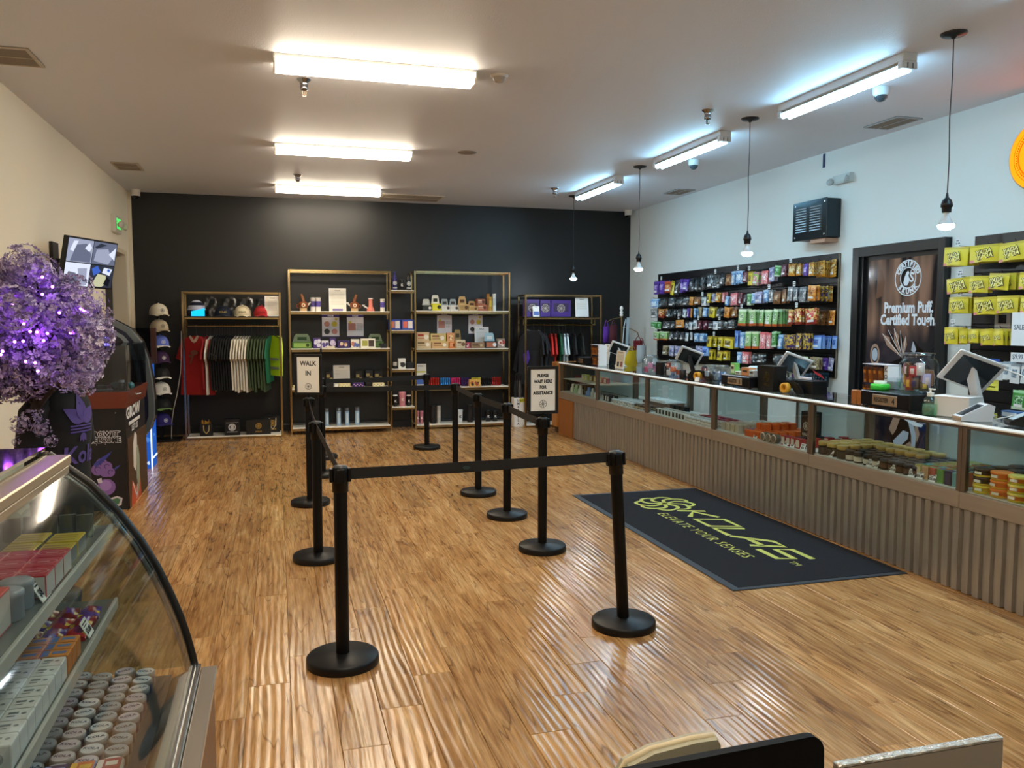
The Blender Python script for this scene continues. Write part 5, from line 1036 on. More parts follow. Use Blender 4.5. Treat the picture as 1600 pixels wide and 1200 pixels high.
for sx in (-1, 1): MB().lathe([(0.012, -0.03), (0.034, 0.0), (0.036, 0.012), (0.0, 0.016)], n=16).build('lamp_head', mat('aeb8ba', 0.25), t, (sx * 0.12, -0.08, 0.022), (PI / 2 - 0.3, 0, sx * -0.5))
MB().box(-0.02, 0.02, -0.002, 0, -0.14, 0, 0).build('tape_strip', mat('1c2c5a', 0.6), None, (XR, 7.385, 3.31), QR, 'strip of dark blue tape hanging from the top of the right wall', 'tape')
t = thing('neon_sign', 'round glowing yellow-orange sign cut off by the right frame edge', 'sign', (XR, 4.83, 2.82), QR)
MB().lathe([(0.262, 0), (0.262, 0.05), (0.25, 0.055)], n=48).build('case', mat('c9b060', 0.4), t, (0, 0, 0), (PI / 2, 0, 0))
SG = emission((1.0, 0.145, 0.004), 2.4); m = MB().lathe([(0.25, 0.056), (0.0, 0.058)], n=48); m.build('lit_face', SG, t, (0, 0, 0), (PI / 2, 0, 0), 'glowing yellow face')
m = MB(); 
for r0, r1 in ((0.205, 0.209), (0.165, 0.17), (0.172, 0.176)): put2d(m, *circle2(r1, 48, r0), (0, -0.0585, 0), FRONT, 0)
for i in range(64): a = 2 * PI * i / 64; put2d(m, *circle2(0.006, 6), (0.187 * math.cos(a), -0.0586, 0.187 * math.sin(a)), FRONT, 0)
flower(m, 0.11, (0, -0.0586, 0.0), FRONT, 0, 0.01); m.build('emblem', emission((1.0, 0.06, 0.002), 1.0), t, label='orange ring and flower pattern')

# ================================================================ BRASS SHELVING ALONG THE BLACK WALL
BR = mat('ae9870', 0.16, 1.0); SHW = mat('f6f1e4', 0.35); BWH = mat('efe8d6', 0.3)
def shelf_unit(name, label, x0, x1, yf, H, levels, depth=0.36, dark=False, group='brass shelving units'):
    t = thing(name, label, 'shelf', ((x0 + x1) / 2, yf, 0), 0, group); w = x1 - x0; b = 0.028
    for sx in (-1, 1):
        for y in (0, depth - b):
            xa = -w / 2 if sx < 0 else w / 2 - b
            MB().box(xa, xa + b, y, y + b, 0.012, H, 0, 0.003).build('post', BR, t)
            MB().cyl(xa + b / 2, y + b / 2, 0, 0.012, 0.016, 10).build('foot', CHROME, t)
        xa = -w / 2 if sx < 0 else w / 2 - b
        MB().box(xa + 0.002, xa + b - 0.002, b, depth - b, H - b, H, 0, 0.003).build('side_rail', BR, t)
    for y in (0, depth - b): MB().box(-w / 2 + b, w / 2 - b, y + 0.001, y + b - 0.001, H - b, H, 0, 0.003).build('top_rail', BR, t)
    for z in levels:
        for y in (0, depth - b): MB().box(-w / 2 + b, w / 2 - b, y + 0.002, y + b - 0.002, z - 0.045, z - 0.012, 0, 0.003).build('shelf_rail', BR, t)
        MB().box(-w / 2 + b * 0.9, w / 2 - b * 0.9, 0.0, depth - 0.0, z - 0.012, z, 0, 0.002).build('shelf_board', SHW, t, label='cream shelf board')
    return t
shelf_unit('shelf_unit', 'tall left brass shelf unit with cream boards against the black wall', 0.165, 1.575, 11.72, 2.29, (0.095, 0.642, 1.20, 1.72))
shelf_unit('shelf_unit', 'tall right brass shelf unit with cream boards beside the walk-up sign', 1.925, 3.37, 11.85, 2.31, (0.065, 0.612, 1.18, 1.735))
# narrow ladder of four boards bridging the two units
lt = thing('ladder_shelf', 'narrow stack of four small brass shelves between the two tall units', 'shelf', (1.75, 11.80, 0), 0, 'brass shelving units')
for z in (0.345, 0.895, 1.455, 2.025):
    MB().box(-0.165, 0.165, 0.0, 0.30, z - 0.012, z, 0, 0.002).build('shelf_board', SHW, lt); MB().box(-0.165, 0.165, -0.002, 0.022, z - 0.045, z - 0.012, 0, 0.003).build('shelf_rail', BR, lt)
def rack(label, x0, x1, yf, H, zs, zr, x_off=0.0):
    t = thing('clothes_rack', label, 'clothes rack', ((x0 + x1) / 2, yf, 0), 0, 'brass clothes racks'); w = x1 - x0; b = 0.028; D = 0.40
    for sx in (-1, 1):
        xa = -w / 2 if sx < 0 else w / 2 - b
        for y in (0, D - b):
            MB().box(xa, xa + b, y, y + b, 0.0, H, 0, 0.003).build('post', BR, t)
        MB().box(xa + 0.002, xa + b - 0.002, b, D - b, H - b, H, 0, 0.003).build('side_rail', BR, t)
        MB().box(xa + 0.002, xa + b - 0.002, b, D - b, 0.0, b, 0, 0.003).build('side_rail', BR, t)
        MB().box(xa + (b if sx < 0 else -0.02), xa + (b + 0.02 if sx < 0 else 0.0), D / 2 - 0.01, D / 2 + 0.01, zr - 0.01, zs - 0.03, 0, 0.002).build('rail_drop', BR, t)
    for y in (0, D - b):
        for z0 in (H - b, zs - 0.045, 0.0): MB().box(-w / 2 + b, w / 2 - b, y + 0.001, y + b - 0.001, z0, z0 + b, 0, 0.003).build('cross_rail', BR, t)
    MB().box(-w / 2 + b * 0.9, w / 2 - b * 0.9, 0.002, D - 0.002, zs - 0.016, zs - 0.004, 0, 0.002).build('shelf_board', mat('2a2622', 0.2), t)
    MB().box(-w / 2 + b * 0.9, w / 2 - b * 0.9, 0.002, D - 0.002, 0.03, 0.042, 0, 0.002).build('base_board', SHW, t, label='white base board')
    MB().tube([(-w / 2 + b, D / 2, zr), (w / 2 - b, D / 2, zr)], 0.014, 10).build('hanging_rail', BR, t)
    return t
R1Y, R2Y = 11.56, 11.62
rack('left brass clothes rack with a red jersey and white shirts hanging in it', -1.19, 0.065, R1Y, 1.97, 1.65, 1.515)
rack('right brass clothes rack with purple boxes on top, behind the far counter end', 3.53, 4.745, R2Y, 1.98, 1.655, 1.53)
# second frame edge left of the right rack
# ---------------------------------------------------------------- garments
def garment(x, y, zr, kind, col, label, yaw=0.0, L=0.70, th=0.035, group=None, wide=1.0, extra=None, cat='shirt', hood=False):
    """a top on a hanger; its own front looks to local +-X, hung edge-on along the rail"""
    t = thing(kind, label, cat, (x, y, zr), yaw, group)
    hk = MB().tube([(0, 0.0, -0.13), (0, 0, -0.045), (0, 0.019, -0.014), (0, 0.021, 0.006), (0, 0.010, 0.0195), (0, -0.010, 0.0185)], 0.003, 5).tube([(0, -0.19, -0.175), (0, 0, -0.125), (0, 0.19, -0.175)], 0.006, 5)
    hk.build('hanger', mat('26262a', 0.4), t)
    z0 = -0.135; W = wide
    out = [(0.07 * W, 0.0), (0.20 * W, -0.045), (0.30 * W, -0.22), (0.335 * W, -0.30), (0.25 * W, -0.335), (0.225 * W, -0.22), (0.22 * W, -0.45), (0.235 * W, -L)]
    if kind == 'safety_vest': out = [(0.10, 0.0), (0.15, -0.02), (0.16, -0.12), (0.20, -0.24), (0.20, -0.4), (0.20, -L)]
    if kind == 'hooded_jacket': out = [(0.09, 0.05), (0.20, -0.04), (0.30, -0.30), (0.33, -0.56), (0.26, -0.58), (0.235, -0.25), (0.235, -0.45), (0.235, -L)]
    prof = out + [(-a, b) for a, b in reversed(out)]
    n = len(prof); v = []; f = []; K = 3
    rnd = random.Random(int(abs(x) * 1000) + len(label))
    ph = 1.0 if kind == 'hanging_shirt' else rnd.uniform(0, 6)
    for s in (-1, 1):
        for (a, b) in prof:
            bow = th * 0.5 * (0.8 + 0.35 * math.sin(a * 22 + ph + s) + 0.4 * (-b / L)); wob = 0.014 * math.sin(b * 9 + ph) + 0.01 * math.sin(a * 14 + ph)
            v.append((s * bow + wob, a, z0 + b + 0.012 * math.sin(a * 30 + ph) * (b < -0.5)))
    f = [tuple(range(n)), tuple(range(2 * n - 1, n - 1, -1))] + [(i, n + i, n + (i + 1) % n, (i + 1) % n) for i in range(n)]
    mb = MB().add(v, f, 0)
    return t, mb, z0
def hang(x, y, zr, col, label, **k):
    t, mb, z0 = garment(x, y, zr, k.pop('kind', 'hanging_shirt'), col, label, **k)
    mb.build('cloth', mat(col, 0.85, bump=0.4, bscale=14), t); return t
Yc1, Yc2 = R1Y + 0.20, R2Y + 0.20
# red jersey, turned to show its front (towards -Y)
t, mb, z0 = garment(-1.03, Yc1 - 0.02, 1.515, 'jersey', 'a81c1c', 'red football jersey with gold-striped sleeve, facing out at the rack end', PI / 2 - 0.55, 0.78, 0.07, wide=1.0, cat='jersey')
mb.build('cloth', mat('a51b1b', 0.7, bump=0.3, bscale=14), t)
fj = (Vector((0, -1, 0)), Vector((0, 0, 1)))
for nm, pts, c in (('collar', [(-0.08, 0.0), (-0.04, -0.07), (0, -0.09), (0.04, -0.07), (0.08, 0.0), (0.05, 0.01), (0, -0.05), (-0.05, 0.01)], 'c9b09a'), ('sleeve_stripe', [(0.24, -0.22), (0.335, -0.255), (0.345, -0.275), (0.24, -0.24)], 'f0e6d0'), ('sleeve_stripe', [(0.24, -0.25), (0.345, -0.285), (0.345, -0.31), (0.24, -0.275)], 'c9a03a'), ('sleeve_stripe', [(0.24, -0.285), (0.345, -0.32), (0.35, -0.335), (0.245, -0.30)], 'f0e6d0')):
    m = MB(); put2d(m, pts, [tuple(range(len(pts)))], (-0.056, 0, z0), fj, 0); m.build(nm, mat(c, 0.7), t)
m = MB(); txt(m, '7', 0.16, (-0.058, 0.05, z0 - 0.32), fj, 0, 0.006); put2d(m, *circle2(0.035, 14), (-0.057, -0.0, z0 - 0.22), fj, 0, 1.6, 1.0); m.build('chest_print', mat('7a4a3a', 0.7), t)
seq = [(-0.90, '8e1616', 'dark red jersey half hidden behind the front jersey', 0.7), (-0.855, 'd8d0c2', 'white shirt between the red jersey and black shirts', 0.78)]
seq += [(-0.80 + 0.032 * i, '0c0c0e', f'black shirt, {ORD[i]} of the row of black ones', 0.72) for i in range(8)]
seq += [(-0.535 + 0.036 * i, 'e2dac8', f'cream white shirt, {ORD[i]} from left of the white group', 0.72 + 0.02 * (i % 3)) for i in range(6)]
seq += [(-0.32 + 0.038 * i, '3f4f30', f'olive green shirt, {ORD[i]} from left of the olive group', 0.70 + 0.03 * (i % 3)) for i in range(6)]
seq += [(-0.095, '0f6b4a', 'emerald green shirt next to the yellow safety vest', 0.64)]
for i, (x, c, l, L) in enumerate(seq):
    hang(x, Yc1, 1.515, c, l, yaw=-0.16, L=L, th=0.017, group='shirts on the left brass rack' if i > 1 else None)
t, mb, z0 = garment(-0.035, Yc1, 1.515, 'safety_vest', 'c8e02a', 'bright yellow safety vest with grey bands at the rack end', PI / 2 - 1.05, 0.55, 0.05, cat='vest')
mb.build('cloth', mat('c6e61e', 0.7), t)
for b in (0.30, 0.42):
    m = MB(); put2d(m, *rect2(-0.205, 0.205, -b - 0.035, -b), (-0.052, 0, z0), fj, 0); m.build('reflective_band', mat('8f9090', 0.3), t)
# right rack
t, mb, z0 = garment(3.72, Yc2 - 0.04, 1.53, 'hooded_jacket', '15171c', 'black hooded jacket with purple print at the left of the right rack', PI / 2 - 0.7, 0.75, 0.09, cat='jacket'); mb.build('cloth', mat('14161c', 0.85), t)
m = MB(); put2d(m, [(-0.06, -0.30), (0.02, -0.24), (0.05, -0.36), (0.0, -0.46), (-0.05, -0.42)], [(0, 1, 2, 3, 4)], (-0.075, 0.08, z0), fj, 0); m.build('chest_print', mat('4a2a9a', 0.7), t)
MB().sheet(lambda u, v: (0.06 * math.sin(PI * u) * 1.2 - 0.03, 0.10 - 0.2 * u, z0 - 0.10 + 0.17 * v - 0.03 * math.sin(PI * u)), 6, 4).build('hood', mat('8a8684', 0.85), t)
for i, (x, c, l, L) in enumerate([(3.84, '14161c', 'black jacket behind the hooded one, right rack', .74), (3.90, '16181e', 'second black jacket behind the hooded one, right rack', .74), (3.99, 'c02a24', 'red shirt hanging left in the red pair, right rack', .62), (4.05, 'b82420', 'red shirt hanging right in the red pair, right rack', .66), (4.13, '0f5a3a', 'dark green shirt between red and white ones, right rack', .6), (4.19, 'c9dde6', 'pale blue-white shirt, left of two, right rack', .66), (4.24, 'd3e4ea', 'pale blue-white shirt, right of two, right rack', .66), (4.36, '17191f', 'black shirt behind the far tablet, right rack', .66), (4.48, '1b1f1c', 'dark shirt near the right end of the right rack', .66)]):
    hang(x, Yc2, 1.53, c, l, yaw=-0.15, L=L, th=0.024, group='garments on the right brass rack')
# on the left rack's top shelf
ZS1 = 1.647
t = thing('knit_beanie', 'navy striped beanie with bright blue front on the left rack', 'hat', (-1.015, R1Y + 0.13, ZS1), 0)
MB().lathe([(0.115, 0), (0.12, 0.02), (0.118, 0.08), (0.10, 0.14), (0.07, 0.185), (0.03, 0.21), (0.0, 0.215)], n=20, mi=[0, 0, 1, 0, 1, 0]).build('cap', [mat('141a34', 0.85), mat('b8bcd0', 0.8)], t)
MB().sheet(lambda u, v: (0.124 * math.sin(-0.5 + 1.5 * u), -0.124 * math.cos(-0.5 + 1.5 * u), 0.0 + 0.105 * v * (0.6 + 0.4 * u)), 6, 2).build('blue_panel', emission('18b4f0', 1.1), t, label='bright blue front panel, brightened by emission')  # front panel made emissive so its blue reads bright
def cap(x, y, z, col, label, brim=None, s=1.0, yawc=0.0, tag=True, name='baseball_cap', patch='1a1a1c', group='caps on the left rack shelf', text=True):
    t = thing(name, label, 'cap', (x, y, z), yawc, group)
    MB().lathe([(0.098 * s, 0), (0.10 * s, 0.02 * s), (0.095 * s, 0.06 * s), (0.075 * s, 0.10 * s), (0.04 * s, 0.125 * s), (0.0, 0.132 * s)], n=18, sy=1.1).build('crown', mat(col, 0.85, bump=0.2, bscale=40), t)
    MB().sheet(lambda u, v: ((u - 0.5) * 0.19 * s * (1 - 0.35 * v), -0.085 * s - 0.085 * s * v * math.sin(PI * (0.15 + 0.7 * u)), 0.018 * s - 0.012 * s * v - 0.02 * s * (2 * u - 1) ** 2), 8, 3).build('brim', mat(brim or col, 0.8), t)
    MB().ball(0, 0, 0.132 * s, 0.008 * s, 8, 4).build('button', mat(col, 0.8), t)
    m = MB()
    if text: txt(m, 'KOLAS', 0.026 * s, (0, -0.1095 * s, 0.05 * s), FRONT, 0, 0.0008)
    else: flower(m, 0.022 * s, (0, -0.1095 * s, 0.052 * s), FRONT, 0, 0.003)
    m.build('patch', mat(patch, 0.7), t)
    return t
cap(-0.68, R1Y + 0.16, ZS1, '101a2e', 'dark navy cap with small gold patch on the left rack shelf', patch='c9a84a', s=1.1)
cap(-0.435, R1Y + 0.14, ZS1, 'd9cba8', 'cream cap with dark lettering on the left rack shelf', s=1.12); cap(-0.185, R1Y + 0.14, ZS1, 'b01e22', 'bright red cap on the left rack shelf', brim='a01a1e', s=1.1, patch='6a1014')
for i, x in enumerate((-0.87, -0.62, -0.40, -0.17)):
    m = MB().sheet(lambda u, v: (x + (u - 0.5) * 0.2, R1Y + 0.28 + 0.02 * math.sin(9 * u) * math.sin(7 * v) - 0.06 * (1 - v), ZS1 + 0.001 + v * 0.27 * (0.85 + 0.15 * math.sin(PI * u))), 8, 8)
    m.box(x - 0.09, x + 0.09, R1Y + 0.305, R1Y + 0.325, ZS1, ZS1 + 0.24, 1, 0.008); m.build('bagged_shirt', [glass('9aa0a4', 0.3, 0.06, 0.4), mat('17181c', 0.6)], None, (0, 0, 0), 0, f'folded dark shirt in a clear bag, {ORD[i]} from left on the left rack shelf', 'packaged shirt', 'bagged shirts on the left rack shelf')
flyer(-0.045, R1Y + 0.05, ZS1, 0.20, 0.275, 'white price sheet at the right end of the left rack shelf', rz=0, bands=lines(0.3, 0.8, 9, u0=0.2, u1=0.8), bg='ece4d4', name='price_sheet', cat='price sheet')
# on the left rack's base
def paper_bag(x, y, z, w, h, d, label, col='131313', logo=True, rope=None, emblem='c9a04a'):
    t = thing('paper_bag', label, 'bag', (x, y, z), 0, 'bags on the left rack base')
    m = MB().prism([(-w / 2, 0), (-w / 2, h), (w / 2, h), (w / 2, 0)], 'y', -d / 2, d / 2); m.build('bag', mat(col, 0.4), t)
    if logo:
        q = MB(); flower(q, h * 0.19, (0, -d / 2, h * 0.58), FRONT, 0, h * 0.035); txt(q, 'KOLAS', h * 0.13, (0, -d / 2, h * 0.2), FRONT, 0, 0.001); q.build('emblem', mat(emblem, 0.35, 0.5), t)
    if rope:
        MB().tube([(-w * 0.22, -d / 2 - 0.006, h * 0.9), (-w * 0.2, -d / 2 - 0.01, h * 0.45), (0, -d / 2 - 0.012, h * 0.2), (w * 0.2, -d / 2 - 0.01, h * 0.45), (w * 0.22, -d / 2 - 0.006, h * 0.9)], 0.007, 6).build('rope_handle', mat(rope, 0.6), t)
    return t
ZB1 = 0.043
paper_bag(-0.93, R1Y + 0.12, ZB1, 0.16, 0.16, 0.10, 'black bag with gold tissue and rope at the left of the rack base', logo=False, rope='c9b070')
MB().sheet(lambda u, v: (-0.99 + 0.12 * u, R1Y + 0.10 + 0.03 * math.sin(11 * u), ZB1 + 0.161 + 0.06 * v * abs(math.sin(9 * u + 1))), 8, 3).build('tissue_paper', mat('b8862a', 0.5), None, (0, 0, 0), 0, 'crumpled gold tissue sticking out of the leftmost black bag', 'tissue')
bx = MB().box(-0.10, 0.10, -0.06, 0.06, 0, 0.22, 0, 0.004); txt(bx, '8', 0.09, (0, -0.06, 0.11), FRONT, 1, 0.006); put2d(bx, *circle2(0.05, 16, 0.035), (0, -0.06, 0.11), FRONT, 1, off=0.0008); put2d(bx, *rect2(-0.08, 0.08, 0.17, 0.175), (0, -0.06, 0), FRONT, 1); put2d(bx, *rect2(-0.07, 0.07, 0.045, 0.05), (0, -0.06, 0), FRONT, 1)
bx.build('printed_box', [BLACK, mat('c9c7c2', 0.5)], None, (-0.60, R1Y + 0.10, ZB1), 0, 'black box with white square print on the left rack base', 'box')
paper_bag(-0.26, R1Y + 0.10, ZB1, 0.32, 0.20, 0.10, 'wide black bag with gold flower emblem and lettering, left rack base')
paper_bag(-0.075, R1Y + 0.27, ZB1, 0.20, 0.22, 0.08, 'black bag with cream rope handle at the right of the rack base', rope='d8d0bc')
# cord beside the rack
MB().tube([(-1.205, R1Y + 0.05, 1.45), (-1.215, R1Y + 0.05, 1.1), (-1.23, R1Y + 0.06, 0.9), (-1.28, R1Y + 0.06, 0.62), (-1.33, R1Y + 0.07, 0.42), (-1.36, R1Y + 0.08, 0.24), (-1.37, R1Y + 0.08, 0.01)], 0.005, 6).build('power_cord', mat('c9c2b6', 0.5), None, (0, 0, 0), 0, 'thin pale cord hanging beside the left brass rack', 'cord')
# right rack shelf
ZS2 = 1.652
for i, (x0, x1, h) in enumerate(((3.575, 3.80, 0.255), (3.81, 3.975, 0.25), (3.985, 4.30, 0.25))):
    w = x1 - x0; m = MB().box(-w / 2, w / 2, -0.06, 0.06, 0, h, 0, 0.004); flower(m, 0.06, (0, -0.06, h * 0.5), FRONT, 1, 0.008); put2d(m, *rect2(-w * .38, w * .38, h * .3, h * .8), (0, -0.06, 0), FRONT, 2, off=0.0004)
    m.build('purple_box', [mat('4a2f86', 0.4), mat('b8b0a0', 0.5), mat('362a52', 0.4)], None, ((x0 + x1) / 2, R2Y + 0.2, ZS2), 0, f'purple box with grey flower print, {ORD[i]} from left on the right rack', 'box', 'purple boxes on the right rack')
flyer(3.73, R2Y + 0.08, ZS2, 0.105, 0.155, 'small card with blue picture before the purple boxes', rz=0, bands=[(0.1, 0.9, 0.12, 0.5, '4a6fc0')], bg='f0f0ee', name='picture_card', cat='card')
flyer(4.46, R2Y + 0.08, ZS2, 0.21, 0.29, 'white price sheet at the right end of the right rack shelf', rz=0, bands=lines(0.4, 0.75, 7), bg='e4ecee', name='price_sheet', cat='price sheet')
# ---------------------------------------------------------------- goods on the shelves
def pipe_pot(x, y, z, h, label, flip=1):
    t = thing('mug_pipe', label, 'pipe', (x, y, z), 0, 'mug shaped pipes')
    MB().lathe([(0.045, 0), (0.05, 0.005), (0.05, h * 0.16), (0.06, h * 0.2), (0.07, h * 0.42), (0.055, h * 0.5), (0.03, h * 0.55)], n=18, mi=[1, 1, 0, 0, 0, 0]).build('mug', [mat('7a4220', 0.3), mat('d9b98a', 0.4)], t)
    MB().tube([(0, 0, h * 0.52), (-0.005 * flip, 0, h * 0.7), (-0.03 * flip, 0, h * 0.98)], [0.024, 0.021, 0.02], 10).build('neck', mat('8a5530', 0.3), t)
    MB().tube([(-0.06 * flip, 0, h * 0.4), (-0.09 * flip, 0, h * 0.36), (-0.09 * flip, 0, h * 0.22), (-0.06 * flip, 0, h * 0.18)], 0.008, 6).build('handle', mat('7a4220', 0.3), t)
    MB().tube([(0.05 * flip, 0, h * 0.3), (0.09 * flip, 0, h * 0.46)], [0.012, 0.014], 8).lathe([(0.012, h * 0.45), (0.022, h * 0.5), (0.02, h * 0.53)], 0.1 * flip, 0, 10).build('bowl', mat('dfdcd4', 0.15), t)
    m = MB(); put2d(m, *circle2(0.026, 16), (0, -0.068, h * 0.34), FRONT, 0); put2d(m, *circle2(0.013, 12), (0, -0.0684, h * 0.34), FRONT, 1, off=0.0012); m.build('badge', [mat('e6d8b8', 0.5), mat('b8431e', 0.5)], t)
def tube_pipe(x, y, z, h, label):
    t = thing('tube_pipe', label, 'pipe', (x, y, z)); c = mat('e08070', 0.2)
    MB().lathe([(0.05, 0), (0.055, 0.01), (0.045, h * 0.25), (0.03, h * 0.38), (0.03, h * 0.95)], n=16).build('body', c, t); MB().lathe([(0.031, h * 0.93), (0.036, h * 0.95), (0.036, h), (0.0, h)], n=16).build('mouth_ring', mat('f0ebe4', 0.3), t)
    MB().tube([(-0.03, 0, h * 0.2), (-0.10, 0, h * 0.42)], 0.011, 8).lathe([(0.01, h * 0.40), (0.024, h * 0.5), (0.0, h * 0.49)], -0.10, 0, 10).build('bowl', mat('e6e6e2', 0.15), t)
def canister(x, y, z, r, h, label, c1, c2, c3=None, group=None, name='canister', cat='canister'):
    c3 = c3 or c1
    MB().lathe([(r, 0), (r, h * 0.3), (r, h * 0.32), (r, h * 0.72), (r, h * 0.74), (r, h * 0.93), (r * 1.03, h * 0.935), (r * 1.03, h), (0, h)], n=18, mi=[0, 0, 1, 1, 0, 2, 2, 2]).build(name, [mat(c1, 0.35), mat(c2, 0.4), mat(c3, 0.4)], None, (x, y, z), 0, label, cat, group)
def tumbler(x, y, z, r, h, label, col, print_='e6ddd8', group=None, lid=None, steel=False):
    t = thing('tumbler', label, 'tumbler', (x, y, z), 0, group)
    MB().lathe([(r * 0.8, 0), (r * 0.84, 0.004), (r, h * 0.9), (r * 1.0, h * 0.92)], n=18).build('body', mat(col, 0.25, 0.9 if steel else 0.0), t)
    MB().lathe([(r * 1.03, h * 0.9), (r * 1.03, h * 0.97), (r * 0.9, h), (0, h)], n=18).build('lid', mat(lid or col, 0.3), t)
    m = MB(); txt(m, 'K', h * 0.26, (0, -r * 0.96, h * 0.45), FRONT, 0, 0.003); m.build('print', mat(print_, 0.5), t)
def bottle(x, y, z, r, h, label, col, prnt='e6e4e0', group=None):
    t = thing('bottle', label, 'bottle', (x, y, z), 0, group)
    MB().lathe([(r, 0), (r, h * 0.6), (r * 0.55, h * 0.78), (r * 0.42, h * 0.82), (r * 0.42, h * 0.93), (r * 0.5, h * 0.935), (r * 0.5, h), (0, h)], n=16).build('body', mat(col, 0.3), t)
    m = MB(); flower(m, r * 0.85, (0, -r - 0.001, h * 0.38), FRONT, 0, r * 0.14); txt(m, 'KOLAS', r * 0.6, (0, -r - 0.001, h * 0.13), FRONT, 0, 0.001); m.build('print', mat(prnt, 0.5), t)
def carton(x, y, z, w, h, d, label, cols, group=None, art=None, name='carton'):
    """printed carton: body, panel, accents"""
    m = MB().box(-w / 2, w / 2, -d / 2, d / 2, 0, h, 0, min(0.003, h * 0.1)); rnd = random.Random(int(x * 1000) + int(h * 1000))
    put2d(m, *rect2(-w * 0.46, w * 0.46, h * 0.06, h * 0.94), (0, -d / 2, 0), FRONT, 1, off=0.0005)
    if art == 'dots':
        for i in range(6): put2d(m, *circle2(h * 0.13, 8), (w * (-0.38 + 0.152 * i), -d / 2, h * (0.35 if i % 2 else 0.65)), FRONT, 2, off=0.0012)
    elif art == 'bar':
        put2d(m, *rect2(-w * 0.4, w * 0.05, h * 0.60, h * 0.80), (0, -d / 2, 0), FRONT, 2, off=0.0012); put2d(m, *rect2(-w * 0.4, w * 0.3, h * 0.35, h * 0.42), (0, -d / 2, 0), FRONT, 2, off=0.0012); put2d(m, *circle2(min(w, h) * 0.24, 14), (w * 0.25, -d / 2, h * 0.5), FRONT, 3, off=0.0014)
    elif art == 'pic':
        for i in range(5): put2d(m, *circle2(h * rnd.uniform(0.12, 0.26), 9), (w * rnd.uniform(-0.3, 0.3), -d / 2, h * rnd.uniform(0.3, 0.7)), FRONT, 2 + i % 2, off=0.001 + 0.0003 * i)
    elif art == 'split':
        put2d(m, *rect2(-w * 0.40, -w * 0.03, h * 0.2, h * 0.8), (0, -d / 2, 0), FRONT, 2, off=0.0012); put2d(m, *rect2(w * 0.03, w * 0.40, h * 0.15, h * 0.85), (0, -d / 2, 0), FRONT, 3, off=0.0012)
    cols = list(cols) + [cols[-1]] * (4 - len(cols)); m.build(name, [mat(c, 0.45) for c in cols], None, (x, y, z), random.uniform(-0.04, 0.04), label, 'box', group)
def display(x, y, z, w, h, d, label, cols, group=None, hb=0.45, notch=True):
    """shelf-ready display: low tray box with a raised printed back card"""
    t = thing('display_box', label, 'display box', (x, y, z), 0, group)
    MB().box(-w / 2, w / 2, -d / 2, d / 2, 0, h * hb, 0, 0.003).build('tray', mat(cols[0], 0.5), t)
    q = w * 0.46; pts = [(-q, h * hb), (-q, h * 0.8), (-q * 0.8, h), (q * 0.8, h), (q, h * 0.8), (q, h * hb)]
    if notch: pts = [(-q, h * hb), (-q * 0.8, h * 0.88), (-q * 0.62, h), (q * 0.62, h), (q * 0.8, h * 0.88), (q, h * hb)]
    m = MB().prism(pts, 'y', d / 2 - 0.006, d / 2 - 0.002); m.build('back_card', mat(cols[1], 0.5), t)
    m = MB(); put2d(m, *rect2(-w * 0.42, w * 0.42, h * hb * 0.15, h * hb * 0.85), (0, -d / 2, 0), FRONT, 0); put2d(m, *rect2(-w * 0.22, w * 0.25, h * (hb + 0.12), h * (hb + 0.34)), (0, d / 2 - 0.006, 0), FRONT, 1); put2d(m, *circle2(h * hb * 0.28, 12), (w * 0.28, -d / 2, h * hb * 0.5), FRONT, 1, off=0.0012); m.build('print', [mat(cols[2], 0.5), mat(cols[3], 0.5)], t)
YI, YJ, YK = 11.86, 11.99, 11.93
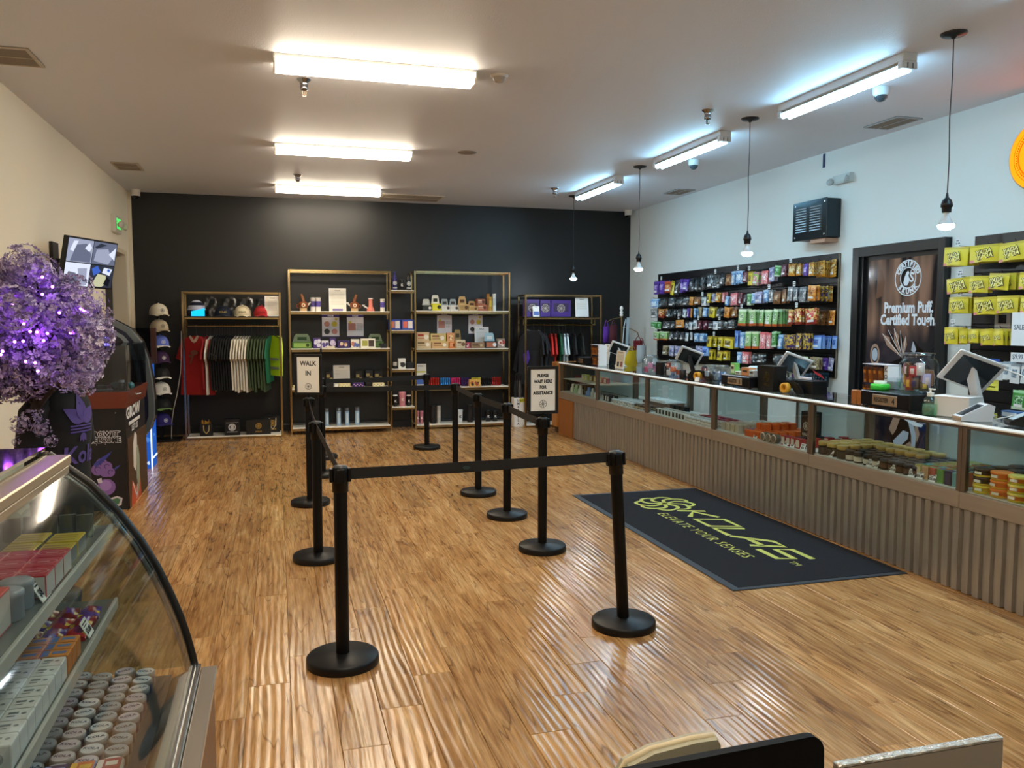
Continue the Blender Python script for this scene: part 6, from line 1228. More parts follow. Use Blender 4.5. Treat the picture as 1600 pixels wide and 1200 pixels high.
SHELVES = [('top shelf, left unit', 11.86, 1.722, [('pot', 0.368, 0.164, 0.239, 'brown mug-shaped pipe with long neck,', 1),
 ('can', 0.499, 0.065, 0.188, 'slim purple and white canister, left of two,', ('d8d2cc', '4a3a7a')),
 ('can', 0.571, 0.07, 0.188, 'slim white canister with purple band,', ('e6e0d6', '5a4aa0')),
 ('paper', 0.842, 0.239, 0.324, 'white price sheet with purple print,', [(0.12, 0.88, 0.3, 0.312, 'b9b4a8'),
 (0.12, 0.88, 0.362, 0.374, 'b9b4a8'),
 (0.12, 0.88, 0.425, 0.437, 'b9b4a8'),
 (0.12, 0.88, 0.487, 0.499, 'b9b4a8'),
 (0.12, 0.88, 0.55, 0.562, 'b9b4a8'),
 (0.12, 0.88, 0.613, 0.625, 'b9b4a8'),
 (0.12, 0.88, 0.675, 0.687, 'b9b4a8'),
 (0.12, 0.88, 0.738, 0.75, 'b9b4a8'),
 (0.2, 0.8, 0.02, 0.1, '5a3f9a')]),
 ('pot', 1.072, 0.152, 0.237, 'mirrored brown mug-shaped pipe,', -1),
 ('tubepipe', 1.3, 0.091, 0.186, 'coral pink tube pipe,'),
 ('can', 1.468, 0.064, 0.178, 'white canister with purple band at right end,', ('e6e0d6', '5a4aa0'))]),
 ('second shelf, left unit', 11.86, 1.202, [('disp', 0.34, 0.269, 0.199, 'green display of packs at left end,', ['3f6a2c', '8a9a7a', '8fb05a', '2a4a20']),
 ('box', 0.544, 0.105, 0.145, 'dark purple pouch box with white round mark,', ['3a2464', '4a2f80', 'd8d2e6', 'e8e4f0'], 'pic'),
 ('box', 0.653, 0.097, 0.108, 'white box with purple pattern,', ['d8d4e0', 'e6e2ea', '5a4a90', '4a3a80'], 'pic'),
 ('box', 0.758, 0.084, 0.144, 'upright purple pack behind a cream card,', ['35205e', '4a2f80', 'cfc6e0', 'b0a0d0'], 'pic'),
 ('box', 0.911, 0.17, 0.107, 'purple box with brown picture,', ['3a2870', '33225f', 'c98a5a', 'e0c9a0'], 'pic'),
 ('box', 1.072, 0.117, 0.124, 'white box with coloured picture,', ['e6dfd4', 'e8e0d2', '5a6aa8', 'c9785a'], 'pic'),
 ('box', 1.253, 0.208, 0.132, 'cream box with two printed pictures,', ['eeead8', 'f2eedd', 'a8a84a', '4a3a34'], 'split')]),
 ('rear of second shelf, left unit', 11.98, 1.202, [('disp', 1.376, 0.23, 0.194, 'green display of packs at right end,', ['3f6a2c', '8a9a7a', '6a8a4a', '2a4a20'])]),
 ('front of second shelf, left unit', 11.78, 1.202, [('box', 0.727, 0.114, 0.029, 'low cream card,', ['e6dcc0', 'efe6cc', 'c9b890'], None),
 ('box', 1.465, 0.091, 0.06, 'small black box at right end,', ['141416', '1c1c20', '2a2a2e'], None)]),
 ('third shelf, left unit', 11.86, 0.644, [('box', 0.24, 0.078, 0.041, 'cream patterned box at left end,', ['d8c48a', 'e6d8a8', 'a8905a'], 'dots'),
 ('box', 0.915, 0.161, 0.056, 'cream chequered box under the price sheet,', ['d8c48a', 'e9dcae', 'b89a50'], 'dots'),
 ('box', 0.799, 0.053, 0.048, 'small white box,', ['e8e4da', 'efece4', 'c9c2b4'], None),
 ('box', 1.109, 0.154, 0.061, 'purple box with coloured dots,', ['4a2f80', '3c2668', 'e0a8c0', 'f0d890'], 'dots'),
 ('box', 1.396, 0.165, 0.055, 'cream box with olive dots at right end,', ['e0cf98', 'eadfb6', '8a7a3a'], 'dots')]),
 ('rear of third shelf, left unit', 12.0, 0.644, [('box', 0.717, 0.099, 0.223, 'black box with gold lettering, first from left,', ['0f0f12', '131316', 'a8925a'], 'bar'),
 ('paper', 0.894, 0.235, 0.304, 'white price sheet leaning,', [(0.12, 0.88, 0.3, 0.312, 'b9b4a8'),
 (0.12, 0.88, 0.362, 0.374, 'b9b4a8'),
 (0.12, 0.88, 0.425, 0.437, 'b9b4a8'),
 (0.12, 0.88, 0.487, 0.499, 'b9b4a8'),
 (0.12, 0.88, 0.55, 0.562, 'b9b4a8'),
 (0.12, 0.88, 0.613, 0.625, 'b9b4a8'),
 (0.12, 0.88, 0.675, 0.687, 'b9b4a8'),
 (0.12, 0.88, 0.738, 0.75, 'b9b4a8')]),
 ('box', 1.133, 0.101, 0.217, 'black box with gold lettering, second from left,', ['0f0f12', '131316', 'a8925a'], 'bar'),
 ('box', 1.276, 0.11, 0.233, 'black box with gold lettering, third from left,', ['0f0f12', '131316', 'a8925a'], 'bar'),
 ('box', 1.409, 0.12, 0.222, 'black box with gold lettering, fourth from left,', ['0f0f12', '131316', 'a8925a'], 'bar')]),
 ('bottom shelf, left unit', 11.88, 0.097, [('tube', 0.666, 0.053, 0.249, 'pale blue tube behind the post,'),
 ('tube', 0.831, 0.063, 0.254, 'pale blue tube, second from left,'),
 ('tube', 0.948, 0.063, 0.251, 'pale blue tube, third from left,'),
 ('tube', 1.092, 0.063, 0.256, 'pale blue tube, rightmost,')]),
 ('top small shelf', 11.9, 2.026, [('bot', 1.652, 0.064, 0.27, 'slim purple bottle with white emblem,', '2a1f6a'),
 ('tum', 1.752, 0.065, 0.162, 'small dark cup,', '1c1c1e', 'd8d4c8'),
 ('bot', 1.853, 0.07, 0.255, 'slim black bottle with white emblem,', '141416')]),
 ('second small shelf', 11.9, 1.456, [('box', 1.64, 0.176, 0.152, 'blue and orange carton, left of two,', ['2a3f90', '3550a8', 'e0805a', 'f0e6e0'], 'split'),
 ('box', 1.828, 0.172, 0.152, 'blue and orange carton, right of two,', ['2a3f90', '3550a8', 'e0705a', 'f0e6e0'], 'split')]),
 ('third small shelf', 11.9, 0.896, [('can', 1.646, 0.06, 0.129, 'small black jar with white print,', ('1a1a1c', 'c9c6be')),
 ('box', 1.742, 0.103, 0.147, 'white carton with black print,', ['ecebe6', 'f2f1ec', '2a2a2c', '3a3a3c'], 'pic'),
 ('box', 1.858, 0.103, 0.09, 'flat black carton,', ['121214', '18181b', '2a2a2e'], None)]),
 ('lowest small shelf', 11.9, 0.346, [('tum', 1.644, 0.065, 0.167, 'black cup with white knob,', '131315', 'c9c6be', None, 'e4e0da'),
 ('tum', 1.747, 0.103, 0.212, 'pink tumbler,', 'd98a94', 'f4dcdc'),
 ('tum', 1.84, 0.066, 0.162, 'black cup with pale knob, right,', '131315', 'c9c6be', None, 'd8ccc6')]),
 ('top shelf, right unit', 11.99, 1.737, [('disp', 2.133, 0.128, 0.172, 'black and white display,', ['3a3c34', 'd8d6cc', '2a2c26', 'e6e4dc']),
 ('disp', 2.269, 0.134, 0.229, 'yellow display with white back,', ['d8d020', 'e8e6da', 'e0d83a', '2a2a1c']),
 ('disp', 2.407, 0.125, 0.174, 'white printed display, left of two,', ['e6e4dc', '9aa4a8', 'd8d4cc', '3a3632']),
 ('disp', 2.535, 0.121, 0.175, 'white printed display, right of two,', ['e6e4dc', '9aa4a8', 'd8d4cc', '3a3632']),
 ('disp', 2.676, 0.141, 0.214, 'kraft brown display, taller of two,', ['d0b07a', 'c9a468', 'b08a50', '5a3a1c']),
 ('disp', 2.822, 0.132, 0.149, 'kraft brown display, lower of two,', ['d0b07a', 'c9a468', 'b08a50', '5a3a1c']),
 ('box', 2.96, 0.153, 0.093, 'red-brown carton under another,', ['a8583a', 'b0623e', 'e0c0a0', '5a2a1c'], 'bar'),
 ('box', 2.945, 0.123, 0.178, 'red-brown carton stacked on another,', ['8a4a34', '9a5a40', 'e0c0a0', '5a2a1c'], 'bar', 0.085),
 ('can', 3.061, 0.05, 0.256, 'tall amber canister,', ('a8763a', '8a5a2a')),
 ('can', 3.094, 0.055, 0.209, 'amber and yellow canister,', ('c99a3a', 'e0c04a')),
 ('can', 3.158, 0.055, 0.257, 'white canister with pointed cap,', ('dfe6e6', 'c4d0d4'))]),
 ('second shelf, right unit', 11.97, 1.182, [('box', 2.07, 0.228, 0.118, 'large kraft carton with white animal picture, lower left,', ['c9a878', 'd8bd92', '7a5a34', 'f0e8d8'], 'bar'),
 ('box', 2.062, 0.19, 0.24, 'kraft carton with red top stacked left,', ['c9a878', 'd8bd92', 'b83a1e', 'f0e8d8'], 'bar', 0.095),
 ('box', 2.319, 0.25, 0.107, 'large kraft carton, lower middle,', ['cfa56a', 'dcb27a', '7a4a24', 'f0e8d8'], 'bar'),
 ('box', 2.291, 0.23, 0.22, 'kraft carton with lime card stacked middle,', ['c9c060', 'd0b880', '8a5a34', 'f0e8d8'], 'bar', 0.09),
 ('box', 2.502, 0.097, 0.096, 'orange carton,', ['d8783a', 'e08a4a', 'f0c090', '8a3a1a'], 'bar'),
 ('box', 2.476, 0.111, 0.229, 'orange and kraft carton stacked,', ['d0845a', 'dca06a', 'f0d0a0', '8a4a2a'], 'pic', 0.085),
 ('disp', 2.597, 0.121, 0.276, 'tall olive kraft display,', ['a88f5c', 'a08a58', '8a743c', '4a3a1c']),
 ('box', 2.74, 0.069, 0.085, 'small pink carton,', ['c04a5a', 'd05a6a', 'f0c0c8', '7a1a2a'], 'pic'),
 ('box', 2.888, 0.207, 0.085, 'wide brown carton with dark lettering,', ['8a6a4e', '96765a', '4a3222', 'c9b090'], 'bar'),
 ('disp', 3.091, 0.179, 0.227, 'pale blue and black multi display,', ['1a1a1e', 'a8cfe0', 'b06a4a', 'e8f0f4']),
 ('box', 3.25, 0.12, 0.14, 'brown and red carton at right end,', ['8a7a6a', '96867a', 'b0423a', 'e8d8d0'], 'pic')]),
 ('front of second shelf, right unit', 11.89, 1.182, [('box', 2.611, 0.135, 0.126, 'kraft carton with lettering in front,', ['d0c09a', 'dccfae', '7a5a3a'], 'bar')]),
 ('rear of second shelf, right unit', 12.08, 1.182, [('paper', 2.999, 0.219, 0.313, 'white price sheet leaning,', [(0.12, 0.88, 0.3, 0.312, 'b9b4a8'),
 (0.12, 0.88, 0.362, 0.374, 'b9b4a8'),
 (0.12, 0.88, 0.425, 0.437, 'b9b4a8'),
 (0.12, 0.88, 0.487, 0.499, 'b9b4a8'),
 (0.12, 0.88, 0.55, 0.562, 'b9b4a8'),
 (0.12, 0.88, 0.613, 0.625, 'b9b4a8'),
 (0.12, 0.88, 0.675, 0.687, 'b9b4a8'),
 (0.12, 0.88, 0.738, 0.75, 'b9b4a8')], 'dfe6ea')]),
 ('third shelf, right unit', 12.0, 0.614, [('paper', 2.047, 0.167, 0.337, 'white sheet with blue products,', [(0.05, 0.95, 0.62, 0.68, 'd8d24a'),
 (0.1, 0.9, 0.1, 0.4, '4a6fc0')]),
 ('grind', 2.227, 0.168, 0.135, 'red', 5, 'b02a22'),
 ('grind', 2.401, 0.15, 0.131, 'blue', 5, '3a88d0'),
 ('grind', 2.559, 0.146, 0.129, 'pink', 5, 'c02a6a'),
 ('grind', 2.714, 0.143, 0.126, 'purple', 5, '40286a'),
 ('grind', 2.872, 0.153, 0.123, 'yellow', 5, 'd8c83a'),
 ('grind', 3.033, 0.15, 0.12, 'black', 5, '18181c'),
 ('grind', 3.188, 0.141, 0.127, 'dark red', 5, '9a2420')]),
 ('front of third shelf, right unit', 11.9, 0.614, [('box', 2.83, 0.167, 0.102, 'orange and yellow printed carton,', ['e0a84a', 'e8b860', 'b0482a', '3a2a1a'], 'pic')]),
 ('bottom shelf, right unit', 12.0, 0.067, [('tum', 1.987, 0.048, 0.191, 'pink tumbler, left of two,', 'd0808e', 'f4dcdc'),
 ('tum', 2.046, 0.053, 0.189, 'pink tumbler, right of two,', 'd0808e', 'f4dcdc'),
 ('can', 2.217, 0.096, 0.262, 'tall black canister with white lettering, left,', ('141416', '1c1c20')),
 ('can', 2.304, 0.058, 0.259, 'tall silver canister,', ('b8b4ae', 'c9c5be')),
 ('tum', 2.623, 0.093, 0.192, 'white tumbler with black print,', 'dfe2e4', '2a2a2c'),
 ('can', 2.784, 0.089, 0.265, 'tall black canister with white lettering, right,', ('141416', '1c1c20')),
 ('tum', 3.06, 0.085, 0.17, 'black mug with white letters, left of two,', '16181c', 'dfe4e8'),
 ('tum', 3.17, 0.086, 0.167, 'black mug with white letters, right of two,', '16181c', 'dfe4e8')]),
 ('', 0, 0, [('poster', 0.759, 0.245, 0.33, 'white flyer with grid of small pictures on the wall, left unit', 'grid', 1.348),
 ('poster', 1.111, 0.24, 0.33, 'white flyer with pink picture and text on the wall, left unit', 'text', 1.348),
 ('poster', 2.437, 0.225, 0.33, 'white flyer with pink picture and text on the wall, right unit', 'text', 1.379),
 ('poster', 2.917, 0.22, 0.33, 'white flyer with grid of small pictures on the wall, right unit', 'grid', 1.379)])]
for (rowlab, y, z, items) in SHELVES:
    for it in items:
        kind, xc, w, h = it[:4]; a = it[4:]; lab = a[0] + (' ' + rowlab if rowlab else '')
        if kind == 'pot': pipe_pot(xc, y, z, h, lab, a[1])
        elif kind == 'tubepipe': tube_pipe(xc, y, z, h, lab)
        elif kind == 'can': canister(xc, y, z, w / 2, h, lab, *a[1])
        elif kind == 'paper': flyer(xc, y + 0.04, z, w, h, lab, rz=0, bands=a[1], bg=a[2] if len(a) > 2 else 'ece6da', name='price_sheet', cat='price sheet', tilt=0.08)
        elif kind == 'disp': display(xc, y, z, w, h, 0.12, lab, a[1])
        elif kind == 'box': carton(xc, y, z + (a[3] if len(a) > 3 else 0), w, h - (a[3] if len(a) > 3 else 0), 0.10, lab, a[1], None, a[2])
        elif kind == 'bot': bottle(xc, y, z, w / 2, h, lab, a[1])
        elif kind == 'tum': tumbler(xc, y, z, w / 2, h, lab, a[1], *(a[2:]))
        elif kind == 'tube':
            t = thing('glass_tube', lab, 'bottle', (xc, y, z), 0, 'pale blue tubes')
            MB().lathe([(w / 2, 0), (w / 2, h * 0.82)], n=14).build('body', mat('a9c8e4', 0.25), t); MB().lathe([(w / 2 * 1.02, h * 0.8), (w / 2 * 1.02, h), (0, h)], n=14).build('cap', mat('6a6e74', 0.3, 0.5), t); MB().box(-w * 0.2, w * 0.2, -w * 0.52, -w * 0.46, h * 0.12, h * 0.7).build('label', mat('dceaf4', 0.4), t)
        elif kind == 'grind':
            n = a[1]; g = w / n
            for i in range(n): MB().lathe([(g * 0.46, 0), (g * 0.46, h * 0.4), (g * 0.42, h * 0.42), (g * 0.42, h * 0.5), (g * 0.46, h * 0.52), (g * 0.46, h * 0.95), (g * 0.40, h), (0, h)], n=12).build('metal_grinder', mat(a[2], 0.25, 0.5), None, (xc - w / 2 + g * (i + 0.5), y - 0.02, z), 0, f'{a[0]} grinder, {ORD[i]} from left of its row, right shelf unit', 'grinder', f'{a[0]} grinders')
        elif kind == 'poster':
            m = MB().box(-w / 2, w / 2, -0.002, 0, 0, h); zz = a[2]
            put2d(m, *rect2(-w * 0.5, w * 0.5, h * 0.88, h * 0.99), (0, -0.002, 0), FRONT, 1); txt(m, 'KOLAS', h * 0.08, (0, -0.002, h * 0.935), FRONT, 0, 0.001, off=0.0014); put2d(m, *rect2(-w * 0.5, w * 0.5, 0.0, h * 0.05), (0, -0.002, 0), FRONT, 1)
            if a[1] == 'grid':
                for i in range(2):
                    for j in range(2): put2d(m, *circle2(w * 0.17, 9), (w * (-0.22 + 0.44 * i), -0.002, h * (0.25 + 0.33 * j)), FRONT, 2 + (i + j) % 3)
            else:
                put2d(m, *rect2(-w * 0.42, w * 0.02, h * 0.3, h * 0.62), (0, -0.002, 0), FRONT, 3)
                for i in range(7): put2d(m, *rect2(w * 0.08, w * 0.42, h * (0.3 + 0.05 * i), h * (0.31 + 0.05 * i)), (0, -0.002, 0), FRONT, 2)
            put2d(m, *circle2(w * 0.08, 12), (w * (0.32 if a[1] == 'grid' else -0.3), -0.002, h * 0.8 if a[1] == 'grid' else h * 0.66), FRONT, 4, off=0.0016)
            m.build('poster', [mat('e9e6ee', 0.5), mat('3b2a6a', 0.5), mat('3a3836', 0.5), mat('c98a80', 0.5), mat('d8c83a', 0.5)], None, (xc, YB, zz), 0, a[0], 'poster', 'flyers on the black wall')
# ---------------------------------------------------------------- umbrella stand
t = thing('umbrella_stand', 'white box stand lettered for umbrellas beside the right shelf unit', 'stand', (3.47, 11.72, 0)); m = MB().box(-0.075, 0.075, 0, 0.15, 0, 0.44, 0, 0.003)
for i, ch in enumerate('UMBRELLA'): txt(m, ch, 0.05, (-0.01, 0, 0.40 - i * 0.05), FRONT, 1, 0.001)
put2d(m, *rect2(0.01, 0.075, 0.37, 0.43), (0, 0, 0), FRONT, 2, off=0.0012); txt(m, '$12', 0.04, (0.043, 0, 0.40), FRONT, 1, 0.001, sx=0.8, off=0.002)
m.build('box', [mat('eceae6', 0.5), INK, mat('d8d43a', 0.5)], t)
for i, (dx, dy) in enumerate(((-0.045, 0.05), (0.0, 0.09), (0.045, 0.05), (0.02, 0.03), (-0.02, 0.11))):
    u = thing('folded_umbrella', f'folded black umbrella in the white stand, {["leftmost", "second from left", "rightmost", "front right", "rearmost"][i]}', 'umbrella', (3.47 + dx, 11.72 + dy, 0.44), 0, 'folded umbrellas in the stand')
    MB().lathe([(0.020, 0), (0.026, 0.12), (0.012, 0.24), (0.004, 0.27)], n=8).build('canopy', mat(['121216', '3a3838', '17171b', '55504c', '101014'][i], 0.7, bump=0.6, bscale=40), u); MB().tube([(0, 0, 0.25), (0, 0, 0.33), (0.015, 0, 0.36), (0.035, 0, 0.355), (0.04, 0, 0.33)], 0.007, 6).build('handle', BLACKM, u)
# ---------------------------------------------------------------- cap tower
t = thing('cap_tower', 'black floor stand of cap holders beside the left brass rack', 'stand', (-1.50, 11.62, 0))
MB().box(-0.20, 0.26, -0.16, 0.20, 0, 0.03, 0, 0.004).build('base', BLACKM, t); MB().box(-0.02, 0.02, 0.10, 0.14, 0.03, 1.86, 0, 0.003).build('column', BLACKM, t)
for i in range(8):
    z = 1.66 - i * 0.205; MB().tube([(0, 0.10, z + 0.02), (0, 0.03, z + 0.02), (0.03, 0.0, z - 0.005)], 0.007, 6).build('arm', BLACKM, t); MB().box(-0.05, 0.10, -0.1, 0.08, z - 0.012, z - 0.003, 0, 0.002).build('cap_plate', BLACKM, t)
for i, (c, b, l) in enumerate((('d8cdb6', 'cfc4ad', 'cream knit cap on top of the cap tower'), ('b8a688', 'b09e80', 'tan cap, second from top on the cap tower'), ('5a6cc0', 'e0dcd0', 'blue cap with white brim, third from top on the cap tower'), ('3a1c44', '3a1c44', 'dark purple cap with white tag on the cap tower'), ('121214', 'e4e0d8', 'black cap with white brim on the cap tower'), ('e2ded4', 'd8d4ca', 'white cap, sixth from top on the cap tower'), ('141416', '6a8a4a', 'black cap with green edge on the cap tower'), ('2a1f6a', '2a1f6a', 'purple cap with white emblem low on the cap tower'))):
    cap(-1.475, 11.62, 1.66 - i * 0.205, c, l, brim=b, s=1.15, yawc=0.5, patch='e0ddd6' if i in (2, 3, 7) else '3a3632', group='caps on the cap tower', text=False)
# ---------------------------------------------------------------- brass bag tree behind the far counter
t = thing('bag_tree', 'brass bag stand with white finial behind the far end of the counter', 'stand', (4.95, 11.35, 0))
MB().lathe([(0.16, 0), (0.16, 0.012), (0.03, 0.025)], n=20).build('base', BR, t); MB().tube([(0, 0, 0.02), (0, 0, 1.66)], 0.013, 8).build('pole', BR, t)
MB().lathe([(0.02, 1.66), (0.03, 1.68), (0.018, 1.70), (0.03, 1.72), (0.014, 1.74), (0.028, 1.77), (0.022, 1.80), (0.0, 1.815)], n=14).build('finial', mat('e8eaea', 0.3), t)
arms = [((0, 0, 1.64), (-0.15, -0.02, 1.62), (-0.26, -0.05, 1.57), (-0.27, -0.05, 1.60)), ((0, 0, 1.50), (0.14, -0.05, 1.47), (0.22, -0.10, 1.42), (0.23, -0.12, 1.36)), ((0, 0, 1.22), (-0.03, -0.14, 1.22), (-0.06, -0.22, 1.20), (-0.07, -0.24, 1.22))]
for a in arms: MB().tube(a, 0.007, 6).build('arm', BR, t)
def soft_bag(x, y, z, w, h, col, label, strap=0.10, strapcol=None, group='bags on the brass bag stand', yawc=0.3, flat=0.03):
    t = thing('fabric_bag', label, 'bag', (x, y, z), yawc, group)
    fn = lambda s: (lambda u, v: ((u - 0.5) * w * (1 - 0.25 * (1 - v) ** 6 - 0.1 * v), s * flat * math.sin(PI * u) * (0.3 + math.sin(PI * v)), -strap - h * (1 - v)))
    m = MB().sheet(fn(-1), 8, 8).sheet(fn(1), 8, 8); m.build('body', mat(col, 0.8, bump=0.3, bscale=25), t)
    MB().tube([(-w * 0.28, 0, -strap - 0.02), (-w * 0.15, 0, -strap * 0.3), (0, 0, 0), (w * 0.15, 0, -strap * 0.3), (w * 0.28, 0, -strap - 0.02)], 0.006, 5).build('strap', mat(strapcol or col, 0.7), t)
    return t
soft_bag(4.69, 11.30, 1.60, 0.13, 0.24, '4f1f86', 'small purple bag on the brass bag stand', 0.09); soft_bag(4.77, 11.22, 1.60, 0.15, 0.28, '4a1220', 'maroon bag on the brass bag stand', 0.07)
t = soft_bag(4.91, 11.10, 1.62, 0.20, 0.18, '5d6f7c', 'grey-blue bag on a long pale strap on the brass bag stand', 0.36, 'c8dcea'); MB().sheet(lambda u, v: (-0.02 + 0.055 * u - 0.02 * (1 - v), -0.045, -0.40 + 0.42 * v), 2, 6).build('wide_strap', mat('c3d8e6', 0.6), t)
for i, (dx, dy) in enumerate(((0, 0), (0.05, 0.04), (0.10, 0.08))): soft_bag(4.90 + dx, 10.95 + dy, 1.22, 0.19, 0.24, 'e0bf1e', f'yellow bag, {ORD[i]} from front in the hanging yellow group', 0.06, 'b8951a')
t = soft_bag(5.12, 11.0, 1.34, 0.20, 0.26, 'c3cdd4', 'pale grey bag on red cord at the right of the bag stand', 0.10, '8a1a22')
soft_bag(5.18, 11.25, 1.36, 0.2, 0.34, '7a1420', 'dark red bag behind the pale grey one', 0.06)
soft_bag(4.85, 11.13, 1.215, 0.12, 0.2, 'a86f12', 'ochre bag low behind the yellow bags', 0.22)

# ================================================================ QUEUE STANCHIONS
STB = mat('0c0c0d', 0.42, spec=0.35); STP = mat('060607', 0.4, spec=0.25); BELT = mat('0d0d0e', 0.75)
def stanchion(x, y, label, lean=0.0, H=0.93, capped=True):
    t = thing('stanchion', label, 'stanchion', (x, y, 0), 0, 'black queue stanchions')
    MB().lathe([(0.165, 0), (0.167, 0.004), (0.167, 0.034), (0.160, 0.042), (0.05, 0.046), (0.036, 0.052), (0.0, 0.052)], n=40, smooth=True).build('base', STB, t)
    p = MB().lathe([(0.0315, 0.05), (0.0315, H - 0.10)], n=20).build('post', STP, t)
    h = MB().lathe([(0.0315, H - 0.12), (0.037, H - 0.118), (0.037, H - 0.012), (0.033, H - 0.004)], n=20)
    for a in range(4): 
        c, s = math.cos(a * PI / 2), math.sin(a * PI / 2); h.box(c * 0.041 - 0.008 - abs(s) * 0.010, c * 0.041 + 0.008 + abs(s) * 0.010, s * 0.041 - 0.008 - abs(c) * 0.010, s * 0.041 + 0.008 + abs(c) * 0.010, H - 0.072, H - 0.008, 0, 0.003)
    hh = h.build('belt_head', STP, t); cp = MB().lathe([(0.033, H - 0.006), (0.031, H + 0.002), (0.0, H + 0.005)], n=20).build('cap', mat('3a3d40', 0.35), t)
    if lean:
        for o in (p, hh, cp): o.rotation_euler = (0, lean, 0)
    t.rotation_euler = (0, 0, 0.0)
    return t
S = {}
for k, x, y, l in (('s1', .268, 3.80, 'nearest left stanchion, holding the belt across the front'), ('s9', .24, 5.54, 'second stanchion from the front in the left lane row'), ('s8', .256, 7.25, 'third stanchion in the left row, carrying the walk-in sign'), ('sa', .43, 8.55, 'fourth stanchion in the left row, half hidden by nearer posts'), ('sb', .49, 9.65, 'farthest stanchion in the left row, before the left shelf unit'),
    ('s2', 1.72, 3.87, 'nearest right stanchion, leaning slightly, beside the floor mat'), ('s3', 1.755, 5.35, 'second stanchion on the right, under the please-wait sign'), ('s4', 1.777, 6.34, 'third stanchion from the front in the right lane row'), ('s5', 1.757, 7.25, 'fourth stanchion from the front in the right lane row'), ('s6', 1.81, 8.50, 'fifth stanchion in the right row, behind the near belt'), ('s7', 1.777, 10.05, 'farthest stanchion in the right row, before the right shelf unit')):
    S[k] = stanchion(x, y, l, -0.062 if k == 's2' else 0.0)
def belt(a, b, sag=0.0, za=0.893, zb=0.893, xa=0, xb=0):
    A, B = S[a].location, S[b].location; d = Vector((B.x + xb - A.x - xa, B.y - A.y, 0)); L_ = d.length; u = d / L_; n = Vector((-u.y, u.x, 0)) * 0.0012
    v = []; N = 8
    for i in range(N + 1):
        t = i / N; s = 0.042 + (L_ - 0.084) * t; z = za + (zb - za) * t - sag * 4 * t * (1 - t); p = Vector((xa, 0, 0)) + u * s
        v += [tuple(p + n + Vector((0, 0, z - 0.026))), tuple(p + n + Vector((0, 0, z + 0.026))), tuple(p - n + Vector((0, 0, z + 0.026))), tuple(p - n + Vector((0, 0, z - 0.026)))]
    f = []
    for i in range(N):
        for k in range(4): f.append((4 * i + k, 4 * i + (k + 1) % 4, 4 * i + 4 + (k + 1) % 4, 4 * i + 4 + k))
    MB().add(v, f, 0).build('belt', BELT, S[a])
belt('s1', 's2', 0.004, 0.893, 0.900, xb=-0.054); belt('s9', 's1'); belt('s8', 's9', 0.01); belt('sa', 's6', 0.005); belt('sb', 's7', 0.005); belt('s6', 's5', 0.006); belt('s5', 's4', 0.006); belt('s4', 's3', 0.006)
m = MB(); put2d(m, [(-0.02, 0.004), (-0.01, 0.012), (0.01, 0.011), (0.022, 0.002), (0.01, -0.006), (-0.012, -0.004)], [tuple(range(6))], (0.60, 0.03 - 0.006, 0.887), FRONT, 0); m.build('belt_mark', mat('1c3a3c', 0.6), S['s1'], label='small faded teal mark on the belt')
def signframe(k, lines_, label, yawc, w=0.225, h=0.33, z0=0.955, logo_r=0.028, border=0.022):
    L0 = S[k].location; t = thing('sign_frame', label, 'sign', (L0.x, L0.y, z0 - 0.02), yawc, 'signs on the stanchions')
    MB().tube([(0, 0, 0.0), (0, 0, 0.03)], 0.012, 8).build('socket', STP, t)
    f = MB(); f.box(-w / 2, w / 2, -0.01, 0.01, 0.02, 0.02 + border, 0, 0.003).box(-w / 2, w / 2, -0.01, 0.01, 0.02 + h - border, 0.02 + h, 0, 0.003).box(-w / 2, -w / 2 + border, -0.01, 0.01, 0.02 + border, 0.02 + h - border, 0, 0.003).box(w / 2 - border, w / 2, -0.01, 0.01, 0.02 + border, 0.02 + h - border, 0, 0.003)
    f.build('frame', mat('0c0c0d', 0.35), t)
    m = MB().box(-w / 2 + border * 0.9, w / 2 - border * 0.9, -0.003, 0.003, 0.02 + border * 0.9, 0.02 + h - border * 0.9)
    for s, size, zz in lines_: txt(m, s, size, (0, -0.003, 0.02 + h * zz), FRONT, 1, 0.0017, sx=0.86)
    flower(m, logo_r, (0, -0.003, 0.02 + h * 0.21), FRONT, 1, logo_r * 0.10); m.build('sheet', [mat('efece4', 0.35), INK], t, label='white sheet with black print')
    return t
signframe('s3', [('PLEASE', 0.030, 0.80), ('WAIT HERE', 0.030, 0.68), ('FOR', 0.030, 0.56), ('ASSISTANCE', 0.030, 0.44)], 'black framed sign asking customers to wait, on the second right stanchion', 0.06)
signframe('s8', [('WALK', 0.056, 0.77), ('IN', 0.056, 0.53)], 'black framed walk-in sign on the third left stanchion', -0.30, h=0.35, w=0.235)
signframe('sa', [('WALK', 0.056, 0.77), ('IN', 0.056, 0.53)], 'edge-on black sign frame on the fourth left stanchion', 1.52, h=0.36)
# ================================================================ LEFT WALL: screen, exit sign
tv = thing('wall_monitor', 'wall monitor showing four camera views, tilted down over the purple tree', 'monitor', (-1.57, 8.0, 2.09)); tv.rotation_euler = (0.20, 0, 1.20)
w, h = 0.73, 0.43
MB().box(-w / 2, w / 2, -0.02, 0.025, -h / 2, h / 2, 0, 0.006).box(-0.2, 0.2, 0.025, 0.05, -0.12, 0.12, 0, 0.004).build('case', mat('08080a', 0.35), tv)
m = MB(); E_ = ['8d93a8', '5c6276', 'c9cfe0', '2c303c', '3a5ab0', 'b0b090', '14161c']
def q4(x0, x1, z0, z1, c, o=0.0006): put2d(m, *rect2(x0, x1, z0, z1), (0, -0.02, 0), FRONT, c, off=o)
def qp(pts, c, o): put2d(m, pts, [tuple(range(len(pts)))], (0, -0.02, 0), FRONT, c, off=o)
W2, H2 = w / 2 - 0.014, h / 2 - 0.014
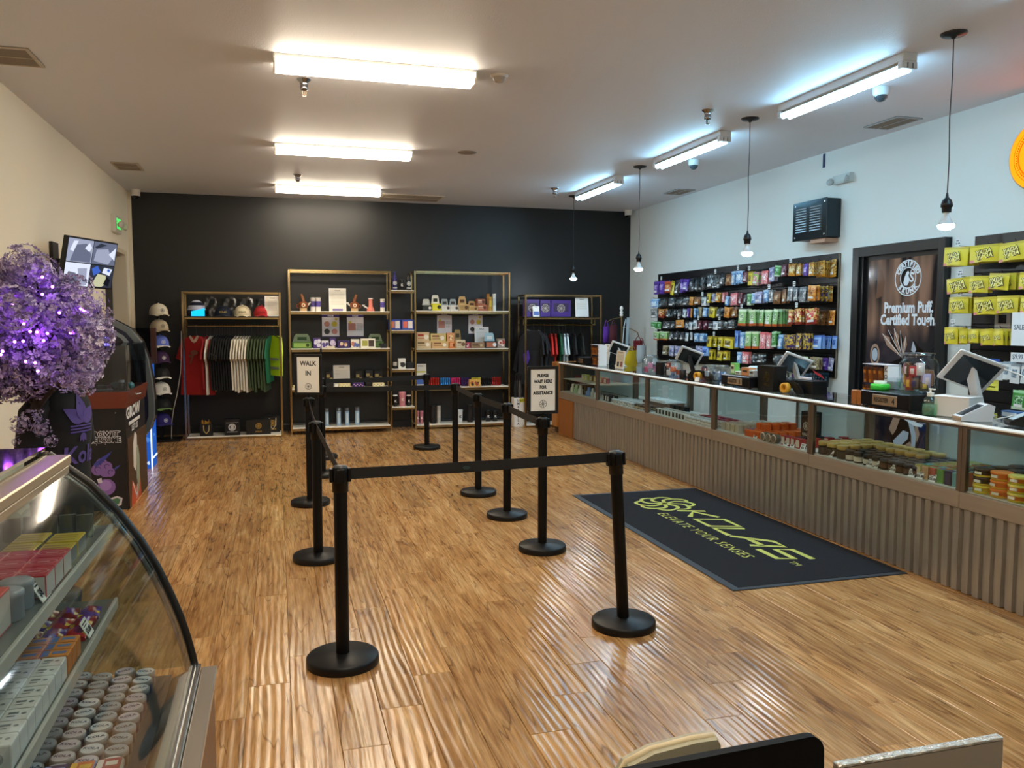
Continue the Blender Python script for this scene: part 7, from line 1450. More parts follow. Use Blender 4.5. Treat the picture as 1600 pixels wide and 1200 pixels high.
for x0, x1, z0, z1, c in ((-W2, -0.004, 0.004, H2, 0), (0.004, W2, 0.004, H2, 1), (-W2, -0.004, -H2, -0.004, 2), (0.004, W2, -H2, -0.004, 3)): q4(x0, x1, z0, z1, c)
qp([(-0.30, 0.01), (-0.24, 0.15), (-0.10, 0.17), (-0.02, 0.08), (-0.02, 0.01)], 1, 0.001); qp([(-0.32, 0.10), (-0.28, 0.18), (-0.22, 0.185), (-0.27, 0.09)], 2, 0.0013); qp([(-0.12, 0.13), (-0.06, 0.18), (-0.02, 0.14), (-0.05, 0.10)], 2, 0.0013)
qp([(0.03, 0.03), (0.05, 0.13), (0.22, 0.15), (0.30, 0.06), (0.25, 0.01)], 0, 0.001); qp([(0.24, 0.10), (0.34, 0.17), (0.34, 0.05)], 2, 0.0012); qp([(0.02, 0.15), (0.1, 0.19), (0.2, 0.18), (0.05, 0.14)], 3, 0.0012)
qp([(-0.35, -0.19), (-0.3, -0.08), (-0.2, -0.09), (-0.1, -0.19)], 1, 0.001); qp([(-0.18, -0.05), (-0.05, -0.04), (-0.03, -0.19), (-0.12, -0.19)], 0, 0.0011); qp([(-0.30, -0.05), (-0.24, -0.03), (-0.22, -0.06)], 2, 0.0014)
qp([(0.02, -0.04), (0.1, -0.01), (0.16, -0.06), (0.06, -0.1)], 4, 0.001); qp([(0.2, -0.02), (0.33, -0.03), (0.3, -0.09), (0.18, -0.07)], 2, 0.001); qp([(0.06, -0.16), (0.12, -0.08), (0.24, -0.09), (0.28, -0.16), (0.2, -0.195), (0.1, -0.195)], 5, 0.0012); qp([(0.22, -0.17), (0.26, -0.10), (0.32, -0.13), (0.30, -0.19)], 6, 0.0014); qp([(0.26, -0.03), (0.3, -0.035), (0.29, -0.06), (0.25, -0.05)], 4, 0.0016)
m.build('screen', [emission(c, 0.9) for c in E_], tv, label='lit screen split into four camera views')
t = thing('monitor_bracket', 'dark wall bracket and cable holding the tilted monitor', 'bracket', (XL, 8.15, 2.1)); MB().box(0, 0.03, -0.1, 0.1, -0.1, 0.18, 0, 0.003).build('wall_plate', mat('1c1a17', 0.5), t); MB().tube([(0.02, 0, 0.02), (0.15, 0.05, 0.02), (0.255, -0.13, 0.0)], 0.02, 8).build('arm', mat('1c1a17', 0.5), t)
MB().tube([(0.03, -0.05, 0.0), (0.06, -0.1, -0.15), (0.04, -0.08, -0.32), (0.05, -0.1, -0.5)], 0.008, 6).build('cable', BLACKM, t)
t = thing('exit_sign', 'lit green exit sign with two lamp heads high on the left wall', 'exit sign', (XL, 11.15, 2.66), PI / 2)
MB().box(-0.20, 0.20, -0.05, 0, 0, 0.21, 0, 0.005).build('housing', mat('d9d0c0', 0.4), t); m = MB(); txt(m, 'EXIT', 0.17, (0.03, -0.05, 0.105), FRONT, 0, 0.005, sx=0.85); m.build('lettering', emission('2ce05a', 1.6), t, label='glowing green EXIT letters')
for sx in (-1, 1): MB().lathe([(0.02, -0.04), (0.045, 0), (0.045, 0.014), (0, 0.018)], n=14).build('lamp_head', mat('c4bcae', 0.3), t, (sx * 0.14, -0.10, 0.09), (PI / 2, 0, sx * 0.6))
# ================================================================ PURPLE TREE WITH FAIRY LIGHTS
tr = thing('flowering_tree', 'artificial purple blossom tree strung with violet lights by the left wall', 'tree', (-1.12, 4.30, 0))
ox, oy = -1.12, 4.30
BARK = mat('2c1c16', 0.8, bump=0.6, bscale=50)
MB().lathe([(0.13, 0), (0.16, 0.02), (0.19, 0.28), (0.17, 0.28), (0.16, 0.25), (0.0, 0.25)], n=20).build('pot', mat('17161a', 0.4), tr)
MB().tube([(0, 0, 0.2), (0.02, 0.01, 0.6), (-0.02, 0.02, 1.0), (0.04, 0.0, 1.25), (0.05, 0.0, 1.5)], [0.035, 0.03, 0.026, 0.022, 0.015], 8).build('trunk', BARK, tr)
PT = [(-1.058, 4.08, 1.844, 0.087),
 (-1.15, 4.197, 1.77, 0.103),
 (-1.017, 4.131, 1.797, 0.095),
 (-0.95, 4.219, 1.73, 0.083),
 (-0.884, 4.228, 1.745, 0.076),
 (-0.791, 4.015, 1.668, 0.079),
 (-1.075, 3.995, 1.652, 0.105),
 (-1.066, 4.308, 1.672, 0.113),
 (-0.924, 4.089, 1.626, 0.1),
 (-0.838, 4.079, 1.583, 0.094),
 (-0.83, 4.368, 1.598, 0.079),
 (-1.165, 4.169, 1.54, 0.116),
 (-1.112, 4.308, 1.523, 0.12),
 (-0.981, 4.171, 1.51, 0.116),
 (-0.908, 4.233, 1.479, 0.111),
 (-0.783, 4.047, 1.498, 0.086),
 (-0.784, 4.231, 1.553, 0.062),
 (-1.186, 4.32, 1.404, 0.12),
 (-1.06, 4.189, 1.394, 0.11),
 (-0.988, 4.272, 1.388, 0.105),
 (-0.896, 4.245, 1.359, 0.09),
 (-0.8, 4.014, 1.414, 0.072),
 (-1.152, 4.278, 1.301, 0.084),
 (-1.052, 4.215, 1.304, 0.069),
 (-0.925, 4.104, 1.333, 0.061),
 (-0.826, 4.002, 1.321, 0.059),
 (-1.216, 4.319, 1.299, 0.092),
 (-1.172, 4.17, 1.683, 0.102),
 (-1.26, 4.263, 1.742, 0.119),
 (-1.299, 4.324, 1.538, 0.142),
 (-1.277, 4.261, 1.334, 0.119),
 (-1.071, 4.34, 1.753, 0.085),
 (-0.881, 4.14, 1.684, 0.081),
 (-1.026, 4.294, 1.583, 0.106),
 (-1.089, 4.159, 1.454, 0.102),
 (-0.962, 4.346, 1.415, 0.093),
 (-0.847, 4.324, 1.43, 0.071),
 (-1.155, 4.26, 1.118, 0.044),
 (-1.107, 4.264, 1.137, 0.051),
 (-1.063, 4.272, 1.095, 0.044),
 (-1.154, 4.347, 1.037, 0.037),
 (-1.039, 4.294, 1.025, 0.033),
 (-1.092, 4.313, 1.176, 0.03),
 (-1.076, 4.28, 1.083, 0.037),
 (-1.169, 4.301, 1.029, 0.033),
 (-1.243, 4.705, 1.621, 0.1),
 (-1.166, 4.739, 1.348, 0.1),
 (-1.018, 4.847, 1.364, 0.1),
 (-1.125, 4.801, 1.716, 0.1),
 (-0.97, 4.699, 1.347, 0.1),
 (-1.102, 4.791, 1.692, 0.1),
 (-1.107, 4.522, 1.651, 0.1),
 (-0.99, 4.531, 1.316, 0.1),
 (-1.01, 4.553, 1.592, 0.1),
 (-1.322, 4.805, 1.414, 0.1),
 (-1.353, 4.516, 1.498, 0.1),
 (-1.106, 4.808, 1.632, 0.1),
 (-0.986, 4.849, 1.543, 0.1),
 (-1.275, 4.71, 1.753, 0.1),
 (-1.388, 4.643, 1.693, 0.1),
 (-1.086, 4.515, 1.712, 0.1)]
pet = [mat('9f8fb4', 0.75), mat('b9aacb', 0.75), mat('d2c7dc', 0.75), mat('7a6898', 0.75)]
def cluster(R, n, seed):
    rn = random.Random(seed); mb = MB()
    for i in range(n):
        d = Vector((rn.gauss(0, 1), rn.gauss(0, 1), rn.gauss(0, 1))).normalized(); p = d * R * (0.35 + 0.65 * rn.random() ** 0.5); s = R * rn.uniform(0.14, 0.23)
        a = d.orthogonal().normalized(); b = d.cross(a); th = rn.uniform(0, 6.28); ms = rn.choice((0, 0, 1, 1, 2, 3))
        q = (d * 0.75 + Vector((rn.gauss(0, .4), rn.gauss(0, .4), rn.gauss(0, .4)))).normalized()
        for k in range(4):
            g = th + k * PI / 2; u = (a * math.cos(g) + b * math.sin(g)); v_ = q.cross(u).normalized() * s * 0.42
            mb.add([tuple(p), tuple(p + u * s * 0.6 + q * s * 0.35 + v_), tuple(p + u * s * 1.05 + q * s * 0.2), tuple(p + u * s * 0.6 + q * s * 0.35 - v_)], [(0, 1, 2, 3)], ms)
    return mb.mesh('blossom_cluster', pet)
CLS = [cluster(0.115, 150, k) for k in range(4)]; CLM = [cluster(0.07, 60, 10 + k) for k in range(2)]
for i, (x, y, z, r) in enumerate(PT):
    o = link('blossom_cluster', CLS[i % 4] if r > 0.08 else CLM[i % 2], tr, (x - ox, y - oy, z), (random.uniform(0, 6), random.uniform(0, 6), random.uniform(0, 6))); s = r / (0.115 if r > 0.08 else 0.07); o.scale = (s, s, s)
    if i % 2 == 0: MB().tube([(0.04, 0.0, 1.15 + (z - 1.2) * 0.35), (0.4 * (x - ox) + 0.02, 0.4 * (y - oy), 1.15 + (z - 1.15) * 0.6), (x - ox, y - oy, z)], [0.012, 0.008, 0.004], 5).build('branch', BARK, tr)
FL = [(-0.97, 4.0, 1.783),
 (-0.934, 4.009, 1.742),
 (-0.976, 4.014, 1.709),
 (-0.915, 4.025, 1.629),
 (-0.827, 4.009, 1.646),
 (-0.817, 4.024, 1.64),
 (-1.037, 3.952, 1.581),
 (-1.023, 3.987, 1.548),
 (-1.006, 4.025, 1.545),
 (-0.96, 4.002, 1.539),
 (-0.981, 4.022, 1.508),
 (-1.044, 3.959, 1.507),
 (-1.084, 3.988, 1.504),
 (-1.127, 3.97, 1.464),
 (-1.141, 3.994, 1.449),
 (-1.011, 3.996, 1.412),
 (-0.991, 3.951, 1.378),
 (-1.04, 3.967, 1.419),
 (-1.08, 3.972, 1.666),
 (-0.874, 4.023, 1.541)]
FG = emission('a24cff', 16.0)
for (x, y, z) in FL: MB().ball(0, 0, 0, 0.0065, 8, 5).build('fairy_light', FG, tr, (x - ox, y - oy, z), label='glowing violet fairy light')
for i, (x, y, z) in enumerate(FL):
    if i % 2: continue
    ld = bpy.data.lights.new('fairy_glow', 'POINT'); ld.energy = 0.05; ld.color = (0.42, 0.08, 1.0); ld.shadow_soft_size = 0.02; lo = bpy.data.objects.new('fairy_glow', ld); COL.objects.link(lo); lo.location = (x - ox, y - oy + 0.03, z); lo.parent = tr
# ================================================================ MANNEQUIN TORSO
mn = thing('mannequin', 'dark torso mannequin in a black shirt with purple leaf print under the tree', 'mannequin', (-1.045, 4.52, 0), 1.12)
sec = [(0.60, 0.172, 0.115), (0.75, 0.160, 0.112), (0.90, 0.155, 0.11), (1.02, 0.165, 0.122), (1.12, 0.175, 0.125), (1.19, 0.17, 0.112), (1.235, 0.145, 0.092), (1.262, 0.11, 0.075), (1.285, 0.068, 0.06)]
def sect(z):
    for i in range(len(sec) - 1):
        if sec[i][0] <= z <= sec[i + 1][0]:
            t_ = (z - sec[i][0]) / (sec[i + 1][0] - sec[i][0]); return sec[i][1] + (sec[i + 1][1] - sec[i][1]) * t_, sec[i][2] + (sec[i + 1][2] - sec[i][2]) * t_
    return sec[0][1:]
n = 24; v = []; f = []
for k, (z, a, b) in enumerate(sec):
    for i in range(n):
        g = 2 * PI * i / n; wv = 1 + 0.03 * math.sin(5 * g + 1.3) * max(0, (1.0 - z)) * 2; v.append((a * wv * math.cos(g), b * wv * math.sin(g), z))
for k in range(len(sec) - 1):
    for i in range(n): j = (i + 1) % n; f.append((k * n + i, k * n + j, (k + 1) * n + j, (k + 1) * n + i))
SH = mat('0d0d10', 0.85, bump=0.35, bscale=10); sm = MB().add(v, f, 0, True)
for s in (-1, 1): k_ = 1.0 if s < 0 else 0.72; sm.tube([(s * 0.12 * k_, 0, 1.19), (s * 0.175 * k_, 0.0, 1.15), (s * 0.20 * k_, 0, 1.05), (s * 0.21 * k_, 0, 0.97)], [0.062, 0.066, 0.062, 0.066], 12)
sm.build('shirt', SH, mn)
MB().lathe([(0.055, 1.27), (0.05, 1.33), (0.048, 1.345), (0.0, 1.35)], n=16).build('neck', mat('3a3a3c', 0.5), mn); MB().tube([(0, 0, 0.02), (0, 0, 0.9)], 0.016, 8).lathe([(0.16, 0), (0.16, 0.012), (0.03, 0.03)], n=24).build('stand', BLACKM, mn)
m = MB()
def leafp(cx, ang, L_, wd):
    o = []; 
    for i in range(9): t_ = i / 8; o.append((t_ * L_, wd * math.sin(PI * t_ ** 0.8) * (1 - 0.2 * t_)))
    for i in range(7, 0, -1): t_ = i / 8; o.append((t_ * L_, -wd * math.sin(PI * t_ ** 0.8) * (1 - 0.2 * t_)))
    c, s = math.cos(ang), math.sin(ang); return [(cx + p[0] * c - p[1] * s, p[0] * s + p[1] * c) for p in o]
for ang, L_ in ((PI / 2, 0.145), (PI * 0.80, 0.125), (PI * 0.20, 0.125)): P_ = leafp(0.0, ang, L_, 0.038); put2d(m, P_, [tuple(range(len(P_)))], (0, 0, 1.02), FRONT, 0)
for z in (1.0, 0.985, 0.97): v2, f2 = [], []; N_ = 10; v2 = [(-0.075 + 0.15 * i / N_, dz) for dz in (0, 0.008) for i in range(N_ + 1)]; f2 = [(i, i + 1, N_ + 2 + i, N_ + 1 + i) for i in range(N_)]; put2d(m, v2, f2, (0, 0, z), FRONT, 0)
for ang in (-PI * 0.35, -PI * 0.5, -PI * 0.65): P_ = leafp(0.0, ang, 0.05, 0.012); put2d(m, P_, [tuple(range(len(P_)))], (0, 0, 0.968), FRONT, 0)
txt(m, 'Kola', 0.12, (0.0, 0, 0.855), FRONT, 0, 0.003, sx=0.95)
for i, p in enumerate(m.v): a, b = sect(p[2] + 0.075); m.v[i] = (p[0], -b * math.sqrt(max(0.05, 1 - (p[0] / a) ** 2)) - 0.006, p[2] + 0.075)
m.build('shirt_print', mat('4f3f86', 0.75), mn, label='purple leaf print with lettering')
# ================================================================ GROW PODIUM, ARCH KIOSK, BLUE DISPLAY
pd_ = thing('display_podium', 'black star-speckled podium with red-brown wooden top by the left wall', 'podium', (-1.365, 7.43, 0))
def starry():
    m, nt, b = nodes_of('starry_print'); N = nt.nodes.new; L = nt.links.new
    tc = N('ShaderNodeTexCoord'); vo = N('ShaderNodeTexVoronoi'); vo.inputs['Scale'].default_value = 16; L(tc.outputs['Object'], vo.inputs['Vector'])
    r = N('ShaderNodeValToRGB'); e = r.color_ramp.elements; e[0].position = 0.05; e[0].color = (0.55, 0.52, 0.6, 1); e[1].position = 0.09; e[1].color = (0.006, 0.006, 0.010, 1); L(vo.outputs['Distance'], r.inputs[0]); L(r.outputs[0], b.inputs['Base Color']); b.inputs['Roughness'].default_value = 0.4; return m
MB().box(-0.15, 0.135, 0.03, 1.07, 0, 0.86).build('body', starry(), pd_)
MB().prism([(-0.125, 0.862), (0.14, 0.862), (0.165, 1.0), (-0.15, 1.0)], 'y', 0.0, 1.10).build('wooden_top', OAK_RED := brushed('6b2a18', 0.4, 0.0, (1.5, 1.5, 9), 0.15), pd_)
MB().tube([(0.155, 0.45, 0.94), (0.185, 0.47, 0.945), (0.185, 0.63, 0.945), (0.155, 0.65, 0.94)], 0.006, 6).build('handle', CHROME, pd_)
MB().box(0.136, 0.142, 0.05, 1.06, 0.0, 0.60).build('side_board', mat('4a3018', 0.6), pd_)
m = MB()
for s, z in (('GROW IT', 0.645), ('WELCOME', 0.595)): txt(m, s, 0.06, (-0.038, 0.03, z), FRONT, 0, 0.006, off=0.001, sx=0.9); txt(m, s, 0.06, (-0.038, 0.03, z), FRONT, 1, 0.002, off=0.002, sx=0.9)
m.build('lettering', [mat('e8e6ee', 0.5), INK], pd_, label='white outlined lettering')
m = MB()
for (x, z, r, c) in ((-0.06, 0.40, 0.045, 0), (-0.02, 0.375, 0.04, 0), (-0.09, 0.35, 0.05, 0), (-0.035, 0.33, 0.045, 0), (0.0, 0.325, 0.04, 0), (-0.03, 0.20, 0.07, 0), (-0.035, 0.215, 0.045, 3)): put2d(m, *circle2(r, 18), (x, 0.03, z), FRONT, c, off=0.001 + 0.0004 * (len(m.f) % 5))
for (x, z, r) in ((-0.055, 0.405, 0.02), (-0.02, 0.375, 0.018), (-0.09, 0.35, 0.024), (0.005, 0.325, 0.018)): put2d(m, *ribbon([(r * math.cos(a), r * math.sin(a)) for a in [0.3 + 0.5 * i for i in range(9)]], 0.005), (x, 0.03, z), FRONT, 2, off=0.0032)
put2d(m, [(-0.12, 0.40), (-0.06, 0.45), (0.02, 0.50), (-0.01, 0.455), (-0.06, 0.40), (-0.11, 0.37)], [tuple(range(6))], (0, 0.03, 0), FRONT, 1, off=0.003); put2d(m, [(0.03, 0.35), (0.05, 0.37), (0.085, 0.385), (0.065, 0.36), (0.045, 0.345)], [tuple(range(5))], (0, 0.03, 0), FRONT, 1, off=0.001); put2d(m, [(-0.10, 0.27), (-0.065, 0.28), (-0.06, 0.24), (-0.09, 0.235)], [tuple(range(4))], (0, 0.03, 0), FRONT, 4, off=0.0035)
put2d(m, [(-0.02, 0.10), (0.05, 0.12), (0.09, 0.10), (0.08, 0.04), (0.02, 0.02), (-0.01, 0.05)], [tuple(range(6))], (0, 0.03, 0), FRONT, 4, off=0.001); put2d(m, [(0.0, 0.09), (0.05, 0.105), (0.075, 0.09), (0.06, 0.05), (0.01, 0.05)], [tuple(range(5))], (0, 0.03, 0), FRONT, 5, off=0.002)
m.build('front_print', [mat('8a66b0', 0.5), mat('3f44a0', 0.5), mat('3a2060', 0.5), mat('a884cc', 0.5), mat('d8d2dc', 0.5), mat('4a7a5a', 0.5)], pd_, label='purple cloud and blue leaf artwork')
m = MB(); RF = RIGHT
txt(m, 'GROW', 0.13, (0.135, 0.42, 0.80), RF, 0, 0.006, sx=1.7); put2d(m, *rect2(-0.30, 0.30, -0.01, 0.02), (0.142, 0.42, 0.71), RF, 0); txt(m, 'LET US', 0.07, (0.142, 0.42, 0.66), RF, 0, 0.002, sx=1.5)
put2d(m, [(-0.05, 0.0), (-0.14, -0.10), (-0.16, -0.30), (-0.05, -0.36), (0.04, -0.25), (0.06, -0.05)], [tuple(range(6))], (0.142, 0.45, 0.62), RF, 1); put2d(m, [(-0.04, -0.1), (-0.08, -0.36), (0.02, -0.52), (0.1, -0.4), (0.12, -0.2), (0.05, -0.08)], [tuple(range(6))], (0.142, 0.5, 0.56), RF, 2, off=0.002)
put2d(m, [(-0.32, 0.0), (-0.25, 0.22), (-0.05, 0.12), (0.15, 0.26), (0.22, 0.0)], [tuple(range(5))], (0.142, 0.45, 0.0), RF, 3); put2d(m, *ribbon([(-0.22, 0.19), (-0.08, 0.06), (0.05, 0.17)], 0.025), (0.142, 0.45, 0), RF, 0, off=0.002); txt(m, 'N', 0.12, (0.142, 0.43, 0.055), RF, 0, 0.004, off=0.002)
m.build('side_print', [mat('e4e0da', 0.5), mat('e0d8cc', 0.5), mat('9aa48c', 0.5), mat('c9502a', 0.5)], pd_, label='white lettering and pale figure artwork')
gx = MB(); GT = glass('cfd6dc', 0.03, 0.06, 0.5)
for b in ((-0.14, 0.155, 0.02, 0.026, 1.002, 1.38), (-0.14, 0.155, 1.07, 1.076, 1.002, 1.38), (0.149, 0.155, 0.026, 1.07, 1.002, 1.38), (-0.14, -0.134, 0.026, 1.07, 1.002, 1.38), (-0.14, 0.155, 0.02, 1.076, 1.38, 1.386)): gx.box(*b)
thing_g = gx.build('glass_cover', GT, None, (-1.365, 7.43, 0), 0, 'clear glass cover standing on the red-brown podium top', 'cover')
t = thing('small_jar', 'small dark jar with silver lid inside the glass cover', 'jar', (-1.275, 7.60, 1.003)); MB().lathe([(0.028, 0), (0.03, 0.005), (0.03, 0.055), (0.022, 0.065)], n=16).build('body', mat('24262c', 0.15), t); MB().lathe([(0.027, 0.062), (0.028, 0.085), (0.0, 0.086)], n=16).build('lid', mat('c9c9cc', 0.25, 0.7), t)
for i, (x, y) in enumerate(((-1.335, 7.66), (-1.22, 7.68))): MB().ball(0, 0, 0.032, 0.034, 14, 8).build('teal_ball', mat('2e6a74', 0.25), None, (x, y, 1.002), 0, f'shiny teal round container {["left", "right"][i]} of the small dark jar', 'container')
MB().box(-0.08, 0.06, -0.06, 0.06, 0, 0.012, 0, 0.002).box(-0.06, 0.02, -0.04, 0.03, 0.012, 0.04, 1, 0.004).build('gadget_tray', [mat('8a96a0', 0.3), mat('3a3e48', 0.3)], None, (-1.41, 7.62, 1.002), 0.2, 'small grey tray of gadgets left in the glass cover', 'tray')
t = thing('arch_kiosk', 'dark kiosk with curved silver-grey arch frame behind the podium', 'kiosk', (-1.60, 8.70, 0))
outer = [(-0.25, 1.515), (-0.10, 1.51), (0.04, 1.48), (0.145, 1.42), (0.215, 1.33), (0.255, 1.20), (0.285, 1.0), (0.30, 0.80), (0.298, 0.66), (0.27, 0.58), (0.22, 0.515)]
def inset(P_, d):
    o = []
    for i, p in enumerate(P_):
        a = P_[max(i - 1, 0)]; b = P_[min(i + 1, len(P_) - 1)]; dx, dy = b[0] - a[0], b[1] - a[1]; L_ = math.hypot(dx, dy); o.append((p[0] + dy / L_ * d, p[1] - dx / L_ * d))
    return o
def band(d0, d1, y0, y1, mt, nm, lab=None):
    A, B = inset(outer, d0), inset(outer, d1); m = MB()
    for i in range(len(A) - 1): 
        q = [A[i], A[i + 1], B[i + 1], B[i]]; m.prism(q, 'y', y0, y1)
    m.build(nm, mt, t, label=lab)
band(0.0, -0.035, 0.0, 0.22, mat('8a949c', 0.3, 0.5), 'outer_arch'); band(-0.035, -0.075, 0.02, 0.22, mat('1d2240', 0.3), 'arch_channel'); band(-0.075, -0.125, 0.0, 0.22, mat('707a80', 0.35, 0.5), 'inner_arch')
inn = inset(outer, -0.126); MB().prism(inn + [(-0.25, 0.515)], 'y', 0.10, 0.22).build('dark_panel', mat('15171c', 0.25), t); MB().box(-0.30, 0.16, 0.05, 0.22, 0, 0.515).build('pedestal', mat('101114', 0.4), t)
A, B = inset(outer[1:3], -0.036), inset(outer[1:3], -0.074); m = MB().quad((A[0][0] + 0.09, 0.0, A[0][1] - 0.015), (A[1][0] + 0.03, 0.0, A[1][1] - 0.02), (B[1][0] + 0.045, 0.0, B[1][1] - 0.01), (B[0][0] + 0.10, 0.0, B[0][1] - 0.01)); m.box(0.0, 0.05, -0.004, 0.02, 1.40, 1.43); MB().box(0.0, 0.045, -0.003, 0.02, 1.40, 1.428).build('violet_lamp', emission('7a6cff', 5.0), t, label='small glowing violet lamp')
bl = thing('lightbox_pedestal', 'tall blue light-box pedestal with white edge behind the podium', 'pedestal', (-1.365, 9.47, 0))
BLUEL = emission('2c62c4', 0.55); m = MB().box(-0.10, 0.05, 0.0, 0.38, 0.0, 1.12)
m.build('case', BLUEL, bl, label='softly lit blue case'); m = MB()
for r, z in ((0.09, 0.25), (0.06, 0.26), (0.10, 0.62)): put2d(m, *ribbon([(r * math.cos(a), r * math.sin(a)) for a in [0.5 + 0.35 * i for i in range(9)]], 0.022), (-0.03, 0.0, z), FRONT, 0)
for r, z in ((0.10, 0.25), (0.07, 0.62)): put2d(m, *ribbon([(r * math.cos(a), r * math.sin(a)) for a in [0.2 + 0.35 * i for i in range(12)]], 0.025), (0.05, 0.2, z), RIGHT, 0)
m.build('wave_pattern', emission('4f8ae0', 0.6), bl); m = MB(); txt(m, 'PODS', 0.045, (-0.03, 0, 0.06), FRONT, 0, 0.002, off=0.002); txt(m, 'PODS', 0.10, (0.05, 0.19, 0.86), (Vector((0, 1, 0)), Vector((0, 0, 1))), 0, 0.003, off=0.002); m.build('lettering', emission('d8e6ff', 0.9), bl, label='white lettering')
MB().box(0.045, 0.056, -0.008, 0.004, 0.0, 1.125).box(-0.10, 0.045, -0.008, 0.0, 1.105, 1.125).box(0.046, 0.056, 0.004, 0.38, 0.10, 0.115).build('edge_light', emission('e6f0ff', 1.5), bl, label='glowing white edge strip')
t = thing('glass_screen', 'clear glass screen with brown post above the blue pedestal', 'screen', (-1.365, 9.66, 1.121)); MB().box(-0.40, 0.05, -0.004, 0.004, 0.0, 0.39).build('pane', glass('b9c0cc', 0.03, 0.08, 0.5), t); MB().box(0.05, 0.105, -0.02, 0.03, -0.0, 0.39, 0, 0.002).box(-0.1, 0.05, -0.02, 0.02, 0, 0.012).build('post', mat('3c2018', 0.4), t)

# ================================================================ CURVED GLASS CASE (near left)
Y0, Y1 = 1.02, 2.835
prof = [(-0.284, 0.455), (-0.290, 0.49), (-0.302, 0.545), (-0.322, 0.62), (-0.350, 0.70), (-0.388, 0.795), (-0.436, 0.89), (-0.497, 0.985), (-0.575, 1.08), (-0.692, 1.181)]
dc = thing('curved_glass_case', 'steel and glass display case with curved front, near left', 'display case', (-0.64, (Y0 + Y1) / 2, 0)); OX, OY = -0.64, (Y0 + Y1) / 2
def sh(mb):
    mb.v = [(p[0] - OX, p[1] - OY, p[2]) for p in mb.v]; return mb
WOODB = brushed('6e4526', 0.45, 0.0, (7, 0.8, 7), 0.35)
sh(MB().box(-1.06, -0.224, Y0, Y1 - 0.005, 0.0, 0.415)).build('base_cabinet', WOODB, dc, label='wood-grain base cabinet')
sh(MB().box(-0.262, -0.214, Y0, Y1 + 0.01, 0.416, 0.442, 0, 0.002)).build('outer_ledge', STEEL, dc)
sh(MB().box(-0.296, -0.2635, Y0, Y1 + 0.004, 0.416, 0.458, 0, 0.003).box(-0.290, -0.278, Y0, Y1, 0.458, 0.466, 0, 0.002)).build('glass_channel', mat('c2c2be', 0.22, 1.0), dc)
sh(MB().prism([(-0.297, 0.416), (-0.297, 0.455), (-0.352, 0.43), (-0.352, 0.416)], 'y', Y0, Y1 - 0.03)).build('inner_ledge', brushed('cfc5b0', 0.25, 1.0, (8, 0.7, 8), 0.2, 0.3), dc)
sh(MB().box(-1.05, -0.353, Y0 + 0.01, Y1 - 0.01, 0.416, 0.435)).build('deck', mat('3a3f44', 0.4), dc)
n = len(prof); v = [(p[0], y, p[1]) for y in (Y0, Y1 - 0.004) for p in prof]; v += [(p[0] - 0.005, p[1], p[2] - 0.004) for p in v]
f = [(i, i + 1, n + i + 1, n + i) for i in range(n - 1)]
CG = glass('e6eeec', 0.05, 0.15, 0.75)
sh(MB().add(v[:2 * n], f, 0, True)).build('curved_pane', CG, dc, label='curved front glass')
end = prof + [(-0.95, 1.20), (-1.05, 1.20), (-1.05, 0.45)]
sh(MB().prism(end, 'y', Y1 - 0.003, Y1 + 0.003)).build('end_pane', glass('dfe8e6', 0.02, 0.06, 0.65), dc, label='flat end glass')
sh(MB().prism(end, 'y', Y0 - 0.003, Y0 + 0.003)).build('end_pane', glass('dfe8e6', 0.02, 0.06, 0.65), dc, label='flat end glass')
for yy in (Y1, Y0):
    P3 = [(p[0], yy, p[1]) for p in prof]
    sh(MB().tube(P3, 0.0125, 8)).build('edge_gasket', BLACKM, dc, label='black rubber edge gasket'); sh(MB().tube([(p[0] - 0.019, p[1] - 0.004, p[2] - 0.013) for p in P3], 0.011, 8)).build('edge_trim', mat('8f9aa0', 0.2, 0.9), dc, label='bright curved metal trim')
    sh(MB().tube([(-0.692, yy, 1.181), (-0.80, yy, 1.193), (-0.95, yy, 1.20), (-1.05, yy, 1.20)], 0.010, 6)).build('top_trim', STEEL, dc)
sh(MB().box(-1.05, -0.70, Y0, Y1, 1.192, 1.202)).build('top_panel', mat('1a1824', 0.08, coat=0.5), dc, label='glossy top panel with reflected violet in its dark colour')  # glass drawn opaque, the purple tree's reflection put into its dark colour
sh(MB().box(-0.705, -0.625, Y0, Y1 - 0.012, 1.150, 1.180, 0, 0.004).box(-0.66, -0.63, Y0, Y1 - 0.02, 1.120, 1.149, 0, 0.004)).build('top_bar', mat('b9ab92', 0.35, 0.5), dc)
sh(MB().box(-1.056, -1.05, Y0, Y1, 0.45, 1.19)).build('rear_panel', mat('b8bcb8', 0.3), dc)
SHG = glass('d6dedc', 0.05, 0.08, 0.5, 0.35, 'c9d2d0'); RAIL = mat('b4b8b4', 0.35)
for z, xf in ((0.95, -0.522), (0.71, -0.515)):
    sh(MB().box(-1.045, xf, Y0 + 0.02, Y1 - 0.02, z - 0.010, z)).build('glass_shelf', SHG, dc); sh(MB().box(xf, xf + 0.010, Y0 + 0.02, Y1 - 0.02, z - 0.030, z + 0.004, 0, 0.002)).build('shelf_rail', RAIL, dc, label='pale price rail on the shelf edge')
    for yy in (Y1 - 0.06, Y0 + 0.3): sh(MB().box(-1.04, xf - 0.01, yy, yy + 0.012, z - 0.022, z - 0.0105)).build('shelf_bracket', STEEL, dc)
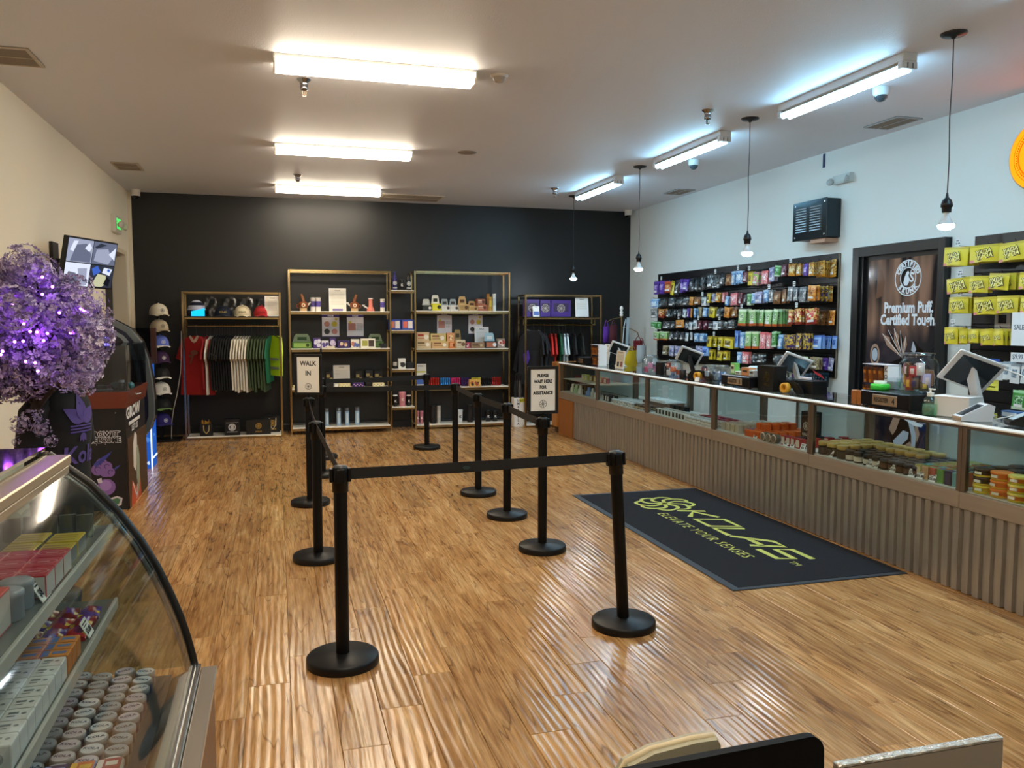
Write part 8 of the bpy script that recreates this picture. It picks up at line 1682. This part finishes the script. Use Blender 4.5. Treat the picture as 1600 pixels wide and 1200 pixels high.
def deli(name, x, y, z, w, d, h, cols, label, group=None, cat='box', art=0, yawc=0.0, tag=None):
    """carton lying flat: big printed top"""
    m = MB().box(-w / 2, w / 2, -d / 2, d / 2, 0, h, 0, 0.002); TP = (Vector((1, 0, 0)), Vector((0, 1, 0)))
    put2d(m, *rect2(-w * .47, w * .47, -d * .47, d * .47), (0, 0, h), TP, 1, off=0.0004); put2d(m, *rect2(-w * .47, w * .47, h * .06, h * .94), (0, -d / 2, 0), FRONT, 2, off=0.0004); put2d(m, *rect2(-d * .47, d * .47, h * .06, h * .94), (w / 2, 0, 0), RIGHT, 2, off=0.0004)
    if art == 1:
        put2d(m, *circle2(d * .34, 18, d * .30), (0, 0, h), TP, 3, 1.2, 0.8, off=0.001); put2d(m, *rect2(-w * .2, w * .2, -d * .06, d * .06), (0, 0, h), TP, 3, off=0.001)
    elif art == 2:
        put2d(m, *rect2(-w * .32, w * .05, d * .02, d * .2), (0, 0, h), TP, 3, off=0.001); put2d(m, *rect2(-w * .32, -w * .02, -d * .2, -d * .12), (0, 0, h), TP, 3, off=0.001); put2d(m, *circle2(d * .10, 10), (w * .25, d * .02, h), TP, 3, off=0.001)
        put2d(m, *circle2(h * .25, 12), (0, -d / 2, h * .5), FRONT, 3, off=0.001)
    elif art == 3:
        put2d(m, *rect2(-w * .45, -w * .2, -d * .4, d * .4), (0, 0, h), TP, 3, off=0.001); put2d(m, *rect2(-w * .1, w * .38, -d * .12, d * .22), (0, 0, h), TP, 3, off=0.001)
    elif art == 4:
        for i in range(3): put2d(m, *rect2(-w * .40, w * .35, d * (-.34 + .24 * i), d * (-.24 + .24 * i)), (0, 0, h), TP, 3, off=0.001)
    cols = list(cols) + [cols[-1]] * (4 - len(cols)); m.build(name, [mat(c, 0.35) for c in cols], None, (x, y, z), yawc, label, cat, group)
Z1, Z2, Z3 = 0.9505, 0.7105, 0.4355
# top shelf
for i, (x, y) in enumerate(((-0.575, 2.50), (-0.665, 2.52), (-0.575, 2.39), (-0.665, 2.41))): deli('flat_carton', x, y, Z1, 0.08, 0.10, 0.045, ('c9b428', 'd0bc30', '6a727a', 'a08a20'), f'yellow carton with grey stripe, {["far right", "far left", "near right", "near left"][i]} of four on the top shelf', 'yellow cartons on the top shelf', art=4)
for i in range(4):
    for j in range(3): deli('flat_carton', -0.562 - 0.070 * i, 2.300 - 0.082 * j, Z1, 0.068, 0.080, 0.055, ('b83038', 'c2363c', 'c6c4c0', 'e0a8a8'), f'red-topped carton with oval print, {ORD[i]} from the glass in the {["far", "middle", "near"][j]} row', 'red-topped cartons on the top shelf', art=1)
for i in range(2):
    for j in range(2): MB().lathe([(0.03, 0), (0.034, 0.004), (0.034, 0.05), (0.036, 0.052), (0.036, 0.062), (0.03, 0.066), (0.0, 0.066)], n=18).build('grey_tub', mat('9aa2ac', 0.3), None, (-0.575 - 0.08 * i, 2.045 - 0.075 * j, Z1), 0, f'grey-lidded round tub, {["front", "rear"][i]} of the {["far", "near"][j]} pair on the top shelf', 'tub', 'grey tubs on the top shelf')
for i in range(2): deli('flat_carton', -0.60 - 0.095 * i, 1.86, Z1, 0.09, 0.14, 0.085, ('c83226', 'd23a2a', 'b8b4ae', 'e8a040'), ['bright red carton with orange print nearest the viewer on the top shelf', 'bright red carton beside another one, farther from the glass'][i], 'bright red cartons near the viewer', art=4)
for i in range(6): MB().sheet(lambda u, v: ((u - 0.5) * 0.05, -0.012 * math.sin(PI * u), v * 0.10 - (0.02 * (2 * u - 1) ** 2 if v > 0.9 else 0)), 6, 4).box(-0.022, 0.022, 0.0, 0.012, 0, 0.07, 1).build('blister_pack', [FILM, mat('8d8c84', 0.6)], None, (-0.560 - 0.048 * i, 2.66 + 0.012 * (i % 2), Z1), 0.1, f'clear upright blister pack, {ORD[i]} from the glass behind the yellow cartons', 'packet', 'blister packs on the top shelf')
card(-0.528, 2.10, Z1, 'clear-backed white price card standing before the red-topped cartons', 0.07, 0.06, PI / 2, 0.5, words=('$8.00',))
# middle shelf
k = 0
for i in range(5):
    for j in range(3):
        c = [('5a3a9a', '8a2a3a', 'c0a030'), ('8a2430', '6a3a9a', 'b08a2a'), ('b02a30', '7a2a5a', 'd8b83a')][(i + j) % 3]
        m = MB().sheet(lambda u, v: ((u - 0.5) * 0.055, (v - 0.5) * 0.075, 0.012 + 0.02 * math.sin(PI * u) * math.sin(PI * v) + 0.004 * math.sin(17 * u + 9 * v + i)), 5, 5, lambda a, b: 1 if (a in (2, 3) and b in (1, 2, 3)) else (2 if (a + b) % 5 == 0 else 0)).box(-0.026, 0.026, -0.036, 0.036, 0, 0.012, 0)
        m.build('sweet_packet', [mat(c[0], 0.2), mat(c[1], 0.2), mat(c[2], 0.25)], None, (-0.555 - 0.058 * i, 2.66 - 0.085 * j, Z2), random.uniform(-0.2, 0.2), f'shiny purple and red sweet packet, {ORD[i]} from the glass, {["far", "middle", "near"][j]} row', 'packet', 'sweet packets on the middle shelf')
for i in range(2): MB().sheet(lambda u, v: ((u - 0.5) * 0.08, (v - 0.5) * 0.09, 0.03 * math.sin(PI * u) * math.sin(PI * v) + 0.006 * math.sin(20 * u)), 8, 8).box(-0.03, 0.03, -0.03, 0.03, 0, 0.012, 1).build('clear_bag', [FILM, mat('8a5a48', 0.5)], None, (-0.60 - 0.10 * i, 2.425, Z2), 0.3 * i, ['crinkled clear bag between sweet packets and orange cartons', 'second crinkled clear bag, farther from the glass'][i], 'bag', 'clear bags on the middle shelf')
for i in range(4):
    for j in range(3):
        lil = (j == 2 and i in (2, 3)); deli('flat_carton', -0.553 - 0.068 * i, 2.345 - 0.048 * j, Z2, 0.066, 0.046, 0.05, ('d88a3a', 'e0964a', 'c97a34', '6a8ac0') if not lil else ('9a6ab0', 'd8c04a', '9a6ab0', 'e0d060'), f'{"lilac and yellow" if lil else "orange"} carton with blue mark, {ORD[i]} from the glass, {["far", "middle", "near"][j]} row', 'orange cartons on the middle shelf', art=3)
for i in range(5):
    for j in range(8):
        deli('flat_carton', -0.546 - 0.056 * i, 2.185 - 0.056 * j, Z2 + 0.0, 0.054, 0.054, 0.054, ('dfe4e4', 'e6eaea', 'd3dade', '8a9498'), f'white carton with small grey print, {ORD[i]} from the glass, {ORD[j]} row from far', 'white cartons on the middle shelf', art=2)
card(-0.52, 2.50, Z2, 'white price card standing before the sweet packets', 0.06, 0.05, PI / 2, 0.5, words=('$5.00',))
# deck
tubm = MB().lathe([(0.027, 0), (0.029, 0.004), (0.029, 0.03), (0.030, 0.031), (0.030, 0.042), (0.028, 0.044), (0.0, 0.044)], n=20, mi=[0, 0, 0, 1, 1, 1]); put2d(tubm, *circle2(0.026, 20), (0, 0, 0.044), (Vector((1, 0, 0)), Vector((0, 1, 0))), 2, off=0.0006); txt(tubm, 'KOLA', 0.016, (0, 0, 0.0446), (Vector((1, 0, 0)), Vector((0, 1, 0))), 0, 0.0006, off=0.0008)
tme = [tubm.mesh('lidded_tub', [mat(a, 0.3), mat('8a8f96', 0.3), mat(b, 0.4)]) for a, b in (('34507a', 'dfe6ee'), ('4a3a6a', 'c9c6d4'), ('3a4048', 'aab4c0'))]
for i in range(4):
    for j in range(10): link('lidded_tub', tme[(i + j // 3) % 3], None, (-0.425 - 0.063 * i, 2.765 - 0.062 * j + 0.022 * (i % 2), Z3), random.uniform(-0.4, 0.4), f'small round tub with pale printed lid, {ORD[i]} from the glass, {ORD[j]} from the far end', 'tub', 'round tubs on the deck')
for i in range(4): deli('flat_carton', -0.425 - 0.06 * i, 2.165, Z3, 0.057, 0.06, 0.06, [('8a2a30', 'a83a40', 'c0bcb4', 'e0d8d0'), ('3a6ab0', 'e07030', '2a3a70', 'f0c040'), ('2a2450', '3a3470', '1a1838', '8aa0e0'), ('1e2238', '2c3054', '181a30', '60c0a0')][i], ['dark red carton at the near end of the deck tubs', 'orange and blue carton beside the dark red one on the deck', 'dark purple carton, third from the glass on the deck', 'dark blue carton, fourth from the glass on the deck'][i], 'dark cartons on the deck', art=3)
for i in range(4):
    for j in range(2): deli('flat_carton', -0.428 - 0.068 * i, 2.098 - 0.075 * j, Z3, 0.066, 0.072, 0.05, ('d8d6cc', 'e2e0d6', 'cfcdc2', 'a83a40') if j == 0 else ('d8d6cc', 'e2e0d6', 'cfcdc2', '9a9a94'), f'cream carton with {["red stripe", "grey print"][j]}, {ORD[i]} from the glass at the near end of the deck', 'cream cartons on the deck', art=3)
card(-0.385, 2.16, Z3, 'white price card leaning at the near end of the deck', 0.055, 0.05, PI / 2, 0.5, words=('$4.00',))
t = thing('acrylic_box', 'small clear acrylic box with white card on the far top of the case', 'box', (-0.93, 2.74, 1.203)); MB().box(-0.10, 0.10, -0.06, 0.06, 0, 0.20, 0, 0.002).build('shell', ACRYL, t); MB().box(-0.05, 0.08, -0.01, 0.0, 0.004, 0.11).build('card', PAPER, t)
# ================================================================ VIEWER'S OWN COUNTER (bottom edge)
t = thing('service_desk', 'plain service desk under the viewer, below the picture', 'desk', (0.85, 0.62, 0)); MB().box(-0.60, 0.60, -0.32, 0.34, 0.78, 0.82, 0, 0.004).build('desk_top', mat('3a2c20', 0.4), t)
for sx in (-1, 1): MB().box(sx * 0.56 - 0.02, sx * 0.56 + 0.02, -0.30, 0.32, 0, 0.779).build('side_panel', mat('2a2018', 0.5), t)
def rr(x0, x1, z0, z1, r, n=6):
    o = []
    for cx, cz, a0 in ((x1 - r, z0 + r, -PI / 2), (x1 - r, z1 - r, 0), (x0 + r, z1 - r, PI / 2), (x0 + r, z0 + r, PI)):
        for i in range(n + 1): a = a0 + PI / 2 * i / n; o.append((cx + r * math.cos(a), cz + r * math.sin(a)))
    return o
t = thing('black_tablet', 'black rounded tablet back rising at the bottom edge', 'tablet', (0.545, 0.88, 0.821)); m = MB().prism(rr(-0.165, 0.135, 0.0, 0.240, 0.022), 'y', -0.006, 0.006); o = m.build('body', mat('020203', 0.6, spec=0.2), t); o.rotation_euler = (0, -0.03, 0)
MB().box(-0.06, 0.06, -0.05, 0.05, 0, 0.012).build('foot', BLACKM, t)
t = thing('cream_reader', 'cream card reader with rounded top beside the black tablet', 'card reader', (0.495, 0.945, 0.821)); m = MB(); P_ = [(-0.070, 0.0), (-0.080, 0.178), (-0.066, 0.200), (-0.03, 0.213), (0.03, 0.219), (0.062, 0.219), (0.067, 0.21), (0.065, 0.18), (0.056, 0.0)]
m.prism(P_, 'y', -0.004, 0.022); m.build('body', mat('a9a48c', 0.5), t); MB().tube([(p[0], 0.009, p[1]) for p in P_[1:8]], 0.0045, 6).build('rim', mat('d8c9a4', 0.45), t, label='pale cream rim')
t = thing('acrylic_divider', 'upright acrylic panel with bright cut edge at the bottom right', 'panel', (0.90, 0.935, 0.821)); MB().box(-0.16, 0.128, -0.006, 0.006, 0, 0.156).build('sheet', mat('8f857a', 0.25), t, label='greyish acrylic sheet'); MB().box(-0.16, 0.128, -0.0065, 0.0065, 0.1565, 0.1615, 0, 0.001).build('cut_edge', mat('d6d2c8', 0.15, 0.6, bump=0.8, bscale=60), t, label='bright rough cut edge')
